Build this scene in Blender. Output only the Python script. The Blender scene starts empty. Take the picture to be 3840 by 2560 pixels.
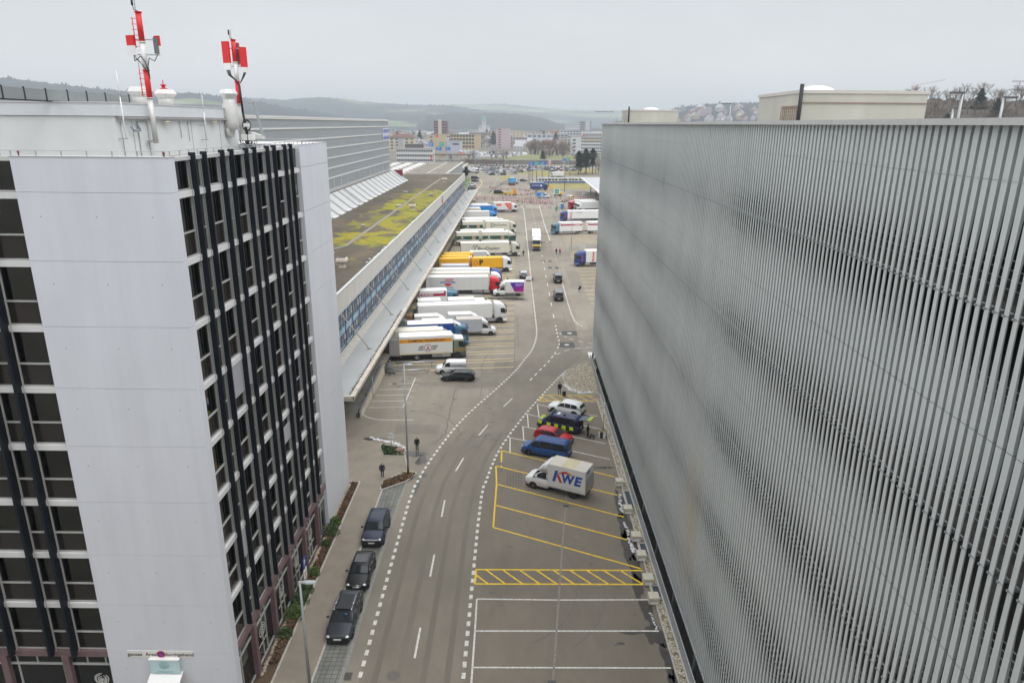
import bpy, bmesh, math, random
from mathutils import Vector, Matrix
random.seed(11)
S = bpy.context.scene
COL = S.collection
PI = math.pi
R = math.radians

# ------------------------------------------------------------------ camera
cd = bpy.data.cameras.new('camera')
cam = bpy.data.objects.new('camera', cd)
COL.objects.link(cam)
S.camera = cam
cd.sensor_width = 36.0
cd.lens = 24.60
cd.clip_start = 0.5
cd.clip_end = 30000
CAMZ = 34.5
_r = ((0.99995003, 0.00916254, -0.00399895), (0.00653605, -0.29649917, 0.95501074), (0.00756464, -0.95498916, -0.29654424))
cam.matrix_world = Matrix(((_r[0][0], -_r[0][1], -_r[0][2], 0), (_r[1][0], -_r[1][1], -_r[1][2], 0),
                           (_r[2][0], -_r[2][1], -_r[2][2], CAMZ), (0, 0, 0, 1)))

# ------------------------------------------------------------------ world: overcast sky
SUN_EL, SUN_AZ = 55, 125
W = bpy.data.worlds.new('World')
S.world = W
W.use_nodes = True
wn, wl = W.node_tree.nodes, W.node_tree.links
bg = wn['Background']
bg.inputs['Strength'].default_value = 1.0
sky = wn.new('ShaderNodeTexSky')
sky.sky_type = 'NISHITA'
sky.sun_disc = False
sky.sun_elevation = R(SUN_EL)
sky.sun_rotation = R(SUN_AZ)
sky.altitude = 450
sc_ = wn.new('ShaderNodeVectorMath'); sc_.operation = 'SCALE'; sc_.inputs['Scale'].default_value = 0.07
wl.new(sky.outputs['Color'], sc_.inputs[0])
tc = wn.new('ShaderNodeTexCoord')
sep = wn.new('ShaderNodeSeparateXYZ'); wl.new(tc.outputs['Generated'], sep.inputs[0])
rmp = wn.new('ShaderNodeValToRGB')          # cloud deck: pale at the horizon, brighter overhead as an overcast sky is
cr = rmp.color_ramp
cr.elements[0].position = 0.0; cr.elements[0].color = (1.10, 1.07, 1.05, 1)
cr.elements[1].position = 1.0; cr.elements[1].color = (2.62, 2.62, 2.64, 1)
e = cr.elements.new(0.06); e.color = (1.02, 1.00, 0.99, 1)
e = cr.elements.new(0.20); e.color = (0.79, 0.82, 0.87, 1)
e = cr.elements.new(0.50); e.color = (1.82, 1.82, 1.84, 1)
wl.new(sep.outputs['Z'], rmp.inputs[0])
mp = wn.new('ShaderNodeMapping'); mp.inputs['Scale'].default_value = (1.4, 1.4, 5.0)
wl.new(tc.outputs['Generated'], mp.inputs['Vector'])
nz = wn.new('ShaderNodeTexNoise'); nz.inputs['Scale'].default_value = 1.6; nz.inputs['Detail'].default_value = 4
wl.new(mp.outputs['Vector'], nz.inputs['Vector'])
nm = wn.new('ShaderNodeMapRange'); nm.inputs['From Min'].default_value = 0.3; nm.inputs['From Max'].default_value = 0.7
nm.inputs['To Min'].default_value = 0.91; nm.inputs['To Max'].default_value = 1.05
wl.new(nz.outputs['Fac'], nm.inputs['Value'])
ml = wn.new('ShaderNodeVectorMath'); ml.operation = 'SCALE'
wl.new(rmp.outputs['Color'], ml.inputs[0]); wl.new(nm.outputs['Result'], ml.inputs['Scale'])
mx = wn.new('ShaderNodeMix'); mx.data_type = 'RGBA'; mx.inputs['Factor'].default_value = 0.90
wl.new(sc_.outputs[0], mx.inputs['A']); wl.new(ml.outputs[0], mx.inputs['B'])
wl.new(mx.outputs['Result'], bg.inputs['Color'])

sl = bpy.data.lights.new('sun', 'SUN')
sl.energy = 1.1
sl.angle = R(24)
sl.color = (1.0, 0.97, 0.93)
sun = bpy.data.objects.new('sun', sl)
COL.objects.link(sun)
sun.rotation_euler = (R(90 - SUN_EL), 0, R(180 - SUN_AZ))
sun.location = (0, -40, 120)
S.view_settings.view_transform = 'Standard'
S.view_settings.look = 'None'
S.view_settings.exposure = -0.08
S.view_settings.gamma = 1.0
S.view_settings.use_curve_mapping = False

# ------------------------------------------------------------------ materials
_M = {}
def mat(name, col=None, rough=0.6, metal=0.0, var=0.0, scale=1.0, bump=0.0, bscale=30.0, spec=0.5, coat=0.0, emit=0.0, stretch=None):
    if name in _M: return _M[name]
    m = bpy.data.materials.new(name); m.use_nodes = True
    _M[name] = m
    n, l = m.node_tree.nodes, m.node_tree.links
    b = n['Principled BSDF']
    b.inputs['Base Color'].default_value = (*col, 1)
    b.inputs['Roughness'].default_value = rough
    b.inputs['Metallic'].default_value = metal
    b.inputs['Specular IOR Level'].default_value = spec
    if coat: b.inputs['Coat Weight'].default_value = coat
    if emit:
        b.inputs['Emission Color'].default_value = (*col, 1); b.inputs['Emission Strength'].default_value = emit
    if var or bump:
        t = n.new('ShaderNodeTexCoord'); src = t.outputs['Object']
        if stretch:
            mpn = n.new('ShaderNodeMapping'); mpn.inputs['Scale'].default_value = stretch
            l.new(src, mpn.inputs['Vector']); src = mpn.outputs['Vector']
    if var:
        z = n.new('ShaderNodeTexNoise'); z.inputs['Scale'].default_value = scale; z.inputs['Detail'].default_value = 7
        z.inputs['Roughness'].default_value = 0.62
        l.new(src, z.inputs['Vector'])
        r = n.new('ShaderNodeValToRGB')
        r.color_ramp.elements[0].position = 0.3; r.color_ramp.elements[1].position = 0.7
        r.color_ramp.elements[0].color = (*[max(0, c * (1 - var)) for c in col], 1)
        r.color_ramp.elements[1].color = (*[min(1, c * (1 + var)) for c in col], 1)
        l.new(z.outputs['Fac'], r.inputs[0]); l.new(r.outputs['Color'], b.inputs['Base Color'])
    if bump:
        z2 = n.new('ShaderNodeTexNoise'); z2.inputs['Scale'].default_value = bscale; z2.inputs['Detail'].default_value = 4
        l.new(src, z2.inputs['Vector'])
        bp = n.new('ShaderNodeBump'); bp.inputs['Strength'].default_value = bump; bp.inputs['Distance'].default_value = 0.05
        l.new(z2.outputs['Fac'], bp.inputs['Height']); l.new(bp.outputs['Normal'], b.inputs['Normal'])
    return m

def nodes(m):
    return m.node_tree.nodes, m.node_tree.links, m.node_tree.nodes['Principled BSDF']
def noise(n, l, src, scale, detail=5, rough=0.6, stretch=None, dist=0.0):
    if stretch:
        q = n.new('ShaderNodeMapping'); q.inputs['Scale'].default_value = stretch
        l.new(src, q.inputs['Vector']); src = q.outputs['Vector']
    z = n.new('ShaderNodeTexNoise'); z.inputs['Scale'].default_value = scale; z.inputs['Detail'].default_value = detail
    z.inputs['Roughness'].default_value = rough; z.inputs['Distortion'].default_value = dist
    l.new(src, z.inputs['Vector']); return z.outputs['Fac']
def ramp(n, l, src, stops):
    r = n.new('ShaderNodeValToRGB')
    el = r.color_ramp.elements
    el[0].position, el[0].color = stops[0][0], (*stops[0][1], 1)
    el[1].position, el[1].color = stops[-1][0], (*stops[-1][1], 1)
    for p, c in stops[1:-1]:
        q = el.new(p); q.color = (*c, 1)
    l.new(src, r.inputs[0]); return r.outputs['Color']
def mixc(n, l, f, a, b, mode='MIX'):
    q = n.new('ShaderNodeMix'); q.data_type = 'RGBA'; q.blend_type = mode
    for s, v in ((q.inputs['Factor'], f), (q.inputs['A'], a), (q.inputs['B'], b)):
        if isinstance(v, (int, float)): s.default_value = v
        elif isinstance(v, tuple): s.default_value = (*v, 1)
        else: l.new(v, s)
    return q.outputs['Result']
def objco(n): return n.new('ShaderNodeTexCoord').outputs['Object']
G3 = lambda v: (v, v, v)

# asphalt with patches, wear and fine grain
def asphalt(name, base, warm=(1.0, 0.955, 0.88), stain=0.12):
    m = mat(name, tuple(base * w for w in warm), 0.85)
    n, l, b = nodes(m); c = objco(n)
    f1 = noise(n, l, c, 0.045, 6, 0.6); f2 = noise(n, l, c, 0.5, 5, 0.65, (1, 0.35, 1)); f3 = noise(n, l, c, 26, 3, 0.8)
    c1 = ramp(n, l, f1, [(0.30, tuple(base * 0.80 * w for w in warm)), (0.7, tuple(base * 1.18 * w for w in warm))])
    c2 = mixc(n, l, 0.75, c1, ramp(n, l, f2, [(0.3, G3(0.82)), (0.7, G3(1.10))]), 'MULTIPLY')
    c3 = mixc(n, l, 0.9, c2, ramp(n, l, f3, [(0.3, G3(0.80)), (0.72, G3(1.22))]), 'MULTIPLY')
    f4 = noise(n, l, c, 0.33, 8, 0.7, None, 1.2)
    c4 = mixc(n, l, 1.0, c3, ramp(n, l, f4, [(0.655, G3(1.0)), (0.72, G3(1 - stain)), (0.8, G3(1 - 2 * stain))]), 'MULTIPLY')
    l.new(c4, b.inputs['Base Color'])
    bp = n.new('ShaderNodeBump'); bp.inputs['Strength'].default_value = 0.35; bp.inputs['Distance'].default_value = 0.01
    l.new(f3, bp.inputs['Height']); l.new(bp.outputs['Normal'], b.inputs['Normal'])
    return m

# ------------------------------------------------------------------ mesh builder
class MB:
    def __init__(s, M=None):
        s.v, s.f, s.mi, s.sm = [], [], [], []
        s.M = M
    def add(s, verts, faces, m=0, smooth=False):
        b = len(s.v)
        for p in verts:
            p = Vector(p)
            s.v.append(s.M @ p if s.M is not None else p)
        for fc in faces:
            s.f.append([b + i for i in fc]); s.mi.append(m); s.sm.append(smooth)
        return s
    def box(s, x0, x1, y0, y1, z0, z1, m=0):
        return s.add([(x0, y0, z0), (x1, y0, z0), (x1, y1, z0), (x0, y1, z0), (x0, y0, z1), (x1, y0, z1), (x1, y1, z1), (x0, y1, z1)],
                     [(0, 3, 2, 1), (4, 5, 6, 7), (0, 1, 5, 4), (1, 2, 6, 5), (2, 3, 7, 6), (3, 0, 4, 7)], m)
    def bar(s, p, q, w, h, m=0):
        p, q = Vector(p), Vector(q); d = (q - p).normalized()
        up = Vector((0, 0, 1)) if abs(d.z) < 0.95 else Vector((0, 1, 0))
        a = d.cross(up).normalized() * (w / 2); u = a.cross(d).normalized() * (h / 2)
        return s.add([p - a - u, p + a - u, p + a + u, p - a + u, q - a - u, q + a - u, q + a + u, q - a + u],
                     [(0, 1, 2, 3), (7, 6, 5, 4), (0, 4, 5, 1), (1, 5, 6, 2), (2, 6, 7, 3), (3, 7, 4, 0)], m)
    def tube(s, p, q, r, n=8, m=0, r2=None, cap=True):
        p, q = Vector(p), Vector(q); d = (q - p)
        if d.length < 1e-6: return s
        d.normalize(); r2 = r if r2 is None else r2
        up = Vector((0, 0, 1)) if abs(d.z) < 0.9 else Vector((1, 0, 0))
        a = d.cross(up).normalized(); u = a.cross(d)
        vs = []
        for c, rr in ((p, r), (q, r2)):
            for i in range(n):
                t = 2 * PI * i / n
                vs.append(c + (a * math.cos(t) + u * math.sin(t)) * rr)
        fs = [(i, (i + 1) % n, n + (i + 1) % n, n + i) for i in range(n)]
        s.add(vs, fs, m, n > 5)
        if cap:
            b = len(s.v) - 2 * n
            s.f.append([b + i for i in range(n)][::-1]); s.mi.append(m); s.sm.append(False)
            s.f.append([b + n + i for i in range(n)]); s.mi.append(m); s.sm.append(False)
        return s
    def path(s, pts, r, n=6, m=0):
        for a, b in zip(pts, pts[1:]): s.tube(a, b, r, n, m)
        return s
    def prism(s, poly, axis, a, b, m=0):
        n = len(poly)
        mk = {'y': lambda u, v, t: (u, t, v), 'x': lambda u, v, t: (t, u, v), 'z': lambda u, v, t: (u, v, t)}[axis]
        vs = [mk(u, v, a) for u, v in poly] + [mk(u, v, b) for u, v in poly]
        return s.add(vs, [tuple(range(n))[::-1], tuple(range(n, 2 * n))] + [(i, (i + 1) % n, n + (i + 1) % n, n + i) for i in range(n)], m)
    def loft(s, secs, m=0, cap=True, closed=True, smooth=True):
        k = len(secs[0]); vs = [p for q in secs for p in q]; fs = []
        for i in range(len(secs) - 1):
            for j in range(k if closed else k - 1):
                fs.append((i * k + j, i * k + (j + 1) % k, (i + 1) * k + (j + 1) % k, (i + 1) * k + j))
        s.add(vs, fs, m, smooth)
        if cap:
            b = len(s.v) - len(vs)
            for q in (list(range(k))[::-1], [(len(secs) - 1) * k + i for i in range(k)]):
                s.f.append([b + i for i in q]); s.mi.append(m); s.sm.append(False)
        return s
    def quad(s, a, b, c, d, m=0): return s.add([a, b, c, d], [(0, 1, 2, 3)], m)
    def sheet(s, pts, z, m=0): return s.add([(p[0], p[1], z) for p in pts], [tuple(range(len(pts)))], m)
    def strip(s, pts, w, z, m=0):
        # a painted line of width w along a polyline on the ground
        P = [Vector((p[0], p[1], 0)) for p in pts]; L = []; Rr = []
        for i, p in enumerate(P):
            d = (P[min(i + 1, len(P) - 1)] - P[max(i - 1, 0)]).normalized(); nn = Vector((-d.y, d.x, 0)) * (w / 2)
            L.append((p.x + nn.x, p.y + nn.y, z)); Rr.append((p.x - nn.x, p.y - nn.y, z))
        for i in range(len(P) - 1): s.add([L[i], Rr[i], Rr[i + 1], L[i + 1]], [(0, 1, 2, 3)], m)
        return s
    def ball(s, c, r, m=0, sx=1, sy=1, sz=1, n=8, k=6, jit=0.0):
        vs = []; c = Vector(c)
        for i in range(k + 1):
            th = PI * i / k
            for j in range(n):
                ph = 2 * PI * j / n; rr = r * (1 + random.uniform(-jit, jit))
                vs.append(c + Vector((sx * rr * math.sin(th) * math.cos(ph), sy * rr * math.sin(th) * math.sin(ph), sz * rr * math.cos(th))))
        fs = [(i * n + j, (i + 1) * n + j, (i + 1) * n + (j + 1) % n, i * n + (j + 1) % n) for i in range(k) for j in range(n)]
        return s.add(vs, fs, m, True)
    def mesh(s, name, mats, bevel=0.0, seg=2):
        me = bpy.data.meshes.new(name)
        me.from_pydata([tuple(v) for v in s.v], [], s.f)
        for m in (mats if isinstance(mats, (list, tuple)) else [mats]): me.materials.append(m)
        me.polygons.foreach_set('material_index', s.mi)
        me.polygons.foreach_set('use_smooth', s.sm)
        bm = bmesh.new(); bm.from_mesh(me)
        if len(bm.faces) < 60000:
            bmesh.ops.recalc_face_normals(bm, faces=bm.faces)
        if bevel:
            bmesh.ops.bevel(bm, geom=list(bm.edges), offset=bevel, segments=seg, profile=0.6, affect='EDGES', clamp_overlap=True)
        bm.to_mesh(me); bm.free(); me.update()
        return me
    def build(s, name, mats, parent=None, bevel=0.0, seg=2):
        o = bpy.data.objects.new(name, s.mesh(name, mats, bevel, seg))
        COL.objects.link(o)
        if parent: o.parent = parent
        return o

def thing(name, label, cat, loc=(0, 0, 0), rz=0.0, group=None):
    o = bpy.data.objects.new(name, None); COL.objects.link(o)
    o.empty_display_size = 0.3
    o.location = loc; o.rotation_euler = (0, 0, rz)
    return tag(o, label, cat, group)
def tag(o, label, cat, group=None):
    o['label'] = label; o['category'] = cat
    if group: o['group'] = group
    return o
def struct(o): o['kind'] = 'structure'; return o
def stuff(o, label, cat):
    o['kind'] = 'stuff'; o['label'] = label; o['category'] = cat; return o
def inst(me, name, parent=None, loc=(0, 0, 0), rot=(0, 0, 0), sc=(1, 1, 1)):
    o = bpy.data.objects.new(name, me); COL.objects.link(o)
    if parent: o.parent = parent
    o.location = loc; o.rotation_euler = rot; o.scale = sc
    return o
_KIDS = {}
def dup(root, loc, rz=None, label=None, sc=None):
    r = root.copy(); COL.objects.link(r); r.location = loc
    if rz is not None: r.rotation_euler = (0, 0, rz)
    if label: r['label'] = label
    if sc is not None: r.scale = (sc, sc, sc) if isinstance(sc, (int, float)) else sc
    if root.name not in _KIDS:
        _KIDS[root.name] = [(c, list(c.children)) for c in root.children]
    for c0, gs in _KIDS[root.name]:
        c = c0.copy(); COL.objects.link(c); c.parent = r
        for g0 in gs:
            d = g0.copy(); COL.objects.link(d); d.parent = c
    return r

# lettering: text turned into thin meshes once, at the start
_T = {}
def text_mesh(txt, m, bold=0.0, shear=0.0, space=1.0):
    key = (txt, m.name, bold, shear)
    if key in _T: return _T[key]
    cu = bpy.data.curves.new('lettering', 'FONT'); cu.body = txt; cu.size = 1.0; cu.align_x = 'CENTER'; cu.align_y = 'CENTER'
    cu.extrude = 0.004; cu.offset = bold; cu.shear = shear; cu.space_character = space; cu.resolution_u = 3
    o = bpy.data.objects.new('lettering', cu); COL.objects.link(o)
    me = bpy.data.meshes.new_from_object(o.evaluated_get(bpy.context.evaluated_depsgraph_get()))
    me.materials.clear(); me.materials.append(m); me.name = 'lettering'
    bpy.data.objects.remove(o); bpy.data.curves.remove(cu)
    _T[key] = me
    return me
FACE = {'-y': (PI / 2, 0, 0), '+y': (PI / 2, 0, PI), '+x': (PI / 2, 0, PI / 2), '-x': (PI / 2, 0, -PI / 2), 'up': (0, 0, 0)}
def letter(txt, m, parent, loc, size, face='-y', bold=0.0, shear=0.0, sx=1.0, roll=0.0, name='lettering'):
    rot = FACE[face]
    o = inst(text_mesh(txt, m, bold, shear), name, parent, loc, rot, (size * sx, size, 1.0))
    if roll:
        o.rotation_euler = (Matrix.Rotation(rot[2], 3, 'Z') @ Matrix.Rotation(rot[0], 3, 'X') @ Matrix.Rotation(roll, 3, 'Z')).to_euler()
    return o
WHITE = mat('white_paint', (0.78, 0.78, 0.77), 0.45)
INK = mat('black_ink', (0.015, 0.015, 0.016), 0.5)
BLACK = mat('black_plastic', (0.02, 0.02, 0.022), 0.55)
RUBBER = mat('tyre_rubber', (0.022, 0.022, 0.023), 0.85)
STEEL = mat('galvanised_steel', (0.42, 0.44, 0.45), 0.45, 0.6, 0.12, 4)
CONC = mat('concrete', (0.42, 0.40, 0.36), 0.85, 0, 0.16, 1.2, 0.2, 20)
GLASSD = mat('dark_glass', (0.012, 0.014, 0.016), 0.06, 0, spec=0.6)
CARGLASS = mat('car_glass', (0.02, 0.026, 0.03), 0.05, 0, spec=0.6)
CHROME = mat('chrome', (0.75, 0.76, 0.78), 0.2, 1.0)
RIM = mat('alloy_rim', (0.55, 0.56, 0.58), 0.35, 0.7)
RED = mat('red_paint', (0.62, 0.012, 0.02), 0.4)
YEL = mat('yellow_paint', (0.80, 0.50, 0.015), 0.45)
# ================================================================== GROUND
gm = mat('field_ground', (0.16, 0.16, 0.10), 0.95)
n, l, b = nodes(gm); c = objco(n)
cc = ramp(n, l, noise(n, l, c, 0.008, 6, 0.65), [(0.32, (0.13, 0.12, 0.105)), (0.5, (0.16, 0.155, 0.125)), (0.62, (0.10, 0.095, 0.085)), (0.75, (0.26, 0.26, 0.26))])
l.new(cc, b.inputs['Base Color'])
g = MB()
gx = [-9000, -2500, -900, -300, -60, -19.0, 11.55, 60, 300, 900, 2500, 9000]
gy = [-2000, -300, -20, 0, 106, 470, 900, 1400, 2500, 4500, 9500]
def hole(x, y): return 11.55 <= x < 60 and 0 <= y < 106
for i in range(len(gx) - 1):
    for j in range(len(gy) - 1):
        if hole(gx[i], gy[j]): continue
        g.quad((gx[i], gy[j], -0.06), (gx[i + 1], gy[j], -0.06), (gx[i + 1], gy[j + 1], -0.06), (gx[i], gy[j + 1], -0.06))
struct(g.build('ground', gm))
A_YARD = asphalt('asphalt_yard', 0.235, (1.0, 0.90, 0.73))
A_ROAD = asphalt('asphalt_road', 0.205, (1.0, 0.89, 0.715), 0.06)
A_PARK = asphalt('asphalt_parking', 0.185, (1.0, 0.87, 0.69), 0.16)
y = MB()
for a in ((-24.0, -20, 11.55, 106), (-24.0, 106, 62, 372), (-38, 372, 62, 470), (-60, 470, 80, 640)):
    y.sheet([(a[0], a[1]), (a[2], a[1]), (a[2], a[3]), (a[0], a[3])], 0)
struct(y.build('asphalt_yard', A_YARD))

LD = [(-9.9, 20), (-9.91, 39.7), (-9.94, 45.9), (-9.97, 52), (-9.97, 58.94), (-9.83, 62.05), (-9.45, 65.02), (-8.92, 68.01), (-8.28, 71.03), (-7.61, 74.01), (-6.82, 77.03), (-5.91, 79.99), (-4.86, 82.94), (-3.78, 85.82), (-2.64, 88.72), (-1.57, 91.66), (-0.55, 94.49), (0.6, 98.2), (1.55, 102.0), (2.3, 104.6), (2.9, 107.3), (3.4, 111), (3.71, 114.5), (3.84, 119.1), (3.8, 126), (3.76, 133.5), (3.72, 143.8), (3.66, 155), (3.63, 170.4), (3.63, 187)]
RD = [(-3.15, 20), (-3.16, 42), (-3.17, 49.1), (-3.17, 55.1), (-3.1, 60.2), (-3.0, 62), (-2.82, 63.14), (-2.41, 66.16), (-1.91, 69.13), (-1.23, 72.02), (-0.39, 75.0), (0.77, 78.72), (2.1, 82.65), (3.13, 85.57), (4.21, 88.46), (5.31, 91.29), (6.07, 93.36), (6.84, 95.29), (7.35, 96.4)]
FR = [(10.61, 217), (10.62, 190), (10.65, 168.2), (10.72, 156), (10.68, 147.2), (10.66, 137), (10.76, 128.6), (10.98, 124.06), (11.54, 121.8), (12.18, 120.7)]
r = MB()
NR = list(zip(LD[:22], [(-3.15, 20), (-3.16, 42), (-3.17, 46), (-3.17, 53), (-3.1, 60.2), (-3.0, 62), (-2.6, 65), (-2.1, 68), (-1.5, 71.), (-0.68, 74.0), (0.25, 77), (1.2, 80.0), (2.2, 83), (3.2, 85.8), (4.3, 88.7), (5.4, 91.5), (6.5, 94.5), (8.0, 98.2), (9.6, 101.5), (10.6, 104), (10.7, 107.3), (10.72, 111)]))
for (a, b2), (c2, d2) in zip(NR, NR[1:]):
    r.add([(*a, .004), (*b2, .004), (*d2, .004), (*c2, .004)], [(0, 1, 2, 3)])
r.add([(3.4, 111, .004), (10.72, 111, .004), (10.65, 217, .004), (3.63, 217, .004)], [(0, 1, 2, 3)])
r.add([(3.63, 217, .004), (10.61, 217, .004), (10.3, 318, .004), (2.8, 318, .004)], [(0, 1, 2, 3)])
struct(r.build('road', A_ROAD))
p = MB()
p.sheet([(-3.15, 20), (10.9, 20), (10.9, 84.5), (2.9, 84.5), (2.1, 82.65), (0.77, 78.72), (-0.39, 75), (-1.23, 72), (-1.91, 69.1), (-2.41, 66.16), (-3.0, 62), (-3.17, 55)], 0.006)
struct(p.build('parking_lot', A_PARK))

# ---- painted markings
PW = mat('road_paint_white', (0.60, 0.59, 0.55), 0.7, 0, 0.34, 5.0)
PY = mat('road_paint_yellow', (0.74, 0.50, 0.02), 0.7, 0, 0.3, 4.0)
PYP = mat('road_paint_worn_yellow', (0.78, 0.58, 0.24), 0.75, 0, 0.22, 1.5)
def along(poly, step):
    out = []; acc = 0.0
    for a, b in zip(poly, poly[1:]):
        a, b = Vector(a), Vector(b); L = (b - a).length; t = acc
        while t < L:
            out.append((a + (b - a) * (t / L), (b - a).normalized())); t += step
        acc = t - L
    return out
def dashes(m, poly, w, dash, step, z=0.012):
    for q, d in along(poly, step):
        e2 = q + d * dash; m.strip([(q.x, q.y), (e2.x, e2.y)], w, z)
k = MB(); dashes(k, LD, 0.26, 0.52, 1.0); dashes(k, RD, 0.26, 0.52, 1.0); dashes(k, FR[2:], 0.24, 0.55, 1.0)
k.strip([(3.63, 187), (3.61, 190), (3.54, 223), (3.45, 265), (3.23, 302), (2.6, 309.5), (1.2, 312)], 0.2, 0.012)
k.strip([(10.28, 316), (10.29, 259), (10.61, 217)], 0.2, 0.012)
struct(k.build('edge_line', PW))
k = MB()
for q in ((59.6, 56.6), (50.7, 47.7), (41.8, 38.8), (32.9, 29.9)): k.strip([(-6.58, q[0]), (-6.58, q[1])], 0.15, 0.012)
for a, b2 in (((-5.43, 68.45), (-6.02, 65.52)), ((-3.16, 77.24), (-4.08, 74.26)), ((-.26, 85.85), (-1.38, 82.92))): k.strip([a, b2], 0.15, 0.012)
for q in ((5.81, 103.16), (5.2, 101.08), (4.5, 99.12), (3.8, 97.28), (3.07, 95.19), (2.34, 93.17)): k.strip([(q[0] - .16, q[1] - .5), (q[0] + .18, q[1] + .5)], 0.2, 0.012)
for q in ((7.38, 111.9), (7.33, 114), (7.3, 116.2), (7.3, 118.3), (7.3, 120.6), (6.98, 108), (6.4, 105.1), (7.3, 109.8)): k.strip([(q[0] - .06, q[1] - .5), (q[0] + .06, q[1] + .5)], 0.2, 0.012)
for q in range(12): k.strip([(7.27, 126 + q * 9), (7.26, 129 + q * 9)], 0.15, 0.012)
for q in range(9): k.strip([(7.2 - .06 * q, 236 + q * 9), (7.15 - .06 * q, 239 + q * 9)], 0.15, 0.012)
for poly in ([(7.71, 116.3), (7.96, 115.46)], [(8.36, 114.46), (8.79, 113.87)], [(9.19, 113.09), (9.88, 112.34)], [(10.57, 111.7), (11.31, 111.1)], [(12.05, 110.57), (12.9, 110.2)],
             [(11.59, 108.1), (12.6, 108.36)], [(9.55, 107.4), (10.63, 107.76)], [(7.88, 106.1), (8.75, 106.85)], [(6.55, 104.5), (7.23, 105.13)]): k.strip(poly, 0.16, 0.012)
struct(k.build('lane_line', PW))
# bays to the right of the road
k = MB()
for poly in ([(3.09, 79.85), (2.98, 83.88), (5.22, 82.67), (10.36, 80.19)], [(1.72, 76.62), (1.65, 80.62), (3.09, 79.85), (10.36, 76.33)], [(1.13, 73.08), (1.05, 76.9), (1.72, 76.62), (10.38, 72.41)],
             [(-.41, 69.92), (-.45, 73.73), (1.13, 73.08), (10.38, 68.51)], [(10.32, 45.15), (3.5, 45.0), (-2.71, 45.02), (-2.65, 41.55), (-2.6, 36), (-2.6, 20)], [(-2.65, 41.5), (10.47, 41.7)], [(-2.61, 38.0), (10.6, 38.15)],
             [(-2.6, 34.5), (10.7, 34.6)]):
    for a, b2 in zip(poly, poly[1:]): k.strip([a, b2], 0.13, 0.014)
struct(k.build('parking_line', PW))
k = MB()
for poly in ([(-1.3, 66.5), (-1.34, 70.4), (-.78, 70.04), (10.35, 64.61)], [(-1.69, 62.82), (-1.87, 66.75), (-.73, 66.16), (10.15, 60.88)], [(-1.74, 58.78), (-1.69, 62.82), (10.2, 56.9)],
             [(-1.78, 54.92), (-1.74, 58.78), (9.9, 53.2)], [(-1.78, 54.92), (10.41, 49.07)], [(-2.96, 48.7), (10.54, 48.8)], [(-2.96, 46.84), (10.4, 47.0)], [(-2.96, 46.8), (-2.96, 48.75)]):
    for a, b2 in zip(poly, poly[1:]): k.strip([a, b2], 0.16, 0.014)
for i in range(9): k.strip([(-2.17 + i * 1.37, 48.68), (-.58 + i * 1.37, 46.9)], 0.14, 0.016)
k.strip([(-2.95, 48.0), (-1.95, 46.9)], 0.14, 0.016)
for poly in ([(3.21, 85.03), (3.95, 87.04), (10.58, 87.1)], [(3.21, 85.03), (10.5, 85.2)]):
    for a, b2 in zip(poly, poly[1:]): k.strip([a, b2], 0.16, 0.014)
for i in range(5): k.strip([(4.6 + i * 1.3, 87.0), (5.75 + i * 1.3, 85.15)], 0.13, 0.016)
k.strip([(3.6, 86.2), (4.5, 85.15)], 0.13, 0.016)
struct(k.build('yellow_line', PY))
# dock bays on the left, right-hand bays
k = MB(); t8 = math.tan(R(8))
for i in range(-1, 49):
    for dz in (0, 1.24):
        yy = 98.32 + 3.93 * i + 2.72 + dz
        if yy < 98 or yy > 283: continue
        k.strip([(-0.12, yy), (-18.2, yy - 18.1 * t8)], 0.15, 0.01)
for i in range(28):
    for dz in (0, 1.2):
        yy = 136.7 + i * 3.98 + dz
        k.strip([(15.2, yy), (34, yy + 18.8 * t8)], 0.15, 0.01)
struct(k.build('dock_line', PYP))
k = MB()
for poly in ([(-14.06, 93.25), (-14.14, 82.46), (-18.42, 82.22)], [(-17.42, 90.67), (-14.17, 91.03)], [(-18.3, 88.5), (-14.16, 88.9)], [(-18.41, 86.4), (-14.24, 86.8)], [(-18.45, 84.3), (-14.26, 84.7)],
             [(-19.47, 81.55), (-18.78, 80.08), (-18.02, 79.18), (-16.85, 78.56), (-15.79, 78.4), (-12.29, 78.54)], [(-19.61, 74.79), (-18.58, 73.76), (-17.73, 72.98), (-16.6, 72.34)]): k.strip(poly, 0.12, 0.012)
for i in range(5): k.strip([(-13.9, 92.5 - 2.15 * i), (-13.3, 92.6 - 2.15 * i)], 0.1, 0.012)
struct(k.build('bay_line', PW))
# tar seams, repair patches, stains, puddles
TAR = mat('tar_seam', (0.075, 0.07, 0.065), 0.7)
k = MB()
def crack(pts, w=0.06, j=0.12, z=0.009):
    q = []
    for a, b2 in zip(pts, pts[1:]):
        nn = max(2, int((Vector(b2) - Vector(a)).length / 0.5))
        for i in range(nn):
            t = i / nn; q.append((a[0] + (b2[0] - a[0]) * t + random.uniform(-j, j), a[1] + (b2[1] - a[1]) * t + random.uniform(-j, j)))
    q.append(pts[-1]); k.strip(q, w, z)
crack([(-8.0, 89.3), (-8.0, 85.4), (-8.03, 82.5), (-8.06, 78.25), (-7.96, 75.06), (-8.73, 72.5)], 0.09)
crack([(-8.73, 72.5), (-9.3, 72.0)], 0.07); crack([(-4.2, 104.5), (-4.9, 98.5), (-4.6, 95), (-5.6, 91.6)], 0.08); crack([(-4.4, 91), (-4.5, 86.5)], 0.06)
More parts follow.
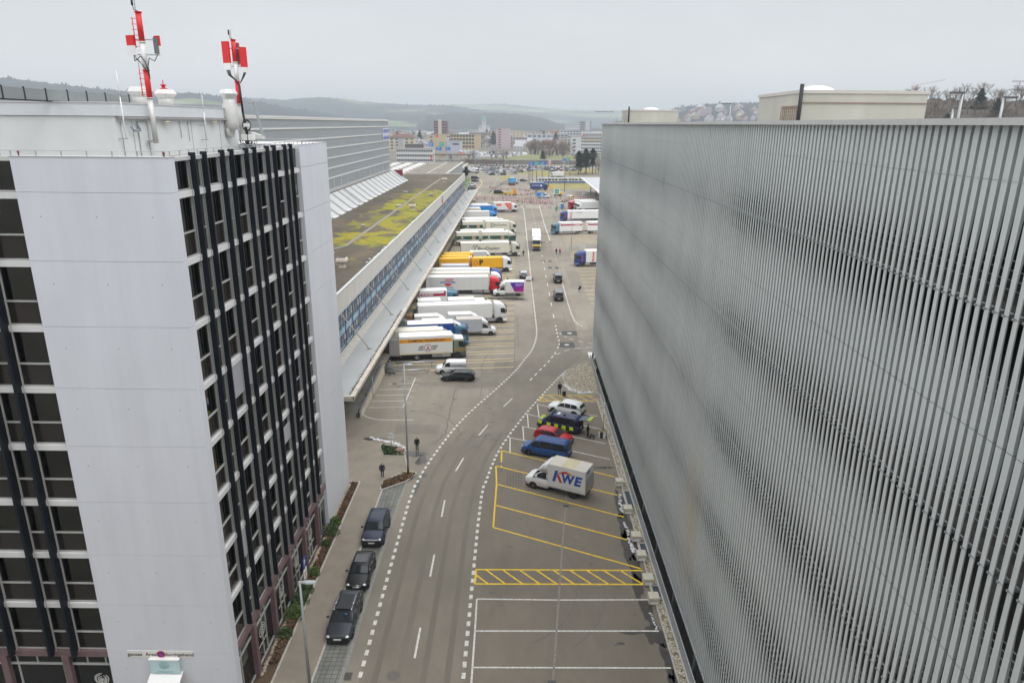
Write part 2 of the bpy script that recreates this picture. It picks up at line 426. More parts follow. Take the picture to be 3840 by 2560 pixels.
for ln in (((-16, 90.3), (-2.3, 92.4)), ((-8, 89.3), (-1.5, 90.6)), ((-15.8, 92.6), (-5.2, 93.2)), ((.4, 128.3), (.6, 108)), ((-.05, 113), (-.05, 95)), ((3.0, 110), (3.2, 119)), ((4.5, 131), (9.2, 131.2)), ((9.2, 131), (9.1, 116)), ((10, 131), (11.4, 131)),
           ((3.8, 137), (10.6, 140)), ((-1, 142), (9, 139.6)), ((-1, 141), (3, 135)), ((-6, 127), (-1, 136)), ((11, 155), (11.4, 127)), ((4, 111.5), (10, 111.2)), ((-14, 135.5), (0, 139)), ((3.7, 161), (9, 161)), ((3.7, 176), (9, 175)), ((11.2, 176), (13.5, 172)), ((11.4, 196), (11.2, 155))):
    crack(ln, 0.05, 0.02)
for i in range(7):
    a = (-5.5 + random.uniform(-3, 3), 100 + random.uniform(-3, 14)); crack([a, (a[0] + random.uniform(-1.2, 1.2), a[1] + random.uniform(-2, 2)), (a[0] + random.uniform(.3, 2), a[1] + random.uniform(-2, 2))], 0.05, 0.2)
for i in range(40):
    yy = 150 + i * 3.3; k.strip([(3.9, yy), (10.3, yy + random.uniform(-.2, .2))], 0.04, 0.009) if random.random() < .55 else None
struct(k.build('tar_seam', TAR))
PATCH = mat('asphalt_patch', (0.075, 0.075, 0.075), 0.85, 0, 0.25, 6)
k = MB(); lid = MB()
for (x0, y0, x1, y1) in ((8.18, 114.9, 10.75, 117.5), (7.26, 108.1, 9.8, 110.9), (8.2, 172.5, 10.9, 175.4), (6.95, 181.7, 9.6, 184.15), (2.9, 229.3, 5.2, 230.6), (8.0, 213, 11.2, 214.5), (7.06, 244.5, 9, 246)):
    k.sheet([(x0, y0), (x1, y0), (x1, y1), (x0, y1)], 0.008)
    cx, cy = (x0 + x1) / 2, (y0 + y1) / 2
    lid.sheet([(cx + .42 * math.cos(t * PI / 10), cy + .42 * math.sin(t * PI / 10)) for t in range(20)], 0.016)
struct(k.build('asphalt_patch', PATCH)); struct(lid.build('manhole_lid', mat('lid_concrete', (0.55, 0.54, 0.5), 0.8)))
lid = MB()
for (x, yy, rr) in ((-3.05, 74.5, .42), (-4.3, 71.3, .45), (-7.75, 37.2, .45), (-15.5, 91.9, .38), (-16.6, 90.8, .38), (-15.8, 63.5, .42), (-1.35, 67.2, .4), (8.4, 92.2, .3), (8.1, 91.2, .3), (9.9, 106.6, .45)):
    lid.sheet([(x + rr * math.cos(t * PI / 10), yy + rr * math.sin(t * PI / 10)) for t in range(20)], 0.017)
struct(lid.build('manhole_cover', mat('cast_iron', (0.15, 0.135, 0.12), 0.6, 0.3, 0.2, 8)))
WET = mat('wet_asphalt', (0.055, 0.05, 0.046), 0.28, 0, 0.2, 3)
def blob(m, cx, cy, rx, ry, z, nn=40, rough=.35, ang=0):
    ph = [random.uniform(0, 6.28) for _ in range(6)]; pts = []
    for i in range(nn):
        t = 2 * PI * i / nn
        q = 1 + rough * (math.sin(2 * t + ph[0]) * .35 + math.sin(3 * t + ph[1]) * .4 + math.sin(5 * t + ph[2]) * .3 + math.sin(9 * t + ph[3]) * .22 + math.sin(14 * t + ph[4]) * .15)
        u, v = rx * q * math.cos(t), ry * q * math.sin(t)
        pts.append((cx + u * math.cos(ang) - v * math.sin(ang), cy + u * math.sin(ang) + v * math.cos(ang)))
    vs = [(cx, cy, z)] + [(a, b2, z) for a, b2 in pts]
    m.add(vs, [(0, i + 1, (i + 1) % nn + 1) for i in range(nn)])
k = MB()
for q in ((10.2, 59.2, .45, 2.6), (10.05, 55.5, .55, 2.2), (9.95, 52.2, .6, 2.4), (10.0, 49.2, .5, 1.6), (9.8, 46.8, .45, 1.5), (10.0, 44, .4, 1.4), (10.2, 41.3, .7, 1.2), (10.5, 38.8, .35, 1.6), (10.6, 36.2, .35, 1.8), (8.6, 41.5, .9, .2), (7.6, 40.4, .25, .14), (9.4, 66.6, 1.2, .25),
          (-10.9, 69.4, 1.3, .7), (-9.9, 67.9, .5, 1.3), (-16, 73, 1.5, .4), (-1.2, 140.8, 4.2, 1.3), (2.1, 71.7, .45, .5), (8.0, 67.3, .4, .2), (-9.6, 62.5, .25, 1.6), (6.9, 96, .5, 1.5), (-9.2, 64.5, .3, .5), (9, 104.6, .3, .35), (8.5, 101.5, .4, .3), (3.5, 82.5, .4, .25), (1.2, 79.8, .3, .2)):
    blob(k, *q[:2], q[2], q[3], 0.011)
struct(k.build('wet_patch', WET))
OIL = mat('oil_stain', (0.125, 0.112, 0.098), 0.75)
k = MB()
for i in range(26):
    blob(k, random.uniform(-2, 9.5), random.uniform(36, 70), random.uniform(.06, .3), random.uniform(.04, .16), 0.0095)
for i in range(40):
    blob(k, random.uniform(-16, 2), random.uniform(72, 96), random.uniform(.08, .5), random.uniform(.05, .18), 0.0095)
for i in range(60):
    blob(k, random.uniform(-10, 14), random.uniform(100, 260), random.uniform(.1, .6), random.uniform(.05, .3), 0.0095)
struct(k.build('oil_stain', OIL))
for nm, bs, rects in (('asphalt_repair_dark', .20, ((-16, 89.8, -2.4, 91.6), (-3, 96, 3, 101), (4.2, 131, 9, 139), (-14, 74.5, -8.8, 77), (12.4, 150, 20, 171), (11.2, 182, 16, 198), (-12, 291, 2, 303))), ('asphalt_repair_pale', .265, ((-7.5, 86, -3.5, 89), (10.9, 118, 13, 124), (-.1, 128, 3.4, 160), (3.9, 240, 10.2, 262), (-.1, 196, 3.3, 226), (-6, 305, 12, 317)))):
    k = MB()
    for x0, y0, x1, y1 in rects: k.sheet([(x0, y0), (x1, y0 + .2), (x1, y1 + .2), (x0, y1)], .0062)
    struct(k.build('asphalt_patch', asphalt(nm, bs, (1, .90, .74))))
k = MB()
for x in (-8.9, -7.35, -5.75, -4.2): k.strip([(x, 20), (x, 57), (x + .35, 63), (x + 1.3, 69), (x + 2.8, 75)], .42, .0066)
struct(k.build('wheel_track', mat('wheel_track', (.162, .143, .114), .8, 0, .16, .6, stretch=(1, .15, 1))))
# rubber arcs
k = MB()
for (cx, cy, rr, a0, a1) in ((-.5, 47.5, 5.6, -70, 55), (1.2, 47.0, 6.0, -60, 40), (-13, 72, 7, 20, 80)):
    k.strip([(cx + rr * math.cos(R(a0 + (a1 - a0) * i / 30)), cy + 1.35 * rr * math.sin(R(a0 + (a1 - a0) * i / 30))) for i in range(31)], 0.13, 0.0092)
struct(k.build('tyre_mark', mat('tyre_mark', (0.145, 0.132, 0.118), 0.8)))
# drainage channel with cobbles, gully grates
k = MB(); ch = [(2.3, 33), (2.74, 37.4), (3.69, 46.76), (4.59, 55.6), (5.02, 58.8), (5.17, 61), (7.85, 87.3)]
k.strip(ch, 0.16, 0.018)
struct(k.build('drain_channel', mat('channel_setts', (0.225, 0.205, 0.18), 0.85, 0, 0.3, 6)))
def grate(x, yy, w, d):
    q = MB(); q.box(x - w / 2, x + w / 2, yy - d / 2, yy + d / 2, 0.004, 0.02)
    f = MB()
    for i in range(7): f.box(x - w / 2 + .04 + i * (w - .08) / 7, x - w / 2 + .04 + (i + .5) * (w - .08) / 7, yy - d / 2 + .05, yy + d / 2 - .05, 0.021, 0.024)
    o = q.build('gully_grate', mat('cast_iron')); struct(o); f.build('slot', INK, o)
for q in ((2.62, 36.6, .6, .75), (5.0, 58.75, .55, .5), (-10.7, 37.1, .55, .7), (-13.2, 50.6, .35, .5), (-13.3, 41.1, .35, .4)): grate(*q)
k = MB()
for i in range(6): k.strip([(-.6 + i * .28, 62.3), (-.6 + i * .28, 65.2)], 0.04, 0.012); k.strip([(-.65, 62.4 + i * .55), (.85, 62.4 + i * .55)], 0.04, 0.012)
struct(k.build('tar_grid', TAR))

# ---- left pavement, kerbs, pavers, planting
PAVE = mat('pavement_concrete', (0.235, 0.205, 0.165), 0.85, 0, 0.13, 0.7, 0.15, 25)
k = MB(); k.box(-15.35, -12.98, 18, 63.2, -.05, .12)
k.prism([(-24, 63), (-11, 63), (-10.9, 65), (-11.9, 68.6), (-12.3, 70.3), (-13.2, 71.3), (-15.6, 71.9), (-17.3, 72.8), (-19.6, 74.6), (-24, 74.6)], 'z', -.05, .115)
struct(k.build('pavement', PAVE))
KERB = mat('kerb_stone', (0.40, 0.38, 0.34), 0.85, 0, 0.15, 3)
k = MB(); k.box(-12.98, -12.82, 18, 61.3, -.05, .135); k.box(-15.5, -15.35, 18, 62.75, -.05, .16); k.box(-16.6, -15.36, 62.76, 62.9, -.05, .16)
for poly in ([(-13.1, 61.2), (-13.1, 63.2), (-11.2, 64.95), (-10.1, 64.9), (-10.0, 64.5), (-10.8, 63.0), (-12.9, 61.25)], [(-14.97, 71.3), (-14.1, 68.6), (-11.75, 68.6), (-12.1, 70.1), (-12.9, 70.9)]):
    for a, b2 in zip(poly, poly[1:] + poly[:1]): k.bar((*a, .1), (*b2, .1), .12, .15)
k.bar((-10.85, 65.0, .1), (-11.8, 68.6, .1), .14, .12)
struct(k.build('kerb', KERB))
pv = mat('paving_setts', (0.17, 0.175, 0.16), 0.8)
n, l, b = nodes(pv); c = objco(n)
bt = n.new('ShaderNodeTexBrick'); bt.inputs['Color1'].default_value = (.185, .19, .17, 1); bt.inputs['Color2'].default_value = (.15, .155, .14, 1); bt.inputs['Mortar'].default_value = (.075, .078, .07, 1)
bt.inputs['Scale'].default_value = 1.0; bt.inputs['Brick Width'].default_value = .38; bt.inputs['Row Height'].default_value = .38; bt.inputs['Mortar Size'].default_value = .022; bt.offset = 0
l.new(c, bt.inputs['Vector'])
l.new(mixc(n, l, .8, bt.outputs['Color'], ramp(n, l, noise(n, l, c, .8, 6), [(.3, G3(.75)), (.7, G3(1.3))]), 'MULTIPLY'), b.inputs['Base Color'])
k = MB(); k.sheet([(-12.85, 18), (-11.25, 18), (-11.2, 50), (-11.05, 60), (-10.85, 63.0), (-12.9, 61.2)], .02)
struct(k.build('paved_bay', pv))
st = mat('granite_setts', (0.30, 0.295, 0.27), 0.8)
n, l, b = nodes(st); c = objco(n)
bt = n.new('ShaderNodeTexBrick'); bt.inputs['Color1'].default_value = (.35, .34, .31, 1); bt.inputs['Color2'].default_value = (.26, .255, .235, 1); bt.inputs['Mortar'].default_value = (.15, .145, .13, 1)
bt.inputs['Scale'].default_value = 1.0; bt.inputs['Brick Width'].default_value = .14; bt.inputs['Row Height'].default_value = .14; bt.inputs['Mortar Size'].default_value = .015
l.new(c, bt.inputs['Vector']); l.new(bt.outputs['Color'], b.inputs['Base Color'])
k = MB(); k.sheet([(-11.24, 18), (-10.92, 18), (-10.9, 50), (-10.75, 60), (-10.65, 63), (-10.84, 63.0), (-11.04, 60), (-11.19, 50)], .022)
struct(k.build('sett_strip', st))
mulch = mat('bark_mulch', (0.10, 0.065, 0.04), 0.95, 0, 0.6, 9, 0.6, 12)
k = MB(); k.box(-16.6, -15.5, 18, 62.76, -.05, .10)
struct(k.build('planting_bed', mulch))
k = MB(); k.prism([(-13.05, 61.3), (-13.05, 63.2), (-11.2, 64.9), (-10.1, 64.85), (-10.85, 63.05)], 'z', -.05, .11)
struct(k.build('corner_bed', mulch))
def leafmass(m, x0, x1, y0, y1, z0, h, nn, size, mi=0, dens=None, up=.5):
    for i in range(nn):
        x, yy = random.uniform(x0, x1), random.uniform(y0, y1); hh = h * (0.35 + .65 * random.random())
        z = z0 + random.random() * hh; s_ = size * random.uniform(.6, 1.3)
        a = Vector((random.gauss(0, 1), random.gauss(0, 1), random.gauss(0, up))).normalized(); b3 = a.cross(Vector((random.gauss(0, 1), random.gauss(0, 1), random.gauss(0, 1)))).normalized()
        q = Vector((x, yy, z)); m.add([q - a * s_, q + b3 * s_ * .45, q + a * s_, q - b3 * s_ * .45], [(0, 1, 2, 3)], mi)
DRY = mat('dry_twigs', (0.13, 0.075, 0.045), 0.9, 0, 0.45, 6)
DRY2 = mat('dry_leaves_pale', (0.20, 0.13, 0.075), 0.9, 0, 0.4, 6)
k = MB()
leafmass(k, -16.1, -15.6, 38, 62.5, .1, .45, 4200, .12, 0); leafmass(k, -16.1, -15.6, 38, 62.5, .15, .4, 1200, .1, 1)
stuff(k.build('dry_groundcover', [DRY, DRY2]), 'brown winter ground cover filling the long bed beside the pavement', 'ground cover')
k = MB()
for i in range(1500):
    t = random.random(); x = -13 + t * 2.7 + random.uniform(-.15, .15); lo = 61.6 + max(0, (x + 12.9)) * .75; hi = 63.1 + max(0, min(1.8, x + 13)) * .9
    if lo < hi: leafmass(k, x, x, random.uniform(lo, hi), random.uniform(lo, hi), .1, .3, 1, .13, random.choice((0, 0, 1)))
stuff(k.build('dry_bed_plants', [DRY, DRY2]), 'reddish brown dry plants in the corner bed around the lamp post', 'ground cover')
GREEN = mat('leaf_green', (0.055, 0.10, 0.025), 0.7, 0, 0.5, 5)
GREEN2 = mat('leaf_dark_green', (0.03, 0.065, 0.022), 0.7, 0, 0.45, 5)
k = MB(); k.prism([(-14.9, 71.2), (-14.1, 68.7), (-11.8, 68.7), (-12.15, 70.05), (-12.9, 70.85)], 'z', -.05, .12, 2)
for i in range(2600):
    x = random.uniform(-14.7, -12.0); yy = random.uniform(68.75, 71.0)
    if yy > 71.2 - (x + 14.9) * .42 or (x < -14.1 and yy < 68.7 + (-14.1 - x) * 3.1): continue
    leafmass(k, x, x, yy, yy, .1, .32, 1, .13, random.choice((0, 1, 1)))
stuff(k.build('island_shrubs', [GREEN, GREEN2, mulch]), 'low green juniper cover on the small kerbed island by the direction sign', 'ground cover')
STONE = mat('field_stone', (0.36, 0.31, 0.24), 0.9, 0, 0.3, 4)
for i, (x, yy, s_) in enumerate(((-12.5, 69.6, .42), (-12.15, 69.0, .22), (-12.6, 68.95, .16), (-12.0, 69.3, .17))):
    k = MB(); k.ball((0, 0, s_ * .5), s_, 0, 1.2, .9, .7, 10, 7, .08)
    o = k.build('boulder', mat('pink_stone', (0.30, 0.19, 0.15), 0.9, 0, .25, 4) if i == 0 else STONE); o.location = (x, yy, .1)
    tag(o, ['rounded pinkish boulder on the right end of the green island', 'largest of the pale stones at the kerb corner of the green island', 'flat pale stone beside the pink boulder towards the street lamp', 'small pale stone behind the others on the green island'][i], 'stone')
SMED = []
for v in range(4):
    k = MB(); k.ball((0, 0, .08), .17, 0, 1.2, 1, .7, 8, 6, .16); SMED.append(k.mesh('edging_stone', STONE))
yy = 37.0; ns = 0
while yy < 62.3 and ns < 95:
    o = inst(SMED[ns % 4], 'edging_stone', None, (-16.28 + random.uniform(-.05, .05), yy, .1), (0, 0, random.uniform(0, 6)), (random.uniform(.7, 1.3),) * 3)
    tag(o, 'pale rounded edging stone between the tower foot and the planting bed', 'stone', 'edging stones along the planting bed'); ns += 1; yy += random.uniform(.2, .34)
# evergreen shrubs along the tower
for i, (x, yy, h, w, lab) in enumerate(((-15.95, 55.0, .9, .55, 'dark green evergreen shrub nearest the white pier, behind the other shrubs'), (-15.95, 53.4, 1.25, .8, 'large bright green shrub in the bed beside the furthest parked car'), (-15.9, 51.6, .7, .45, 'small round shrub beside the concrete bed edge next to the large bright one'),
                               (-15.9, 47.6, .75, .6, 'low spreading blue green shrub behind the parking sign'), (-15.9, 45.6, 1.0, .65, 'bushy green shrub at the foot of the parking sign'), (-15.9, 44.2, 1.1, .7, 'dense green shrub between the parking sign and the near street lamp'), (-15.9, 42.6, 1.15, .75, 'bright green shrub left of the near street lamp column'), (-15.95, 40.6, .8, .6, 'green shrub at the tower corner, nearest to the viewer'))):
    t = thing('evergreen_shrub', lab, 'shrub', (x, yy, .1), 0, 'evergreen shrubs along the tower')
    k = MB(); 
    for j in range(900):
        u, v, w2 = [random.gauss(0, 1) for _ in range(3)]; q = Vector((u, v, abs(w2))).normalized() * random.random() ** .4
        leafmass(k, q.x * w, q.x * w, q.y * w * 1.1, q.y * w * 1.1, q.z * h * .9, .02, 1, .085, random.choice((0, 0, 1)))
    k.build('foliage', [GREEN, GREEN2] if i % 3 else [mat('leaf_bright', (.075, .13, .02), .7, 0, .4, 5), GREEN], t)
    s2 = MB(); s2.tube((0, 0, -.05), (0, 0, h * .6), .04, 6); s2.build('stem', mat('bark', (.12, .09, .065), .9), t)
# snow remnants
SNOW = mat('dirty_snow', (0.60, 0.60, 0.60), 0.75, 0, 0.22, 3.5, 0.6, 5)
def snowpile(pts, w, h, jit=.35, step=.25):
    k = MB()
    for q, d in along(pts, step):
        for _ in range(2):
            rr = w * random.uniform(.2, .8); k.ball((q.x + random.uniform(-w, w) * jit * 1.6, q.y + random.uniform(-w, w) * jit * 1.6, 0.0), rr, 0, 1.1, 1.0, h / max(rr, .05) * random.uniform(.5, 1), 8, 6, .18)
    o = k.build('snow', SNOW); o['kind'] = 'stuff'; return o
for pts, w, h, lab in (([(-16.4, 73.3), (-15.3, 72.8), (-13.8, 72.2), (-12.5, 71.2), (-11.9, 70.0)], .27, .07, 'strip of melting snow along the kerb behind the green island'),
                       ([(7.1, 91.0), (7.7, 89.3), (8.5, 88.2), (9.6, 88.0), (10.5, 88.3)], .40, .16, 'largest snow bank on the near edge of the gravel island'),
                       ([(7.0, 96.0), (7.0, 93.2)], .2, .1, 'thin line of snow at the tip of the gravel island'),
                       ([(10.35, 61.0), (10.3, 59.6), (10.1, 58.3), (10.35, 57.4)], .2, .1, 'snow remnant between the two concrete blocks nearest the delivery van'),
                       ([(10.1, 55.9), (10.25, 55.0), (10.1, 53.8)], .18, .1, 'snow clumps on the wet strip beside the yellow bays'),
                       ([(10.0, 53.4), (10.15, 52.4), (10.3, 51.3)], .22, .12, 'long snow patch beside the middle concrete blocks'),
                       ([(10.2, 43.6), (10.35, 42.6), (10.4, 41.7)], .12, .08, 'narrow snow streak at the end of the white bay line'),
                       ([(9.9, 66.6), (10.1, 66.5)], .16, .1, 'single small lump of snow behind the blue van')):
    o = snowpile(pts, w, h); o['label'] = lab; o['category'] = 'snow'

# gravel island and strip
gv = mat('pebble_gravel', (0.3, 0.26, 0.18), 0.9)
n, l, b = nodes(gv); c = objco(n)
vo = n.new('ShaderNodeTexVoronoi'); vo.inputs['Scale'].default_value = 7.5; l.new(c, vo.inputs['Vector'])
sp = n.new('ShaderNodeSeparateColor'); l.new(vo.outputs['Color'], sp.inputs[0])
c1 = ramp(n, l, sp.outputs[0], [(0, (.17, .14, .09)), (.35, (.36, .31, .21)), (.7, (.46, .42, .32)), (1, (.62, .60, .52))])
c2 = mixc(n, l, 1.0, c1, ramp(n, l, vo.outputs['Distance'], [(.0, G3(1.05)), (.5, G3(.9)), (.8, G3(.45))]), 'MULTIPLY')
l.new(c2, b.inputs['Base Color'])
bp = n.new('ShaderNodeBump'); bp.invert = True; bp.inputs['Distance'].default_value = .08; l.new(vo.outputs['Distance'], bp.inputs['Height']); l.new(bp.outputs['Normal'], b.inputs['Normal'])
isl = [(12.2, 102.0), (10.76, 100.95), (9.22, 99.2), (7.85, 97.1), (7.24, 95.7), (6.98, 93.6), (7.06, 91.5), (7.6, 89.4), (8.6, 88.2), (10.0, 87.7), (11.4, 87.5), (11.5, 95), (12.2, 98)]
k = MB(); k.prism(isl, 'z', -.05, .07); struct(k.build('gravel_island', gv))
k = MB()
for a, b2 in zip(isl[:10], isl[1:11]): k.bar((*a, .06), (*b2, .06), .14, .13)
k.box(10.78, 10.9, 20, 85.6, -.05, .1); k.box(10.78, 11.5, 85.6, 85.75, -.05, .12); k.box(11.38, 11.5, 20, 87.4, -.05, .14)
struct(k.build('stone_edging', KERB))
k = MB()
for y0, y1 in ((20, 45.2), (46.8, 50.7), (52.6, 58.0), (61.6, 85.6)): k.box(10.9, 11.38, y0, y1, -.05, .06)
struct(k.build('gravel_strip', gv))
k = MB()
for y0, y1 in ((45.2, 46.8), (50.7, 52.6), (58.0, 61.6)):
    k.box(10.7, 11.38, y0, y0 + .1, -.05, .13); k.box(10.7, 11.38, y1 - .1, y1, -.05, .13); k.box(10.7, 10.8, y0 + .1, y1 - .1, -.05, .13)
o = struct(k.build('light_well', CONC))
k = MB()
for y0, y1 in ((45.3, 46.7), (50.8, 52.5), (58.1, 61.5)): k.box(10.8, 11.38, y0, y1, -.05, .08)
k.build('well_grating', mat('well_grating', (.05, .07, .085), .5, .4), o)
bl = thing('concrete_block', '', 'concrete block', (0, 0, 0), 0, 'concrete blocks along the gravel strip')
k = MB(); k.box(-.4, .4, -.42, .42, .04, .62); k.build('block', mat('block_concrete', (.50, .47, .39), .9, 0, .14, 3), bl, .03)
k = MB(); k.box(-.28, .28, -.44, -.425, .12, .32); k.build('reflector_panel', WHITE, bl)
BL = (('concrete block beside the rear of the white delivery van', 10.62, 62.9), ('concrete block at the near end of the longest light well, beside snow', 10.66, 57.7), ('snow dusted concrete block, pale, at the far end of the middle light well', 10.7, 53.2), ('concrete block at the near end of the middle light well', 10.68, 50.4), ('concrete block at the end of the yellow hatched strip', 10.66, 47.2), ('concrete block at the end of the first white bay line', 10.68, 44.9))
for i, (lab, x, yy) in enumerate(BL):
    if i == 0: bl.location = (x, yy, 0); bl['label'] = lab
    else: dup(bl, (x, yy, 0), 0, lab)
# ================================================================== MULTI-STOREY CAR PARK (right)
FIN = mat('fin_aluminium', (0.6, 0.62, 0.61), 0.42, 0.1)
n, l, b = nodes(FIN); c = objco(n)
c1 = ramp(n, l, noise(n, l, c, .12, 5, .6), [(.3, (.53, .565, .56)), (.7, (.60, .635, .625))])
wv = noise(n, l, c, .9, 3, .5, (0.0, 1.0, .06))
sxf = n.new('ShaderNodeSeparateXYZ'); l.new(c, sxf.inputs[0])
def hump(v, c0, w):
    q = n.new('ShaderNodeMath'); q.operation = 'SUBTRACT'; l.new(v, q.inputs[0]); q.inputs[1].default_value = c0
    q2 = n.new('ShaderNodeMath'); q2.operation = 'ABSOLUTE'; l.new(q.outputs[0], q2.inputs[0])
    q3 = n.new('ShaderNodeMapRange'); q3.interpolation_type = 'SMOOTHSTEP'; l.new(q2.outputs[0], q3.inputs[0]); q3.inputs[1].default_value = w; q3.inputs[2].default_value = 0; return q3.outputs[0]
refl_m = n.new('ShaderNodeMath'); refl_m.operation = 'MULTIPLY'; l.new(hump(sxf.outputs['Y'], -9.5, 3.2), refl_m.inputs[0]); l.new(hump(sxf.outputs['Z'], 8.5, 7.5), refl_m.inputs[1])
refl_n = n.new('ShaderNodeMath'); refl_n.operation = 'MULTIPLY'; l.new(refl_m.outputs[0], refl_n.inputs[0]); l.new(noise(n, l, c, 1.1, 3, .6, (0, 1, .08)), refl_n.inputs[1])
c1 = mixc(n, l, refl_n.outputs[0], c1, (.62, .50, .33))  # warm streak low on the fins: a yellowish reflection painted into the colour
l.new(mixc(n, l, .5, c1, ramp(n, l, wv, [(.3, G3(.9)), (.7, G3(1.06))]), 'MULTIPLY'), b.inputs['Base Color'])
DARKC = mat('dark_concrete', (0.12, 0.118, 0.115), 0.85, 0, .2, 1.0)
gar = thing('parking_garage', 'large grey car park whose whole facade is twisted vertical metal slats', 'car park', (12.2, 52, 0))
GX = 12.2
def gmb(): return MB(Matrix.Translation((-12.2, -52, 0)))
k = gmb()
PITCH = .3725
ZJ = [33.23, 30.03, 26.83, 23.63, 20.43, 17.23, 14.03, 10.83, 7.63, 4.43, .95]
random.seed(5)
yv = 9.0; col_y = []
while yv < 104.9: col_y.append(yv); yv += PITCH
for yc in col_y:
    jit = random.uniform(-.05, .07)
    near = max(0, min(1, (60 - yc) / 42))
    omax = .70 + .45 * near + .10 * math.sin(yc * .55) + .10 * math.sin(yc * .21 + 1)
    def sec(z, o3):
        o3 = max(-.1, o3); yn, yf = yc - .150 + .070 + .034 * o3, yc + .150
        return [(GX + .012 + max(.014, .105 - .088 * o3), yn + .006, z), (GX + .012 - .02 * o3, yn, z), (GX + .012, yf, z), (GX + .05, yf - .002, z)]
    def theta(z):
        return omax * (.5 - .5 * math.cos(2 * PI * (33.23 - z) / 6.4)) + jit
    segs = [(34.56, 33.24, 1)] + [(a - .008, b2 + .008, 4) for a, b2 in zip(ZJ, ZJ[1:])]
    for z1, z0, ns in segs:
        ss = []
        for i in range(ns + 1):
            z = z1 + (z0 - z1) * i / ns
            ss.append(sec(z, theta(min(33.23, z)) if z1 < 33.3 else jit))
        # profile given as (near edge goes outward)
        k.loft(ss, 0, False, False, False)
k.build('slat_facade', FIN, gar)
k = gmb(); yy = 4.0
while yy < 105: k.box(11.98, 12.62, yy, min(105.2, yy + 5.98), 34.56, 34.74); yy += 6.0
k.box(12.45, 12.6, 4, 105, 33.1, 34.56)
k.build('parapet_cap', mat('cap_metal', (.55, .55, .54), .5, .2, .05, 2), gar)
k = gmb()
for z in ZJ[:-1]: k.tube((12.52, 9, z), (12.52, 105, z), .035, 6)
for z in ZJ:
    if z in (30.03, 23.63, 17.23, 10.83, 4.43):
        for yc in col_y[::1]: k.box(12.16, 12.52, yc + .10, yc + .15, z - .03, z + .03)
k.build('slat_bracket', STEEL, gar)
k = gmb()
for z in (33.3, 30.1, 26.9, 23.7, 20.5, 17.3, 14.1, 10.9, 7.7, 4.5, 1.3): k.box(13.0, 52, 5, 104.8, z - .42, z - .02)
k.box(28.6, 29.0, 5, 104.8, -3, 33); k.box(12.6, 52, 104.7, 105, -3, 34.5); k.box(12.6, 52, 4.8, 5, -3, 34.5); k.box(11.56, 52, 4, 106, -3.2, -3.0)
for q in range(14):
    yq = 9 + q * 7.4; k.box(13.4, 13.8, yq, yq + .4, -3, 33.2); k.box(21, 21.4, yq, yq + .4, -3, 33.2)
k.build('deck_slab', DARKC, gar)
k = gmb()
for z in (30.1, 26.9, 23.7, 20.5, 17.3, 14.1, 10.9, 7.7, 4.5): 
    for dz in (.35, .6, .85, 1.1): k.tube((12.95, 8, z + dz), (12.95, 104, z + dz), .016, 4)
k.build('guard_wire', STEEL, gar)
k = gmb(); k.box(12.62, 52, 5, 104.7, 33.3, 33.42)
k.build('roof_deck', mat('roof_deck', (.32, .31, .29), .9, 0, .15, .4), gar)
k = gmb()
for q in range(15):
    yq = 12 + q * 6.6
    k.bar((12.35, yq, .85), (11.75, yq, -2.9), .16, .2, 0)
    k.bar((12.4, yq + .6, .3), (12.4, yq + .6, -3), .2, .2, 0)
k.box(12.16, 12.5, 9, 105, .80, .94)
k.build('base_strut', STEEL, gar)
k = gmb(); k.box(11.5, 11.6, 4, 106, -3.2, -.02); k.build('retaining_wall', CONC, gar)
# galvanised mesh balustrade along the pit
fn = thing('mesh_balustrade', 'long galvanised mesh railing between the gravel strip and the car park', 'railing', (11.53, 60, 0))
k = MB(Matrix.Translation((-11.53, -60, 0)))
mesh = mat('wire_mesh', (0.36, 0.40, 0.43), .5, .4)
n, l, b = nodes(mesh); c = objco(n)
ck = n.new('ShaderNodeTexChecker'); ck.inputs['Scale'].default_value = 9; ck.inputs['Color1'].default_value = (.46, .50, .53, 1); ck.inputs['Color2'].default_value = (.25, .28, .31, 1)
mpn = n.new('ShaderNodeMapping'); mpn.inputs['Rotation'].default_value = (R(45), 0, 0); l.new(c, mpn.inputs['Vector']); l.new(mpn.outputs['Vector'], ck.inputs['Vector']); l.new(ck.outputs['Color'], b.inputs['Base Color'])
yq = 20
while yq < 101:
    k.box(11.52, 11.55, yq + .03, yq + 1.97, -.02, 1.0); yq += 2
k.build('mesh_panel', mesh, fn)
k = MB(Matrix.Translation((-11.53, -60, 0))); k.box(11.5, 11.57, 20, 101.5, 1.0, 1.05)
for q in range(41): k.box(11.5, 11.57, 20 + 2 * q - .03, 20 + 2 * q + .03, -.3, 1.0)
k.build('rail_post', STEEL, fn)
for i, (yq, zz, lab) in enumerate(((62.0, .75, 'bright yellow tag on the mesh railing, nearest of four'), (57.2, .75, 'yellow tag on the mesh railing beside the middle light well'), (64.4, .8, 'yellow tag on the mesh railing level with the delivery van tail'), (67.2, .85, 'yellow tag on the mesh railing, furthest, level with the blue van'))):
    k = MB(); k.ball((0, 0, 0), .16, 0, .25, .6, 1.3, 8, 6); o = k.build('yellow_tag', mat('fluo_yellow', (.75, .85, .03), .5)); o.location = (11.46, yq, zz)
    tag(o, lab, 'tag', 'yellow tags on the railing')
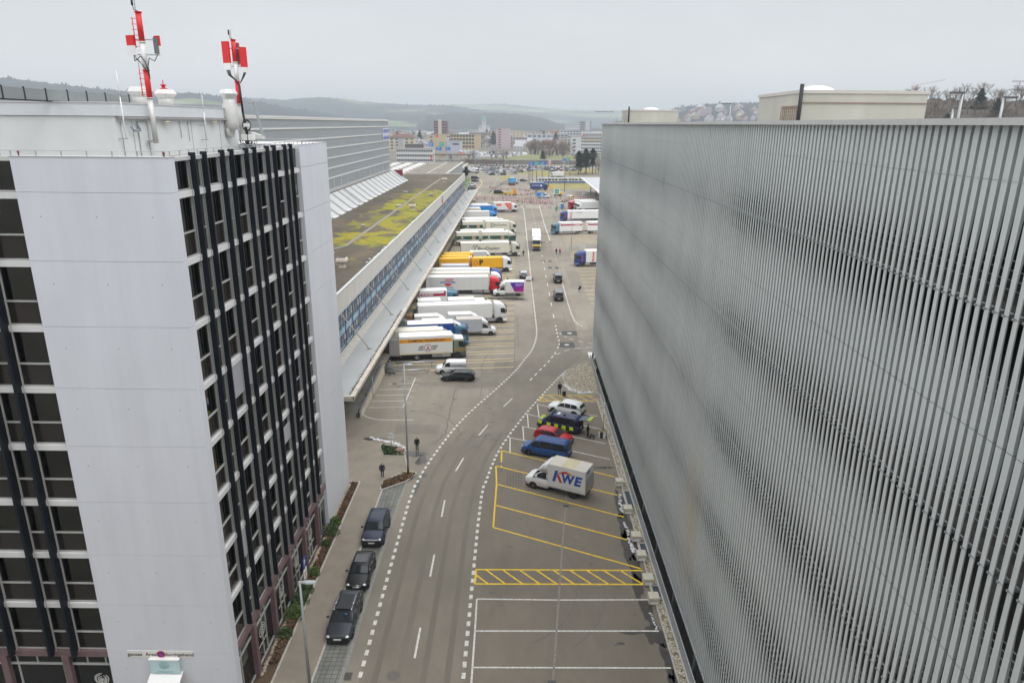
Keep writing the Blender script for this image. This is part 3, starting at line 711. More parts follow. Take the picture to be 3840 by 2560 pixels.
# stair towers on the roof
BEIGE = mat('beige_concrete', (0.50, 0.495, 0.44), .85, 0, .10, .5, stretch=(1, 1, .3))
def rooftop(name, lab, x0, x1, y0, y1, z1):
    t = thing(name, lab, 'roof building', (x0, y0, 33.42))
    k = MB(Matrix.Translation((-x0, -y0, -33.42)))
    k.box(x0, x1, y0, y1, 33.42, z1 - .18); k.build('wall', BEIGE, t)
    k = MB(Matrix.Translation((-x0, -y0, -33.42))); k.box(x0 - .06, x1 + .06, y0 - .06, y1 + .06, z1 - .18, z1); k.build('roof_edge', mat('roof_edge_metal', (.6, .57, .53), .5, .2), t)
    return t
t = rooftop('stair_tower', 'large beige concrete box on the car park roof with a wire trellis', 16.0, 23.1, 41.8, 49.0, 36.45)
k = MB(Matrix.Translation((-16, -41.8, -33.42))); k.box(16.0, 23.1, 41.74, 41.80, 35.75, 35.80); k.box(15.96, 16.02, 42.0, 44.6, 35.55, 35.62); k.build('ledge', mat('ledge_brown', (.28, .2, .16), .7), t)
k = MB(Matrix.Translation((-16, -41.8, -33.42)))
for q in range(9): k.box(15.93, 15.96, 42.1, 44.6, 33.9 + q * .2, 33.92 + q * .2)
for q in range(9): k.box(15.93, 15.96, 42.1 + q * .31, 42.12 + q * .31, 33.7, 35.55)
k.build('trellis', mat('rusty_wire', (.35, .22, .15), .7), t)
k = MB(Matrix.Translation((-16, -41.8, -33.42))); k.ball((18.3, 45.5, 36.4), 1.15, 0, 1, 1, .42, 16, 8); k.build('roof_dome', mat('dome_white', (.8, .82, .83), .25), t)
for nm, x, yq, z1, lab in (('black_vent_pipe', 15.95, 41.6, 36.75, 'black pipe rising past the corner of the large beige roof box'), ('black_vent_pipe', 14.6, 95.7, 36.75, 'black pipe at the small far beige roof box')):
    k = MB(); k.tube((0, 0, 0), (0, 0, z1 - 33.42), .11, 10); o = k.build(nm, BLACK); o.location = (x - .05, yq, 33.42); tag(o, lab, 'pipe')
    k = MB(); k.tube((0, 0, .9), (0, 0, 1.15), .115, 10); k.build('white_band', WHITE, o)
t = rooftop('stair_tower', 'small beige concrete box at the far end of the car park roof', 14.7, 20.9, 96.0, 103, 36.42)
k = MB(Matrix.Translation((-14.7, -96, -33.42))); k.ball((18, 99, 36.35), 1.1, 0, 1, 1, .38, 14, 8); k.build('roof_dome', mat('dome_white'), t)
k = MB(Matrix.Translation((-14.7, -96, -33.42)))
for q in range(9): k.box(14.64, 14.67, 96.6, 101, 33.6 + q * .27, 33.62 + q * .27)
k.build('trellis', mat('rusty_wire'), t)
def roof_lamp(x, yq, h, d, lab):
    t = thing('roof_lamp', lab, 'street lamp', (x, yq, 33.42), 0, 'lamps on the car park roof')
    k = MB(); k.tube((0, 0, 0), (0, 0, h), .05, 8, 0, .04); k.build('post', STEEL, t)
    k = MB(); k.box(min(0, d), max(0, d), -.09, .09, h - .02, h + .04); k.build('lamp_head', mat('lamp_dark', (.09, .09, .1), .4), t)
for a in ((15.2, 25.4, 2.2, -.42, 'nearest lamp post on the car park roof, right of the beige box'), (16.5, 25.2, 2.05, .42, 'lamp post furthest right on the car park roof'), (16.4, 27.8, 1.75, .4, 'shorter lamp post behind the nearest one on the car park roof'), (18.5, 64, 2.9, -.8, 'lamp post left of the large beige box on the car park roof'), (13.6, 103.5, 2.8, -2.6, 'long armed lamp at the far left end of the car park roof')): roof_lamp(*a)

# ================================================================== OFFICE TOWER (left)
CLAD = mat('tower_cladding', (0.65, 0.67, 0.72), .5, 0, .045, .5, stretch=(1, 1, .25))
n, l, b = nodes(CLAD); c = objco(n); src_ = b.inputs['Base Color'].links[0].from_socket
l.new(mixc(n, l, .4, src_, ramp(n, l, noise(n, l, c, 1.6, 5, .7, (1, 1, .035)), [(.28, G3(.90)), (.5, G3(1.0)), (.72, G3(1.05))]), 'MULTIPLY'), b.inputs['Base Color'])
TWX, TWY = -16.39, 33.85
tw = thing('office_tower', 'white clad office tower with dark glass and black vertical fins', 'office tower', (-20, 48, 0))
def tm(): return MB(Matrix.Translation((20, -48, 0)))
J = [32.86, 31.22, 27.9, 24.55, 21.22, 17.92, 14.56, 11.23, 7.9, 4.56, .0]
k = tm(); k.box(-46, -19.4, 37.2, 62.0, 0, 32.3); k.box(-46, -16.95, 34.6, 62.0, 0, 4.2); k.build('core', mat('core_dark', (.10, .095, .085), .9), tw)
k = tm()
for z in J[:-2]: k.box(-46, -16.8, 34.46, 62.0, z - .5, z - .34)
k.box(-46, -24.2, 54.0, 61.9, 0, 32)
k.build('floor_slab', mat('ceiling_grey', (.30, .29, .27), .9), tw)
for z in J[1:-2]:
    k = tm()
    for _ in range(16):
        yq = random.uniform(34.8, 53.5); w = random.uniform(.5, 1.6); k.box(-18.6, -17.1, yq, yq + w, z - .3, z + random.choice((.75, .75, 1.3)))
    for _ in range(6):
        xq = random.uniform(-33, -24.6); k.box(xq, xq + random.uniform(.5, 1.6), 34.7, 36.3, z - .3, z + random.choice((.75, .75, 1.3)))
    o = k.build('office_furniture', mat('furniture_mixed', (.22, .19, .14), .7, 0, .5, .5), tw); o['kind'] = 'stuff'
k = tm()
for a, b2 in zip(J, J[1:]):
    k.box(-23.87, TWX, TWY, 34.45, b2 + .008, a - .008)
    k.box(TWX - .32, TWX - .012, 34.452, 34.5, b2 + .012, a - .012)
k.box(-23.8, TWX - .08, TWY + .05, 34.44, .0, 32.8, 1)
k.build('corner_wall', [CLAD, mat('joint_grey', (.25, .26, .28), .8)], tw)
k = tm()
for a, b2 in zip(J, J[1:]): k.box(-24, TWX, 54.62, 62.49, b2 + .012, a - .012)
k.box(-23.9, TWX - .06, 54.7, 62.4, 0, 32.8, 1)
k.build('pier_wall', [CLAD, mat('joint_grey')], tw)
FINM = mat('fin_black', (0.009, 0.013, 0.019), .5, 0, spec=.25)
FRAME = mat('window_frame_grey', (.44, .45, .43), .5, .2, .08, 3)
SPAN = mat('spandrel_white', (.66, .66, .66), .5, 0, .06, 1.2)
FY = [36.29, 37.64, 39.96, 41.28, 43.58, 44.93, 47.27, 48.62, 50.88, 52.21]
FXs = [-25.8, -27.17, -29.5, -30.85, -33.2]
for a in FY:
    k = tm(); zs = [33.02] + J[1:-1] + [4.75]
    zs = [33.02, 31.0, 27.75, 24.4, 21.05, 17.75, 14.4, 11.05, 7.75, 4.72]
    for z1, z0 in zip(zs, zs[1:]): k.box(-16.50, -16.17, a - .055, a + .055, z0 + .012, z1)
    k.box(-16.49, -16.18, a - .045, a + .045, 4.75, 33)
    k.build('fin', FINM, tw)
    k = tm()
    k.box(-16.40, -16.375, a - .30, a - .275, 4.8, 32.6); k.build('blind_track', FRAME, tw)
for a in FXs:
    k = tm(); zs = [33.02, 31.0, 27.75, 24.4, 21.05, 17.75, 14.4, 11.05, 7.75, 4.3]
    for z1, z0 in zip(zs, zs[1:]): k.box(a - .075, a + .075, 33.6, 34.05, z0 + .012, z1)
    k.box(a - .06, a + .06, 33.62, 34.05, 4.35, 33)
    k.build('fin', FINM, tw)
    k = tm()
    k.box(a + .25, a + .28, 33.87, 33.9, 4.6, 32.6); k.build('blind_track', FRAME, tw)
for z in J[1:-1]:
    if z > 5:
        k = tm(); k.box(-16.75, -16.42, 34.5, 54.3, z - .33, z - .02); k.box(-34, -23.87, 33.98, 34.3, z - .33, z - .02); k.build('spandrel', SPAN, tw)
k = tm(); k.box(-16.75, -16.40, 34.5, 54.4, 32.66, 32.86); k.box(-34, -23.88, 33.95, 34.3, 32.66, 32.86); k.box(-23.9, TWX + .03, TWY - .03, 34.5, 32.862, 32.9); k.box(-24, TWX + .02, 54.6, 62.51, 32.862, 32.9)
k.build('roof_edge', mat('roof_trim', (.6, .6, .6), .45, .2), tw)
k = tm(); k.box(-45, -16.9, 34.5, 61.9, 32.3, 32.42); k.build('roof', mat('roof_gravel', (.35, .35, .33), .9, 0, .2, 3), tw)
def tint(nm, c):
    m = bpy.data.materials.new(nm); m.use_nodes = True; n, l = m.node_tree.nodes, m.node_tree.links
    out = n['Material Output']; n.remove(n['Principled BSDF'])
    tr_ = n.new('ShaderNodeBsdfTransparent'); tr_.inputs['Color'].default_value = (*c, 1); gl = n.new('ShaderNodeBsdfGlossy'); gl.inputs['Roughness'].default_value = .02; gl.inputs['Color'].default_value = (.85, .85, .85, 1)
    bp = n.new('ShaderNodeBump'); bp.inputs['Strength'].default_value = .12; bp.inputs['Distance'].default_value = .06
    l.new(noise(n, l, objco(n), .55, 2, .5, (1, 1, .55), .8), bp.inputs['Height']); l.new(bp.outputs['Normal'], gl.inputs['Normal'])
    fr = n.new('ShaderNodeFresnel'); fr.inputs['IOR'].default_value = 1.85; mxs = n.new('ShaderNodeMixShader'); l.new(fr.outputs[0], mxs.inputs[0]); l.new(tr_.outputs[0], mxs.inputs[1]); l.new(gl.outputs[0], mxs.inputs[2]); l.new(mxs.outputs[0], out.inputs['Surface']); return m
PANES = [tint('tinted_glass_' + a, c_) for a, c_ in (('brown', (.30, .27, .24)), ('green', (.26, .29, .23)), ('black', (.20, .20, .20)), ('grey', (.32, .32, .31)))]
BLIN = [mat('blind_cream', (.50, .45, .36), .8), mat('blind_grey', (.40, .40, .40), .8)]
LOWP = mat('spandrel_glass_brown', (.024, .019, .018), .12, 0, spec=.6)
def window(a, b2, z0, z1, tr, side, name='window', k=None):
    own = k is None
    k = k or tm()
    def bx(u0, u1, d0, d1, w0, w1, m):
        if side: k.box(-16.62 + d0, -16.62 + d1, u0, u1, w0, w1, m)
        else: k.box(u0, u1, 34.18 - d1, 34.18 - d0, w0, w1, m)
    bx(a, b2, -.06, 0, z0, z1, 1) if not tr else (bx(a, b2, -.06, 0, tr, z1, 1), bx(a, b2, -.06, .002, z0, tr, 2))
    bx(a, a + .07, 0, .06, z0, z1, 0); bx(b2 - .07, b2, 0, .06, z0, z1, 0)
    if tr: bx(a + .09, b2 - .09, 0, .08, tr - .04, tr + .04, 0)
    bx(a + .09, b2 - .09, 0, .06, z0, z0 + .06, 0)
    if random.random() < .38 and own:
        dz = random.choice((.35, .6, 1.0, 1.7)); q = random.random() < .5; hw_w = b2 - a
        bx(a + .12, a + (hw_w * random.choice((.5, .95)) if not q else hw_w - .1), -.16, -.13, max(z0 + .1, z1 - dz), z1, 3)
    if own: return k.build(name, [FRAME, random.choice(PANES), LOWP, random.choice(BLIN)], tw)
edges = [34.5] + FY + [54.3]
far = tm()
for i, (a, b2) in enumerate(zip(edges, edges[1:])):
    for j in range(len(J) - 2):
        z1, z0 = J[j], J[j + 1]
        if j == 0: args = (a + .06, b2 - .06, z0, 32.66, None, True)
        else: args = (a + .06, b2 - .06, z0, z1 - .33, z0 + 1.24, True)
        if i >= 7 or j == len(J) - 3 and i > 3: window(*args, k=far)
        else: window(*args)
o = far.build('window_strip', [FRAME, PANES[0], LOWP], tw); o['kind'] = 'stuff'
fe = [-23.87] + FXs
for a, b2 in zip(fe, fe[1:]):
    for j in range(len(J) - 2):
        z1, z0 = J[j], J[j + 1]
        if j == 0: window(b2 + .06, a - .06, z0, 32.66, None, False)
        else: window(b2 + .06, a - .06, z0, z1 - .33, z0 + 1.24, False)
# louvred blinds drawn outside some panes
BL_ = mat('blind_slat', (.55, .54, .58), .5, .3)
for (a, b2, z0, z1) in ((39.96, 41.28, 18.9, 20.9), (37.64, 39.96, 18.9, 20.9), (36.29, 37.64, 9.0, 10.9), (52.21, 52.9, 22.2, 24.2), (44.93, 47.2, 12.4, 13.6)):
    k = tm(); z = z0
    while z < z1: k.box(-16.5, -16.44, a + .1, b2 - .1, z, z + .035); z += .085
    k.build('blind', BL_, tw)
# ground floor: mauve steel frame, columns, glazed doors with the restaurant emblem
MAUVE = mat('mauve_steel', (.17, .11, .118), .5, 0, .15, 2)
k = tm(); k.box(-16.7, -16.36, 34.5, 54.4, 4.15, 4.54); k.box(-34, -23.88, 33.95, 34.3, 4.15, 4.54); k.build('ground_beam', MAUVE, tw)
for a in (36.97, 40.62, 44.25, 47.95, 51.55):
    k = tm(); k.box(-16.65, -16.30, a - .18, a + .18, 0, 4.15); k.build('column', MAUVE, tw)
for a in (-26.5, -30.2):
    k = tm(); k.box(a - .2, a + .2, 33.9, 34.25, 0, 4.15); k.build('column', MAUVE, tw)
k = tm(); k.box(-16.72, -16.62, 34.5, 54.4, 0, 4.15); k.build('shop_glass', GLASSD, tw)
k = tm(); k.box(-34, -23.88, 34.2, 34.28, 0, 4.15); k.build('shop_glass', GLASSD, tw)
k = tm()
for z in (3.25, .25): k.box(-16.62, -16.55, 34.5, 54.4, z, z + .12)
for a in (35, 38.5, 39.2, 42.2, 42.9, 45.8, 46.5, 49.4, 50, 53): k.box(-16.62, -16.56, a, a + .09, .2, 4.15)
k.box(-34, -23.88, 34.12, 34.2, 3.4, 3.52)
for a in (-24.3, -25.4, -26.9, -28.4, -29.6): k.box(a, a + .08, 34.13, 34.2, 0 if a in (-26.9, -29.6) else 3.4, 4.15)
k.build('shop_frame', FRAME, tw)
def ring_logo(parent, m, loc, r, face, txt=True, tm_=None):
    k = MB()
    for q, (rr, w2, ox, oy) in enumerate(((1, .10, 0, 0), (.78, .09, -.05, -.06), (.55, .10, .02, -.12), (.32, .10, .0, -.18), (.12, .12, 0, -.2))):
        nn = 28
        a0 = random.uniform(0, 6); 
        vs = []; 
        for i in range(nn + 1):
            t = a0 + 5.7 * i / nn
            for d2 in (-w2 / 2, w2 / 2): vs.append(((rr + d2) * math.cos(t) * r + ox * r, (rr + d2) * math.sin(t) * r * .9 + oy * r, .004))
        k.add(vs, [(2 * i, 2 * i + 1, 2 * i + 3, 2 * i + 2) for i in range(nn)])
    o = k.build('emblem', m, parent); o.location = loc; o.rotation_euler = FACE[face]
    return o
for yq in (38.6, 42.6, 46.2, 49.9):
    ring_logo(tw, WHITE, (-16.60 + 20, yq - 48, 2.35), .5, '+x'); letter('svrestaurant', WHITE, tw, (-16.60 + 20, yq - 48, 1.5), .32, '+x', .01)
ring_logo(tw, WHITE, (-24.75 + 20, 34.17 - 48, 2.35), .42, '-y'); letter('svrestaurant', WHITE, tw, (-24.75 + 20, 34.17 - 48, 1.78), .27, '-y', .01)
# penthouse storey on the roof
ph = thing('plant_storey', 'pale grey plant storey set back on the tower roof', 'roof building', (-21, 45, 32.42))
def pm(): return MB(Matrix.Translation((21, -45, -32.42)))
k = tm()
for z in J[1:-1]:
    for x in (-22.9, -20.2, -17.5): k.tube((x, TWY - .004, z - 1.15), (x, TWY + .01, z - 1.15), .03, 8)
k.build('fixing', mat('fixing_grey', (.2, .21, .23), .7), tw)
PALE = mat('pale_panel', (.64, .66, .66), .55, 0, .05, .6)
PALE2 = mat('pale_panel_bluish', (.62, .65, .68), .55, 0, .05, .6)
k = pm(); k.box(-46, -20.98, 38.05, 54.9, 32.42, 34.72); k.build('wall', PALE, ph)
k = pm(); k.box(-46, -20.9, 37.97, 52.8, 34.74, 35.38); k.build('fascia', PALE2, ph)
k = pm(); k.box(-46.02, -20.86, 37.93, 52.85, 35.38, 35.44); k.build('roof_edge', mat('roof_trim'), ph)
k = pm(); k.box(-20.98, -20.72, 38.3, 52.8, 34.60, 34.72); k.build('gutter', mat('gutter_grey', (.33, .33, .32), .6, .2, .2, 6), ph)
k = pm()
for yq in (39.8, 47.0, 49.0, 51.5): k.box(-20.99, -20.965, yq, yq + .03, 32.45, 34.6)
for x in (-27.3, -33): k.box(x, x + .03, 38.03, 38.055, 32.45, 34.7)
k.build('panel_joint', mat('joint_grey'), ph)
k = pm(); k.box(-20.98, -20.955, 40.35, 41.35, 32.42, 34.42); o = k.build('door', mat('door_pale', (.66, .68, .69), .5), ph)
k = pm(); k.box(-20.955, -20.93, 40.3, 40.36, 32.42, 34.45); k.box(-20.955, -20.93, 41.34, 41.40, 32.42, 34.45); k.box(-20.955, -20.93, 40.3, 41.4, 34.42, 34.48); k.build('door_frame', FRAME, o)
for yq in (43.4, 50.2):
    k = pm(); k.ball((-20.75, yq, 34.45), .3, 0, .5, 1.1, .18, 12, 6); k.build('wall_lamp', mat('lamp_cream', (.55, .5, .33), .4), ph)
k = pm(); k.path([(-20.9, 40.2, 34.4), (-20.75, 40.2, 34.0), (-20.75, 39.5, 34.0), (-20.8, 39.3, 34.2)], .05, 8); k.build('conduit', mat('conduit_blue', (.25, .29, .34), .5), ph)
k = pm()
for yq, z0 in ((45.4, 33.5), (46.5, 33.3), (38.6, 32.5)): k.tube((-20.93, yq, 34.5), (-20.93, yq, z0), .02, 6)
k.build('downpipe', STEEL, ph)
# glass screens behind
sc = thing('wind_screen', 'row of dark green grey screens along the roof edge at far left', 'screen', (-24, 38, 35.4))
SCR = mat('screen_glass', (.23, .26, .26), .25, 0, .05, 1)
ys = [30.5, 32.6, 34.4, 35.95, 37.6, 39.4, 41.15, 43.0, 44.6, 45.6]
for a, b2 in zip(ys, ys[1:]):
    k = MB(); k.box(-.02, .02, a - 38 + .04, b2 - 38 - .04, .08, .6); k.build('screen_panel', SCR, sc)
k = MB()
k.box(-.03, .05, ys[0] - 38, ys[-1] - 38, 0, .07)
for a in ys: k.box(-.03, .05, a - 38 - .03, a - 38 + .03, 0, .66)
k.build('screen_frame', BLACK, sc)
# vents
VM = mat('vent_metal', (.60, .60, .58), .45, .3, .08, 3)
def vent(x, yq, z0, r, lab, name='roof_vent'):
    t = thing(name, lab, 'vent', (x, yq, z0), 0, 'mushroom vents on the tower roof')
    k = MB(); k.tube((0, 0, 0), (0, 0, .5), r * .62, 4 * 4); k.build('shaft', VM, t)
    k = MB(); k.loft([[(q * math.cos(i * PI / 3), q * math.sin(i * PI / 3), z) for i in range(6)] for q, z in ((r * .6, .42), (r, .72), (r * .97, .76), (r * .72, 1.0))], 0, True, True, False); k.build('hood', VM, t)
vent(-22.6, 44.2, 35.44, .72, 'left of the two grey mushroom vents, by the red and white mast foot'); vent(-22.6, 47.5, 35.44, .75, 'right of the two grey mushroom vents, with a red beacon behind it')
t = thing('exhaust_duct', 'fat grey goose neck exhaust duct at the far end of the plant storey', 'duct', (-20.6, 52.8, 33.4))
k = MB(); k.loft([[(px_, py_ + s_ * math.cos(i * PI / 6), pz_ + s_ * 0) if False else (px_ + .0 + s_ * math.sin(i * PI / 6), py_ + s_ * math.cos(i * PI / 6), pz_) for i in range(12)] for px_, py_, pz_, s_ in ((0, 0, .55, .5), (0, 0, 1.0, .52), (0, 0, 2.2, .52), (0, 0, 2.4, .42), (0, 0, 2.7, .42))], 0)
k.build('duct_pipe', VM, t)
k = MB(); k.loft([[(.0 - .35 * u, s_ * math.cos(i * PI / 6) - u * .1, .5 - u * .1 + s_ * math.sin(i * PI / 6)) for i in range(12)] for u, s_ in ((0, .5), (.8, .45))], 0); k.build('elbow', VM, t)
k = MB(); k.loft([[(q * math.cos(i * PI / 4), q * math.sin(i * PI / 4), z) for i in range(8)] for q, z in ((.45, 2.7), (.68, 3.0), (.66, 3.03), (.5, 3.3))], 0, True, True, False); k.build('hood', VM, t)
# beacon
t = thing('obstruction_beacon', 'small red beacon standing behind the right mushroom vent', 'beacon', (-22.9, 48.0, 36.2))
k = MB(); k.tube((0, 0, 0), (0, 0, .55), .12, 8); k.tube((0, 0, .28), (0, 0, .33), .24, 8); k.tube((0, 0, .5), (0, 0, .56), .2, 8); k.tube((0, 0, .55), (0, 0, .85), .03, 6); k.build('beacon_body', RED, t)
# masts
REDM = mat('mast_red', (.66, .02, .025), .45, 0, .08, 4)
def mast(x, yq, z0, bands, top, lab, r=.15):
    t = thing('antenna_mast', lab, 'antenna mast', (x, yq, z0))
    cols = {'g': VM, 'r': REDM, 'w': WHITE}
    for cc_, a, b2 in bands:
        k = MB(); k.tube((0, 0, a - z0), (0, 0, b2 - z0), r if cc_ != 'r' else r + .004, 14); k.tube((0, 0, b2 - z0 - .05), (0, 0, b2 - z0), r + .05, 14); k.build('mast_tube', cols[cc_], t)
    k = MB(); k.tube((-.1, -.05, top - z0), (-.1, -.05, top - z0 + .65), .015, 5); k.path([(.05, 0, top - z0), (-.22, 0, top - z0 + .1), (-.25, 0, top - z0 + .35)], .02, 5); k.tube((-.26, 0, top - z0 + .3), (-.26, 0, top - z0 + .62), .06, 8); k.build('whip', BLACK, t)
    return t
def panel(t, x, yq, z0, z1, w, d, split, rz, back=False):
    k = MB(Matrix.Translation((x, yq, 0)) @ Matrix.Rotation(rz, 4, 'Z'))
    k.box(-w / 2, w / 2, -d / 2, d / 2, z0, split, 1); k.box(-w / 2, w / 2, -d / 2, d / 2, split, z1, 0)
    o = k.build('antenna_panel', [REDM, WHITE], t)
    k = MB(Matrix.Translation((x, yq, 0)) @ Matrix.Rotation(rz, 4, 'Z')); k.box(-w * .4, w * .4, d / 2, d / 2 + .08, z0 + .1, z1 - .1); k.build('panel_back', mat('panel_grey', (.14, .16, .17), .5), o)
def cable(t, pts, r=.02):
    k = MB(); k.path(pts, r, 6); return k
m1 = mast(-20.55, 41.3, 33.3, (('g', 33.3, 35.75), ('r', 35.75, 37.2), ('w', 37.2, 38.65), ('r', 38.65, 40.15)), 40.15, 'taller red and white antenna mast with one dark panel seen from behind')
panel(m1, -.58, -.1, 37.95 - 33.3, 38.95 - 33.3, .46, .14, 38.43 - 33.3, R(-18))
panel(m1, .78, .1, 37.95 - 33.3, 38.95 - 33.3, .4, .12, 38.43 - 33.3, R(150))
k = MB()
for z in (38.75, 37.98): k.bar((-.6, 0, z - 33.3), (.8, .05, z - 33.3), .06, .06)
k.box(-.32, .0, -.4, -.0, 33.35 - 33.3, 33.42 - 33.3); k.box(-.4, .0, -.06, .06, .05, .15); k.box(-.4, 0, -.06, .06, 1.3, 1.4)
k.build('bracket', STEEL, m1)
k = MB()
for pts in ([(-.5, 0, 4.65), (-.35, -.15, 4.4), (-.1, -.17, 4.6), (.1, -.17, 4.3), (.2, -.17, 3.9), (.2, -.15, 3.5)], [(.75, 0, 4.65), (.6, -.1, 4.35), (.35, -.17, 4.5), (.24, -.17, 4.1), (.24, -.16, 3.4)], [(-.55, 0, 4.65), (-.5, -.1, 4.35), (-.3, -.15, 4.45), (.15, -.18, 3.8)]): k.path(pts, .022, 6)
k.build('cable', BLACK, m1)
for a, b2, mm_ in ((35.8, 37.25, REDM), (37.25, 38.3, WHITE), (38.3, 39.85, REDM)):
    k = MB(); k.tube((-.33, -.08, a - 33.3), (-.33, -.08, b2 - 33.3), .025, 6)
    z = a + .1
    while z < b2: k.bar((-.42, -.08, z - 33.3), (-.14, -.03, z - 33.3), .025, .025); z += .28
    k.build('climbing_rungs', mm_, m1)
m2 = mast(-20.3, 53.9, 33.2, (('g', 33.2, 35.75), ('r', 35.75, 37.3), ('w', 37.3, 38.6), ('r', 38.6, 40.1)), 40.1, 'shorter looking far mast with two red panels and a thick black cable loom', .16)
panel(m2, -.5, -.2, 38.05 - 33.2, 39.95 - 33.2, .55, .16, 38.5 - 33.2, R(-15)); panel(m2, .62, .0, 37.9 - 33.2, 39.6 - 33.2, .48, .16, 38.25 - 33.2, R(25)); panel(m2, .05, .3, 38.4 - 33.2, 39.9 - 33.2, .45, .16, 38.5 - 33.2, R(180))
k = MB()
for z in (39.5, 38.3): k.bar((-.5, 0, z - 33.2), (.6, .1, z - 33.2), .06, .06)
k.build('bracket', STEEL, m2)
k = MB()
for q in range(5): k.path([(-.6 + q * .06, -.2, 4.85), (-.5 + q * .05, -.22, 4.5), (-.1 + q * .02, -.22, 4.2), (.18 + q * .02, -.2, 3.8), (.2 + q * .03, -.2, 2.0), (.35 + q * .04, -.2, .3), (.3 + q * .05, -.25, -.4)], .022, 6)
for q in range(4): k.path([(.6 + q * .05, -.1, 4.7), (.5 + q * .04, -.2, 4.4), (.26, -.22, 3.9)], .02, 6)
for q in range(14):
    cx = random.uniform(.0, .9); r1 = random.uniform(.2, .42); zc = random.uniform(-.35, .1)
    k.path([(cx + r1 * math.cos(R(180 + i * 24)), -.25 + random.uniform(-.05, .05), zc + 1.0 * r1 * math.sin(R(180 + i * 24))) for i in range(9)], .02, 5)
for q in range(4): k.path([(.45 + .32 * math.cos(R(i * 36 + q * 20)), -.22, 1.05 + (.3 + q * .04) * math.sin(R(i * 36 + q * 20))) for i in range(11)], .02, 5)
k.build('cable', BLACK, m2)
k = MB(); k.box(.0, .42, -.35, -.1, .0, .42); k.box(.5, .95, -.35, -.1, .0, .42); k.box(.3, .62, -.35, -.1, .95, 1.2); k.build('radio_unit', WHITE, m2, .02)
# whips, hoist, railing
for i, (x, yq, z0, z1, lab) in enumerate(((-20.6, 38.3, 33.6, 36.95, 'tall thin white whip aerial left of the big mast'), (-20.6, 48.3, 33.35, 36.15, 'thin white whip aerial between the two masts'))):
    t = thing('whip_aerial', lab, 'aerial', (x, yq, z0)); k = MB(); k.tube((0, 0, 0), (0, 0, (z1 - z0) * .62), .032, 8); k.tube((0, 0, (z1 - z0) * .6), (0, 0, z1 - z0), .018, 6); k.build('rod', WHITE, t)
    k = MB(); k.bar((-.4, 0, 0), (.1, 0, 0), .06, .05); k.bar((-.4, 0, .9), (.05, 0, .9), .04, .04); k.build('wall_arm', STEEL, t)
t = thing('roof_hoist', 'grey lifting davit with a flat base plate beside the far mast', 'hoist', (-19.9, 56.4, 33.25))
k = MB(); k.bar((.25, 0, .1), (-.25, 0, 2.75), .16, .1); k.bar((-.25, 0, 2.75), (-.5, -.3, 2.6), .12, .12); k.build('boom', STEEL, t); k = MB(); k.prism([(-.6, .5), (-.5, .0), (.3, .0), (.3, .2)], 'y', -.3, .3); k.build('base_plate', VM, t)
rl = thing('roof_railing', 'thin metal rail on short posts along the tower roof edge', 'railing', (-16.6, 44, 32.88))
k = MB(Matrix.Translation((16.6, -44, -32.88)))
k.tube((-16.55, 34.1, 33.14), (-16.55, 62.3, 33.14), .018, 6); k.tube((-34, 34.0, 33.14), (-16.55, 34.0, 33.14), .018, 6); k.tube((-24, 62.3, 33.14), (-16.5, 62.3, 33.14), .018, 6)
k.build('rail', STEEL, rl)
k = MB(Matrix.Translation((16.6, -44, -32.88))); q = 34.4
while q < 62: k.box(-16.57, -16.53, q, q + .03, 32.86, 33.14); q += 1.02
q = -33.5
while q < -16.6: k.box(q, q + .05, 33.98, 34.02, 32.86, 33.14); q += 1.2
k.build('rail_post', STEEL, rl)
for i, (x, yq, lab) in enumerate(((-16.62, 34.0, 'small red roof light at the near tower corner'), (-23.5, 34.0, 'small red roof light at the left end of the corner wall'), (-17, 57.5, 'small dark roof light near the white pier'))):
    k = MB(); k.tube((0, 0, 0), (0, 0, .12), .03, 6); k.ball((0, 0, .16), .06, 1); o = k.build('roof_light', [BLACK, mat('dark_red', (.2, .02, .05), .4)]); o.location = (x, yq, 32.9); tag(o, lab, 'lamp')
# signs on the corner wall
sg = thing('no_parking_sign', 'long white wall sign reading ganzes Areal and durchgehend with a no stopping disc', 'sign', (-20.73, 33.83, 4.5))
k = MB(); k.box(-1.97, 1.97, 0, .02, -.23, .23); k.build('board', mat('sign_white', (.74, .74, .70), .5), sg)
k = MB(); k.tube((.03, -.004, 0), (.03, -.012, 0), .25, 24); o = k.build('disc', RED, sg)
k = MB(); k.tube((.03, -.013, 0), (.03, -.016, 0), .19, 24); k.build('disc_face', mat('sign_blue', (.02, .05, .30), .4), o)
k = MB(); k.bar((-.11, -.018, .14), (.17, -.018, -.14), .01, .055); k.build('disc_bar', RED, o)
letter('ganzes  Areal', INK, sg, (-1.07, -.006, -.02), .33, '-y', .006); letter('durchgehend', INK, sg, (1.1, -.006, -.02), .33, '-y', .006)
sv = thing('restaurant_sign', 'pale blue box sign with ring emblem above the white awning', 'sign', (-20.5, 33.84, 3.3))
k = MB(); k.box(-.88, .88, -.22, 0, 0, .94); k.build('sign_box', mat('sign_pale_blue', (.50, .66, .70), .4), sv, .02)
k = MB(); k.box(-.9, .9, -.24, 0, .94, .98); k.build('lid', WHITE, sv)
TEAL = mat('teal_print', (.18, .42, .42), .5)
ring_logo(sv, TEAL, (0, -.226, .58), .28, '-y'); letter('svrestaurant', TEAL, sv, (0, -.226, .14), .2, '-y', .004)
t = thing('awning', 'white sloping entrance awning below the pale blue restaurant sign', 'awning', (-20.5, 33.84, 0))
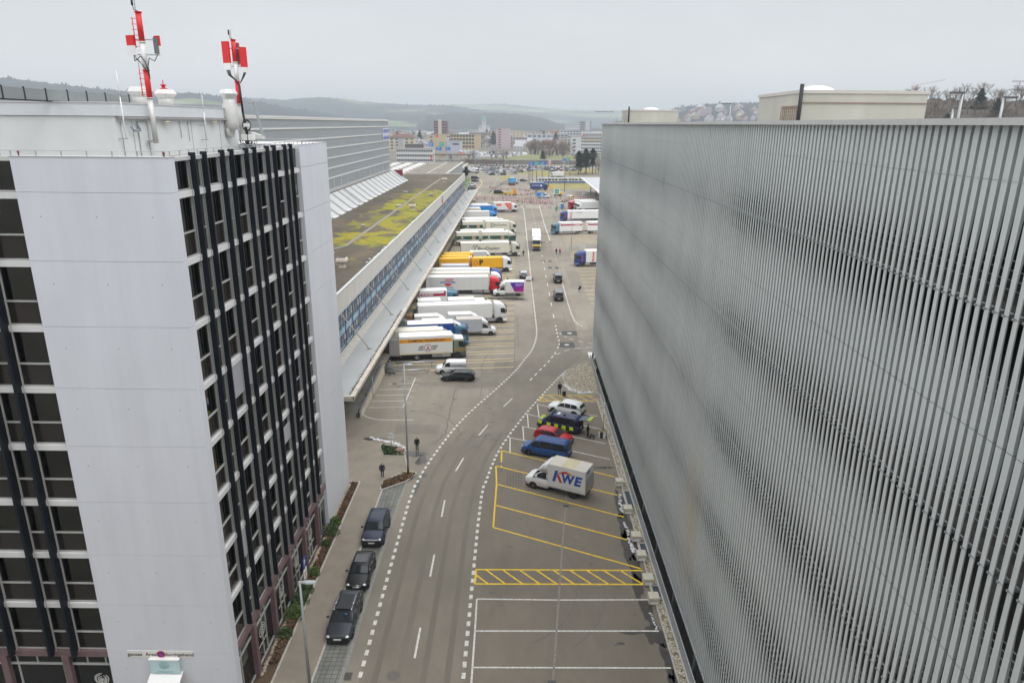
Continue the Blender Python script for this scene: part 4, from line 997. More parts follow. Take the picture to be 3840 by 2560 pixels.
k = MB(); k.prism([(0, 3.3), (-1.4, 2.55), (-1.4, 2.45), (0, 3.2)], 'x', -.95, .95); k.build('canopy', WHITE, t); k = MB(); k.tube((-.88, -1.35, 0), (-.88, -1.35, 2.5), .04, 8); k.tube((.88, -1.35, 0), (.88, -1.35, 2.5), .04, 8); k.build('post', STEEL, t)

t = thing('unseen_building', 'unseen concrete building behind the viewer, added to shade the near street', 'building', (0, -4, 0)); k = MB(); k.box(-42, 42, -14, 0, 0, 32.6); k.build('wall', mat('unseen_building_concrete', (.34, .32, .28), .85, 0, .15, .3), t)  # out of view; added to block sky light from the near street
k = MB()
for z in range(3, 31, 4): k.box(-40, 40, .0, .06, z, z + 1.7)
k.build('window_band', GLASSD, t); k = MB(); k.box(-42.3, 42.3, -14.3, .3, 32.6, 33.0); k.build('roof', CONC, t)  # window band and roof of the added unseen building
# ================================================================== LOADING HALL
HX = -23.3
hall = thing('loading_hall', 'long low loading hall with mossy flat roof and tie rods over its canopy', 'loading hall', (-30, 200, 0))
def hm(): return MB(Matrix.Translation((30, -200, 0)))
FASC = mat('fascia_metal', (.55, .535, .50), .6, 0, .07, .6, stretch=(1, 1, .3))
k = hm(); q = 66.0
while q < 325: k.box(HX - .25, HX, q, q + 1.0 - .02, 10.15, 12.95); q += 1.0
k.box(HX - .24, HX - .03, 66, 325, 10.15, 12.9); k.box(-44, HX - .25, 324.75, 325, 9, 12.95)
k.build('fascia', FASC, hall)
k = hm(); k.box(HX - .32, HX + .06, 66, 325.1, 12.95, 13.05); k.build('coping', mat('coping_metal', (.52, .55, .53), .5, .2), hall)
roofm = mat('moss_roof', (.12, .11, .09), .95)
n, l, b = nodes(roofm); c = objco(n)
base = ramp(n, l, noise(n, l, c, .12, 7, .7, (1, .35, 1)), [(.3, (.055, .047, .036)), (.5, (.088, .073, .052)), (.68, (.145, .112, .07)), (.8, (.22, .16, .09))])
base = mixc(n, l, .8, base, ramp(n, l, noise(n, l, c, 2.2, 5, .75, (.4, 2.5, 1)), [(.3, G3(.7)), (.7, G3(1.35))]), 'MULTIPLY')
sx = n.new('ShaderNodeSeparateXYZ'); l.new(c, sx.inputs[0])
def band(v, a, b2, c2, d2):
    m1_ = n.new('ShaderNodeMapRange'); m1_.interpolation_type = 'SMOOTHSTEP'; l.new(v, m1_.inputs[0]); m1_.inputs[1].default_value = a; m1_.inputs[2].default_value = b2
    m2_ = n.new('ShaderNodeMapRange'); m2_.interpolation_type = 'SMOOTHSTEP'; l.new(v, m2_.inputs[0]); m2_.inputs[1].default_value = d2; m2_.inputs[2].default_value = c2
    m3_ = n.new('ShaderNodeMath'); m3_.operation = 'MULTIPLY'; l.new(m1_.outputs[0], m3_.inputs[0]); l.new(m2_.outputs[0], m3_.inputs[1]); return m3_.outputs[0]
msk = n.new('ShaderNodeMath'); msk.operation = 'MULTIPLY'; l.new(band(sx.outputs['Y'], -88, -60, 25, 75), msk.inputs[0]); l.new(band(sx.outputs['X'], -12, -4, 6.4, 6.7), msk.inputs[1])
mo = noise(n, l, c, .16, 7, .68, (1, .7, 1), .6)
ad = n.new('ShaderNodeMath'); ad.operation = 'MULTIPLY_ADD'; l.new(msk.outputs[0], ad.inputs[0]); ad.inputs[1].default_value = .22; l.new(mo, ad.inputs[2])
f2 = ramp(n, l, ad.outputs[0], [(.645, G3(0)), (.69, G3(.5)), (.75, G3(1)), (1, G3(1))])
mossc = ramp(n, l, noise(n, l, c, .35, 6, .7), [(.3, (.17, .21, .006)), (.5, (.29, .27, .008)), (.7, (.36, .265, .015))])
mossc = mixc(n, l, .9, mossc, ramp(n, l, noise(n, l, c, 3, 5, .8), [(.32, G3(.4)), (.6, G3(1.1))]), 'MULTIPLY')
l.new(mixc(n, l, f2, base, mossc), b.inputs['Base Color'])
k = hm(); k.box(-50, HX - .33, 66, 324.7, 12.3, 12.55); k.build('roof', roofm, hall)
k = hm()
for poly, w in (([(-42, 105), (-31.8, 130), (-31.5, 300)], .5),): k.strip(poly, .8, 12.562)
k.strip([(-43, 178), (-24, 178)], .35, 12.562); k.strip([(-43, 243), (-24, 243)], .35, 12.562); k.strip([(-43, 285), (-24, 285)], .35, 12.562)
k.build('walkway', mat('roof_walkway', (.24, .22, .18), .9, 0, .2, .8), hall)
# glazed strip: two window rows in a pale blue frame
BLUEF = mat('facade_blue', (.30, .42, .52), .55, 0, .35, .35)
BLUED = mat('frame_dark_blue', (.025, .055, .12), .5)
GL1 = mat('office_glass', (.03, .045, .075), .08, 0, spec=.6)
PINKG = mat('curtain_pink', (.25, .20, .22), .6, 0, .2, 1); GREYG = mat('curtain_grey', (.42, .42, .40), .6, 0, .15, 1)
k = hm(); k.box(HX - .6, HX - .12, 66, 325, 5.0, 10.15); k.build('window_wall', BLUEF, hall)
big = hm(); cnt = 0; q = 84.0; pane_m = hm()
wm = {}
for typ in range(3):
    kk = MB(); kk.box(0, .07, 0, 1.02, 0, 1.9, 0); kk.box(.07, .09, .08, .94, .1, 1.8, 1)
    if typ < 2: kk.box(.09, .1, .1, .92, .75 if typ == 0 else 1.1, 1.75, 2)
    wm[typ] = kk.mesh('window', [BLUED, GL1, GREYG if typ == 0 else PINKG])
while q < 322:
    for z, hh in ((7.95, 1.0), (5.45, .82)):
        typ = random.choice((0, 0, 1, 2, 2, 1))
        if cnt < 96:
            inst(wm[typ], 'window', hall, (HX - .12 + 30, q - 200, z), (0, 0, 0), (1, 1, hh)); cnt += 1
        else:
            big.box(HX - .12, HX - .05, q, q + 1.02, z, z + 1.9 * hh, 0); big.box(HX - .05, HX - .03, q + .08, q + .94, z + .1, z + 1.8 * hh, 1)
            if typ < 2: big.box(HX - .03, HX - .02, q + .1, q + .92, z + (.75 if typ == 0 else 1.1) * hh, z + 1.75 * hh, 2 + typ)
    q += 1.475
o = big.build('window_row', [BLUED, GL1, GREYG, PINKG], hall); o['kind'] = 'stuff'
k = hm(); q = 83.7
while q < 324: k.box(HX - .1, HX - .02, q, q + .12, 5.0, 10.15); q += 4.425
k.tube((HX + .4, 66, 8.9), (HX + .4, 325, 8.9), .04, 6); k.tube((HX + .4, 66, 6.6), (HX + .4, 325, 6.6), .03, 6)
k.build('mullion', BLUED, hall)
k = hm(); k.box(HX, -21.8, 66, 325, 4.6, 5.0); k.build('ledge', CONC, hall)
can = mat('canopy_sheet', (.50, .51, .51), .5, .15)
n, l, b = nodes(can); c = objco(n)
wvn = n.new('ShaderNodeTexWave'); wvn.bands_direction = 'Y'; wvn.inputs['Scale'].default_value = .9; wvn.inputs['Distortion'].default_value = 0
l.new(c, wvn.inputs['Vector'])
l.new(mixc(n, l, .7, ramp(n, l, noise(n, l, c, .15, 5, .6), [(.3, (.33, .345, .345)), (.7, (.40, .41, .405))]), ramp(n, l, wvn.outputs['Fac'], [(.0, G3(.80)), (.18, G3(1.0)), (1, G3(1.02))]), 'MULTIPLY'), b.inputs['Base Color'])
k = hm(); k.add([(-21.85, 72.4, 5.1), (-17.95, 72.4, 5.45), (-17.95, 331, 5.45), (-21.85, 331, 5.1), (-21.85, 72.4, 4.95), (-17.95, 72.4, 5.3), (-17.95, 331, 5.3), (-21.85, 331, 4.95)], [(0, 1, 2, 3), (4, 7, 6, 5), (0, 4, 5, 1), (1, 5, 6, 2), (2, 6, 7, 3)])
k.build('canopy', can, hall)
edgem = mat('canopy_edge', (.50, .45, .38), .7, 0, .28, .8)
k = hm(); k.box(-18.25, -17.75, 72.2, 331, 5.462, 5.52); k.box(-17.95, -17.78, 72.2, 331, 5.1, 5.462); k.box(-21.85, -17.8, 72.2, 72.38, 4.95, 5.5); k.build('canopy_edge', edgem, hall)
k = hm()
for i in range(900): 
    yq = random.uniform(73, 110); k.ball((-18.45 + random.gauss(0, .1), yq, 5.44), random.uniform(.02, .06), 0, 1, 1, .5, 5, 3)
o = k.build('leaf_litter', mat('leaf_litter', (.09, .08, .06), .9), hall); o['kind'] = 'stuff'
ROD = mat('rod_cream', (.38, .365, .32), .5)
for i in range(14):
    yq = 72.3 + 17.77 * (i + 1)
    if yq > 324: break
    k = hm(); k.tube((-19.75, yq, 5.4), (HX + .05, yq, 10.2), .068, 8); k.build('tie_rod', ROD, hall)
    k = hm(); k.box(-19.95, -19.4, yq - .14, yq + .14, 5.36, 5.46); k.build('rod_foot', ROD, hall)
k = hm(); k.box(HX - .4, HX - .05, 66, 325, 0, 4.6); k.build('dock_wall', mat('dock_dark', (.10, .10, .11), .8, 0, .2, 1), hall)
dock = mat('dock_floor', (.20, .19, .17), .85, 0, .2, .8)
k = hm(); k.box(HX, -18.75, 95, 325, 0, 1.2); k.add([(HX, 79, .012), (-18.95, 79, .012), (-18.95, 95, 1.2), (HX, 95, 1.2)], [(0, 1, 2, 3)]); k.build('dock_platform', dock, hall)
k = hm(); k.box(-18.72, -18.6, 95, 325, .55, 1.05); k.box(-18.7, -18.62, 95, 325, 0.02, .12)
k.build('dock_buffer', INK, hall)
k = hm()
for i in range(56):
    yq = 96 + i * 3.93
    for j in range(4): k.strip([(-19.5 + .0, yq + j * .35), (-18.8, yq + j * .35 + .3)], .13, 1.208)
k.build('hazard_stripe', PY, hall)
for i in range(10):
    yq = 100 + i * 23
    k = hm(); k.box(-20.3, -20.0, yq, yq + .3, 1.2, 4.95); k.build('canopy_column', STEEL, hall)
# ramp wall with guard rail
t = thing('ramp_wall', 'low pale concrete wall with a steel guard rail beside the dock ramp', 'wall', (-18.8, 79, 0))
k = MB(); k.prism([(0, -.1), (16, -.1), (16, 1.5), (0, .55)], 'x', -.12, .12); k.build('wall', mat('wall_cream', (.52, .47, .37), .85, 0, .25, .8), t)
k = MB(); k.bar((-.02, -.2, .78), (-.02, 16, 1.75), .22, .28); k.build('guard_rail', STEEL, t); k = MB()
for q in (0.2, 4.5, 8.8): k.box(-.3, -.05, q, q + .25, .3, .95 + q * .06)
k.build('rail_bracket', INK, t)
t = thing('parking_sign', 'blue parking sign on a thin post in front of the ramp wall', 'sign', (-18.55, 85.6, 0)); k = MB(); k.tube((0, 0, 0), (0, 0, 2.9), .04, 8); k.build('post', STEEL, t); k = MB(); k.box(-.03, .03, -.02, .28, 1.9, 2.9); k.build('plate', mat('sign_blue2', (.05, .20, .55), .4), t)
t = thing('dock_stairs', 'steel stairs with railings from the dock down to the yard', 'stairs', (-18.6, 95.2, 0))
k = MB()
for q in range(6): k.box(-.2 + q * .25, .06 + q * .25, -.5, .5, 1.0 - q * .19, 1.06 - q * .19)
k.bar((-.2, -.5, 1.1), (1.4, -.5, .02), .05, .2); k.bar((-.2, .5, 1.1), (1.4, .5, .02), .05, .2); k.build('steps', mat('dark_steel', (.12, .13, .14), .5, .4), t)
k = MB()
for s_ in (-.5, .5):
    for dz in (.55, 1.05): k.tube((-.2, s_, 1.15 + dz - .1), (1.4, s_, .05 + dz), .025, 6)
    for q in (0, .8, 1.6): k.tube((-.2 + q, s_, 1.1 - q * .7), (-.2 + q, s_, 2.15 - q * .68), .025, 6)
k.build('handrail', STEEL, t)
for i, (p0, p1, h, lab) in enumerate((((-17.9, 93.9), (-12.2, 94.8), .75, 'nearer steel guide rail between the dock stairs and the yard, with yellow tags'), ((-17.6, 97.3), (-11.9, 98.1), .8, 'further steel guide rail parallel to the near one beside the box truck'), ((-16.5, 138.0), (-6.9, 138.5), .55, 'long steel guide rail beside the teal cab lorry'), ((-17, 141.2), (-6.5, 141.6), .55, 'long steel guide rail under the white trailer with red cab'))):
    t = thing('guide_rail', lab, 'guide rail', (p0[0], p0[1], 0), math.atan2(p1[1] - p0[1], p1[0] - p0[0]), 'wheel guide rails at the dock'); L = math.hypot(p1[0] - p0[0], p1[1] - p0[1])
    k = MB(); k.tube((0, 0, h), (L, 0, h), .13, 10); k.build('rail', STEEL, t)
    for q in (.4, L - .4):
        k = MB(); k.tube((q, 0, 0), (q, 0, h), .07, 8); k.tube((q, 0, 0), (q, 0, .05), .22, 10); k.build('leg', STEEL, t)
    if i == 0: k = MB(); k.tube((L - .5, 0, h), (L - .35, 0, h), .14, 10); k.tube((2.6, 0, h), (2.75, 0, h), .14, 10); k.build('reflector', PY, t)
# skylight slope, catwalk and roof furniture
sk = thing('skylight_slope', 'sloping corrugated translucent skylight along the foot of the grey warehouse', 'skylight', (-44, 180, 12.5))
SKM = mat('polycarbonate', (.62, .63, .62), .35, 0, .05, .5)
n, l, b = nodes(SKM); c = objco(n); wvn = n.new('ShaderNodeTexWave'); wvn.bands_direction = 'Y'; wvn.inputs['Scale'].default_value = .75; l.new(c, wvn.inputs['Vector'])
l.new(ramp(n, l, wvn.outputs['Fac'], [(0, (.38, .39, .39)), (.25, (.50, .51, .51)), (1, (.55, .56, .56))]), b.inputs['Base Color'])
yq = 90.0; i = 0
while yq < 285:
    for (w, m_, nm, off) in ((5.4, SKM, 'skylight_panel', 0), (1.7, mat('grey_infill', (.27, .27, .26), .7, 0, .15, 1), 'infill_panel', .0)):
        k = MB(Matrix.Translation((44, -180, -12.5))); k.add([(-43.9, yq, 12.75), (-48.9, yq, 16.6), (-48.9, yq + w - .12, 16.6), (-43.9, yq + w - .12, 12.75), (-43.9, yq, 12.6), (-48.9, yq, 16.4), (-48.9, yq + w - .12, 16.4), (-43.9, yq + w - .12, 12.6)], [(0, 1, 2, 3), (7, 6, 5, 4), (0, 4, 5, 1), (1, 5, 6, 2), (2, 6, 7, 3), (3, 7, 4, 0)])
        k.build(nm, m_, sk); yq += w
k = MB(Matrix.Translation((44, -180, -12.5))); q = 90.0
while q < 284: k.box(-43.9, -43.2, q, q + 4.2, 12.6, 12.85); q += 7.1
k.build('gutter_board', WHITE, sk)
k = MB(Matrix.Translation((44, -180, -12.5))); k.box(-50, -48.9, 70, 285.5, 16.3, 16.5); k.build('catwalk', mat('catwalk_brown', (.17, .14, .115), .8, 0, .2, 2), sk)
k = MB(Matrix.Translation((44, -180, -12.5)))
for q in range(54): k.tube((-48.9, 70 + 4 * q, 16.5), (-48.9, 70 + 4 * q, 17.5), .03, 4)
k.tube((-48.9, 70, 17.5), (-48.9, 285, 17.5), .03, 4); k.tube((-48.9, 70, 17.0), (-48.9, 285, 17.0), .03, 4)
for q in (139, 200, 284):
    for s_ in (0, .8): k.tube((-43.9, q + s_, 12.9), (-48.9, q + s_, 16.75), .05, 5)
    for j in range(20): k.tube((-43.9 - j * .25, q, 12.95 + j * .19), (-43.9 - j * .25, q + .8, 12.95 + j * .19), .03, 4)
k.build('handrail', STEEL, sk)
CRV = mat('vent_cream', (.60, .54, .46), .6, 0, .08, 2); RUST = mat('rust', (.42, .14, .05), .85, 0, .3, 5)
def roofbox(x, yq, s_, lab):
    t = thing('roof_ventilator', lab, 'vent', (x, yq, 12.55), 0, 'ventilators on the hall roof')
    k = MB(); k.loft([[(a * q, b2 * q, z) for a, b2 in ((-1, -1), (1, -1), (1, 1), (-1, 1))] for q, z in ((.52 * s_, 0), (.52 * s_, .12), (.42 * s_, .14), (.45 * s_, .6 * s_), (.82 * s_, 1.0 * s_), (.82 * s_, 1.25 * s_), (.66 * s_, 1.6 * s_))], 0, True, True, False); k.build('housing', CRV, t)
    k = MB(); k.box(-.6 * s_, .6 * s_, -.6 * s_, .6 * s_, 1.6 * s_, 1.62 * s_); k.build('top_opening', INK, t)
    k = MB()
    for q in (-.3, .25): k.box(q * s_ - .12, q * s_ + .14, -.78 * s_, -.755 * s_, 1.12 * s_, 1.4 * s_)
    k.build('rust_patch', RUST, t)
roofbox(-27.5, 109.5, 1.0, 'nearest cream roof ventilator with rust streaks on the moss'); roofbox(-27.4, 187, 1.0, 'cream roof ventilator in the middle of the mossy hall roof'); roofbox(-28.0, 279, 1.1, 'furthest cream roof ventilator near the end of the hall roof')
for i, (x, yq, w, h, lab) in enumerate(((-33.3, 153, .7, .7, 'small dark roof cowl beside the roof walkway'), (-32.5, 196, 1.3, .25, 'flat grey roof hatch lying on the walkway'), (-27, 226, 1.1, .6, 'square roof housing on the far moss strip'), (-36.5, 235, 1.2, .4, 'low grey roof hatch near the skylights'), (-25.5, 235, .7, .5, 'small pale roof cowl near the parapet'), (-37, 213, .25, .9, 'thin dark roof pipe on bare felt'), (-33.2, 121, 2.6, .12, 'flat framed roof hatch lying in the near moss'))):
    k = MB(); k.box(-w / 2, w / 2, -w / 2, w / 2, 0, h, 0); k.box(-w / 2 - .06, w / 2 + .06, -w / 2 - .06, w / 2 + .06, h, h + .06, 1); o = k.build('roof_cowl', [mat('cowl_grey', (.30, .29, .26), .7, 0, .15, 2), VM]); o.location = (x, yq, 12.555); tag(o, lab, 'roof fixture')
k = MB()
for i in range(60):
    yq = random.uniform(112, 150); k.ball((-23.9 - abs(random.gauss(0, .25)) * (1 if yq < 140 else .4), yq, 12.56), random.uniform(.08, .25), 0, 1, 1.3, .4, 7, 4, .2)
o = k.build('snow', SNOW); o['kind'] = 'stuff'; o['label'] = 'scraps of melting snow behind the hall parapet'; o['category'] = 'snow'
t = thing('wall_emblem', 'small red figure emblem fixed on the hall parapet', 'sign', (HX + .05, 222.5, 11.2)); k = MB(); k.ball((.12, 0, .2), .55, 0, .25, .7, 1.5, 10, 8); k.build('emblem', RED, t); k = MB(); k.ball((.12, 0, 1.25), .25, 0, .6, 1, 1, 8, 6); k.build('emblem_head', mat('emblem_brown', (.3, .18, .1), .6), t)
# ================================================================== GREY WAREHOUSE
wh = thing('grey_warehouse', 'tall windowless grey warehouse with thin white horizontal bands', 'warehouse', (-70, 180, 0))
def wm_(): return MB(Matrix.Translation((70, -180, 0)))
WG = mat('warehouse_grey', (.29, .32, .345), .55, .1, .05, .2, stretch=(1, .3, 1)); WB = mat('band_white', (.66, .66, .66), .5)
k = wm_(); k.box(-120, -50, 60, 284, 0, 35.4); k.build('wall', WG, wh)
for z in (33.2, 30.55, 28.0, 25.4, 22.8, 20.2):
    k = wm_(); k.box(-50, -49.85, 60, 284.15, z - .16, z + .16); k.box(-120, -49.85, 284, 284.15, z - .16, z + .16); k.build('band', WB, wh)
k = wm_(); k.box(-120, -49.8, 60, 284.2, 35.1, 35.36); k.box(-120, -49.9, 60, 284.1, 35.42, 35.75); k.build('roof_edge', WB, wh)
k = wm_()
for i in range(28): k.box(-50, -49.82, 64 + i * 8.2, 64.3 + i * 8.2, 17.0, 20.0)
k.box(-50, -49.8, 60, 284.1, 16.6, 17.3); k.build('plinth_strip', mat('plinth_pale', (.50, .51, .52), .55), wh)
k = wm_(); k.box(-49.85, -49.75, 271, 284, 28.3, 32.6); o = k.build('sign_panel', mat('sign_bluewhite', (.62, .64, .72), .5), wh)
BLUET = mat('blue_letter', (.05, .09, .42), .5)
for i, z in enumerate((31.6, 30.4, 29.1)): letter(('FREIGHT', 'AIR', 'CARGO')[i], BLUET, o, (-49.74 + 70, 277.5 - 180, z), 1.7, '+x', .03) if False else None
k = wm_()
for i in range(16):
    k.box(-49.74, -49.72, 271.8 + i * .75, 272.2 + i * .75, 30.6 + (i % 3) * .3, 32.2); k.box(-49.74, -49.72, 271.8 + i * .75, 272.25 + i * .75, 28.6, 29.4 + (i % 4) * .25)
k.build('lettering', BLUET, o)
k = MB(); k.box(-1.5, 1.5, -1.4, 1.4, 0, 2.6); o = k.build('lift_housing', mat('dark_red_sheet', (.20, .02, .035), .6)); o.location = (-47.3, 288, 14.0); tag(o, 'dark red box at the far corner of the grey warehouse', 'housing')
# ================================================================== VEHICLES
def paint(name, col=None, var=0.0): return mat('paint_' + name, col, .32, 0, var, .8, coat=.08, spec=.4)
PBLACK = paint('black', (.012, .013, .016)); PANTH = paint('anthracite', (.035, .042, .052)); PNAVY = paint('navy', (.018, .026, .055)); PWHITE = paint('white', (.72, .73, .74))
PRED = paint('red', (.45, .01, .025)); PBLUE = paint('blue', (.022, .075, .24)); PPOL = paint('dark_blue', (.012, .022, .085)); PSIL = paint('silver', (.42, .43, .45)); PGREY = paint('grey', (.16, .165, .175))
LAMPG = mat('headlight_glass', (.62, .64, .66), .12, .3); TAIL = mat('taillight_red', (.32, .008, .012), .25); GRILL = mat('grille_dark', (.02, .02, .022), .4)
_WM = {}
def wheel(par, x, yy, r, w=.22, rim=RIM, dual=False):
    key = (round(r, 2), w, rim.name)
    if key not in _WM:
        k = MB(); nn = 18
        prof = [(r * .62, -w / 2), (r * .93, -w / 2), (r, -w * .32), (r, w * .32), (r * .93, w / 2), (r * .62, w / 2)]
        k.loft([[(q * math.cos(2 * PI * i / nn), d, q * math.sin(2 * PI * i / nn)) for q, d in prof] for i in range(nn + 1)], 0, False, True)
        f = MB(); f.tube((0, -w * .42, 0), (0, w * .42, 0), r * .64, 18, 0)
        for sgn in (-1, 1):
            for i in range(5):
                a = 2 * PI * i / 5; y_ = sgn * w * .43; q0, q1, da, db = r * .24, r * .56, .16, .40
                f.add([(q0 * math.cos(a - da), y_, q0 * math.sin(a - da)), (q1 * math.cos(a - db), y_, q1 * math.sin(a - db)), (q1 * 1.04 * math.cos(a), y_, q1 * 1.04 * math.sin(a)), (q1 * math.cos(a + db), y_, q1 * math.sin(a + db)), (q0 * math.cos(a + da), y_, q0 * math.sin(a + da))], [(0, 1, 2, 3, 4)], 1)
            f.tube((0, sgn * w * .40, 0), (0, sgn * w * .47, 0), r * .14, 10)
        _WM[key] = (k.mesh('wheel', RUBBER), f.mesh('rim', [rim, BLACK]))
    a, b2 = _WM[key]
    o = inst(a, 'wheel', par, (x, yy, r)); inst(b2, 'rim', o)
    return o
TRIM = mat('truck_rim', (.38, .38, .38), .5, .4)

def lerp(a, b2, t): return a + (b2 - a) * t
def carbody(par, K, pt, dx=0.0, rear_glass=True, roofm=None):
    """passenger shell; x forward, nose at dx+L/2"""
    L, Wd, H = K['L'], K['W'], K['H']; hw = Wd / 2; X = lambda t: dx + L / 2 - t * L
    nz_, bz = K['nose'], K['belt']; tc_ = K['cowl']; gz = K.get('gz', .2); dz = K.get('deck', bz)
    st = [(0, .74, nz_ - .22, gz + .18), (.012, .86, nz_ - .06, gz + .06), (.05, .95, nz_, gz), (.12, .985, lerp(nz_, bz, .45), gz), (tc_, 1, bz, gz), (.5, 1, bz, gz), (.86, .99, max(bz, dz), gz), (.955, .965, dz, gz + .02), (.988, .92, dz - .06, gz + .06), (1, .85, dz - .2, gz + .16)]
    secs = []
    for t, w, zt, zb in st:
        x = X(t); a = hw * w
        secs.append([(x, -a * .88, zb), (x, -a * .975, zb + .12), (x, -a, lerp(zb, zt, .55)), (x, -a * .965, zt - .10), (x, -a * .90, zt - .03), (x, -a * .7, zt), (x, 0, zt + .02), (x, a * .7, zt), (x, a * .90, zt - .03), (x, a * .965, zt - .10), (x, a, lerp(zb, zt, .55)), (x, a * .975, zb + .12), (x, a * .88, zb)])
    k = MB(); k.loft(secs, 0); body = k.build('body', pt, par)
    # greenhouse
    g_ = K['gh']   # list of (t, z)
    wb, wt = hw * .93, hw * K.get('tumble', .76)
    def wz(z): return lerp(wb, wt, max(0, min(1, (z - bz) / (H - bz))))
    secs = []
    for t, z in g_:
        x = X(t); q = max(z, bz + .015); e = min(.06, (q - bz) * .4)
        secs.append([(x, -wb, bz - .06), (x, -wz(q - e), q - e), (x, -wz(q) * .93, q - e * .25), (x, -wz(q) * .6, q + .01), (x, 0, q + .025), (x, wz(q) * .6, q + .01), (x, wz(q) * .93, q - e * .25), (x, wz(q - e), q - e), (x, wb, bz - .06)])
    k = MB(); k.loft(secs, 0); k.build('roof', roofm or pt, par)
    def roofz(t):
        for (a, za), (b2, zb) in zip(g_, g_[1:]):
            if a <= t <= b2: return lerp(za, zb, (t - a) / max(1e-6, b2 - a))
        return bz
    def endglass(name, p0, p1, sgn):
        (t0, z0), (t1, z1) = p0, p1; k = MB(); rows = []
        for f in (.07, .5, .93):
            t, z = lerp(t0, t1, f), lerp(z0, z1, f); n_ = Vector((z1 - z0, 0, 1e-9 + abs(X(t1) - X(t0)))); n_ = Vector((sgn * abs(z1 - z0), 0, abs(X(t1) - X(t0)))).normalized() * .02
            w = wz(z) * .9; rows.append([(X(t) + n_.x, -w, z + n_.z), (X(t) + n_.x, -w * .5, z + n_.z + .012), (X(t) + n_.x, 0, z + n_.z + .024), (X(t) + n_.x, w * .5, z + n_.z + .012), (X(t) + n_.x, w, z + n_.z)])
        k.loft(rows, 0, False, False); k.build(name, CARGLASS, par)
    endglass('windscreen', g_[0], g_[1], 1)
    if rear_glass: endglass('rear_window', g_[-1], g_[-2], -1)
    for a, b2 in K['panes']:
        for sgn in (-1, 1):
            k = MB(); ss = []
            for i in range(7):
                t = lerp(a, b2, i / 6); zt = roofz(t) - .085; zl = bz + .03
                if zt < zl + .01: zt = zl + .01
                ss.append([(X(t), sgn * (wz(zl) + .012), zl), (X(t), sgn * (wz(zt) + .012), zt)])
            k.loft(ss, 0, False, False, False); k.build('side_window', K.get('sideglass', CARGLASS), par)
    k = MB(); k.box(X(.96), X(.03), -hw * .86, hw * .86, .13, gz + .12); k.build('underbody', BLACK, par)
    # wheels and arches
    r = K['r']
    for t in K['axles']:
        for sgn in (-1, 1):
            k = MB(); k.tube((X(t), sgn * (hw * .90), r + .01), (X(t), sgn * (hw + .004), r + .01), r + .075, 20); k.build('wheel_arch', BLACK, par)
            wheel(par, X(t), sgn * (hw - .085), r, .21, K.get('rim', RIM))
    # lights, plates, grille, mirrors, bumper
    for sgn in (-1, 1):
        k = MB(); k.ball((X(.03), sgn * hw * .70, nz_ - .13), .17, 0, .85, 1.05, .55, 10, 6); k.build('headlight', LAMPG, par)
        if K.get('tail', True):
            k = MB(); th = K.get('tail_h', .32); k.box(X(.995), X(.955), sgn * hw * .78 - .085, sgn * hw * .78 + .11 * (1 if sgn > 0 else 1) - .02, dz - .12 - th, dz - .08); k.build('taillight', TAIL, par)
        k = MB(); xm = X(tc_ + .075); k.ball((xm, sgn * (hw + .10), bz + .10), .12, 0, .6, 1.1, .75, 8, 6); k.build('mirror', K.get('mirror', pt), par)
    k = MB(); k.box(X(.02), X(-.001), -hw * .5, hw * .5, gz + .24, nz_ - .20); k.build('grille', GRILL, par)
    k = MB(); k.box(X(.0), X(-.006), -.26, .26, gz + .22, gz + .33); k.build('number_plate', WHITE, par)
    if K.get('tail', True):
        k = MB(); k.box(X(1.004), X(.985), -.26, .26, dz - .42 if K.get('tallrear') is None else K['tallrear'], (dz - .31) if K.get('tallrear') is None else K['tallrear'] + .11); k.build('number_plate', WHITE, par)
        k = MB(); k.box(X(1.012), X(.97), -hw * .86, hw * .86, gz + .12, gz + .34); k.build('rear_bumper', K.get('bumper', BLACK), par)
    k = MB(); k.box(X(.02), X(-.012), -hw * .8, hw * .8, gz + .02, gz + .2); k.build('front_bumper', K.get('bumper', BLACK), par)
    return X
KW = dict(L=4.77, W=1.82, H=1.47, nose=.74, belt=.93, cowl=.27, r=.33, gh=[(.255, .94), (.43, 1.40), (.55, 1.47), (.80, 1.42), (.90, 1.30), (.985, .98)], panes=[(.335, .50), (.52, .68), (.70, .86)], axles=(.19, .77), deck=.93)
K_HATCH = dict(L=3.85, W=1.73, H=1.42, nose=.76, belt=.92, cowl=.27, r=.31, gh=[(.28, .93), (.40, 1.36), (.5, 1.42), (.85, 1.38), (.93, 1.28), (.99, .98)], panes=[(.345, .58), (.60, .86)], axles=(.18, .83), deck=.92)
K_SUV = dict(L=4.37, W=1.90, H=1.66, nose=.92, belt=1.06, cowl=.27, r=.37, gh=[(.27, 1.07), (.40, 1.56), (.52, 1.65), (.82, 1.62), (.93, 1.48), (.99, 1.1)], panes=[(.335, .50), (.52, .68), (.70, .87)], axles=(.19, .80), deck=1.06, gz=.25)
K_HATCH2 = dict(L=4.30, W=1.78, H=1.43, nose=.74, belt=.92, cowl=.29, r=.32, gh=[(.27, .93), (.44, 1.37), (.55, 1.43), (.82, 1.38), (.90, 1.28), (.985, .98)], panes=[(.35, .52), (.54, .70), (.72, .84)], axles=(.20, .81), deck=.92)
K_VAN = dict(L=5.20, W=1.90, H=1.94, nose=.98, belt=1.12, cowl=.17, r=.34, tumble=.84, gh=[(.15, 1.13), (.305, 1.84), (.40, 1.93), (.90, 1.93), (.97, 1.88), (.995, 1.14)], panes=[(.235, .38), (.41, .65), (.67, .93)], axles=(.175, .755), deck=1.12, tail_h=.5)
K_VCLASS = dict(K_VAN, L=5.14, W=1.93, H=1.90, nose=.96, sideglass=CARGLASS, tallrear=.62)
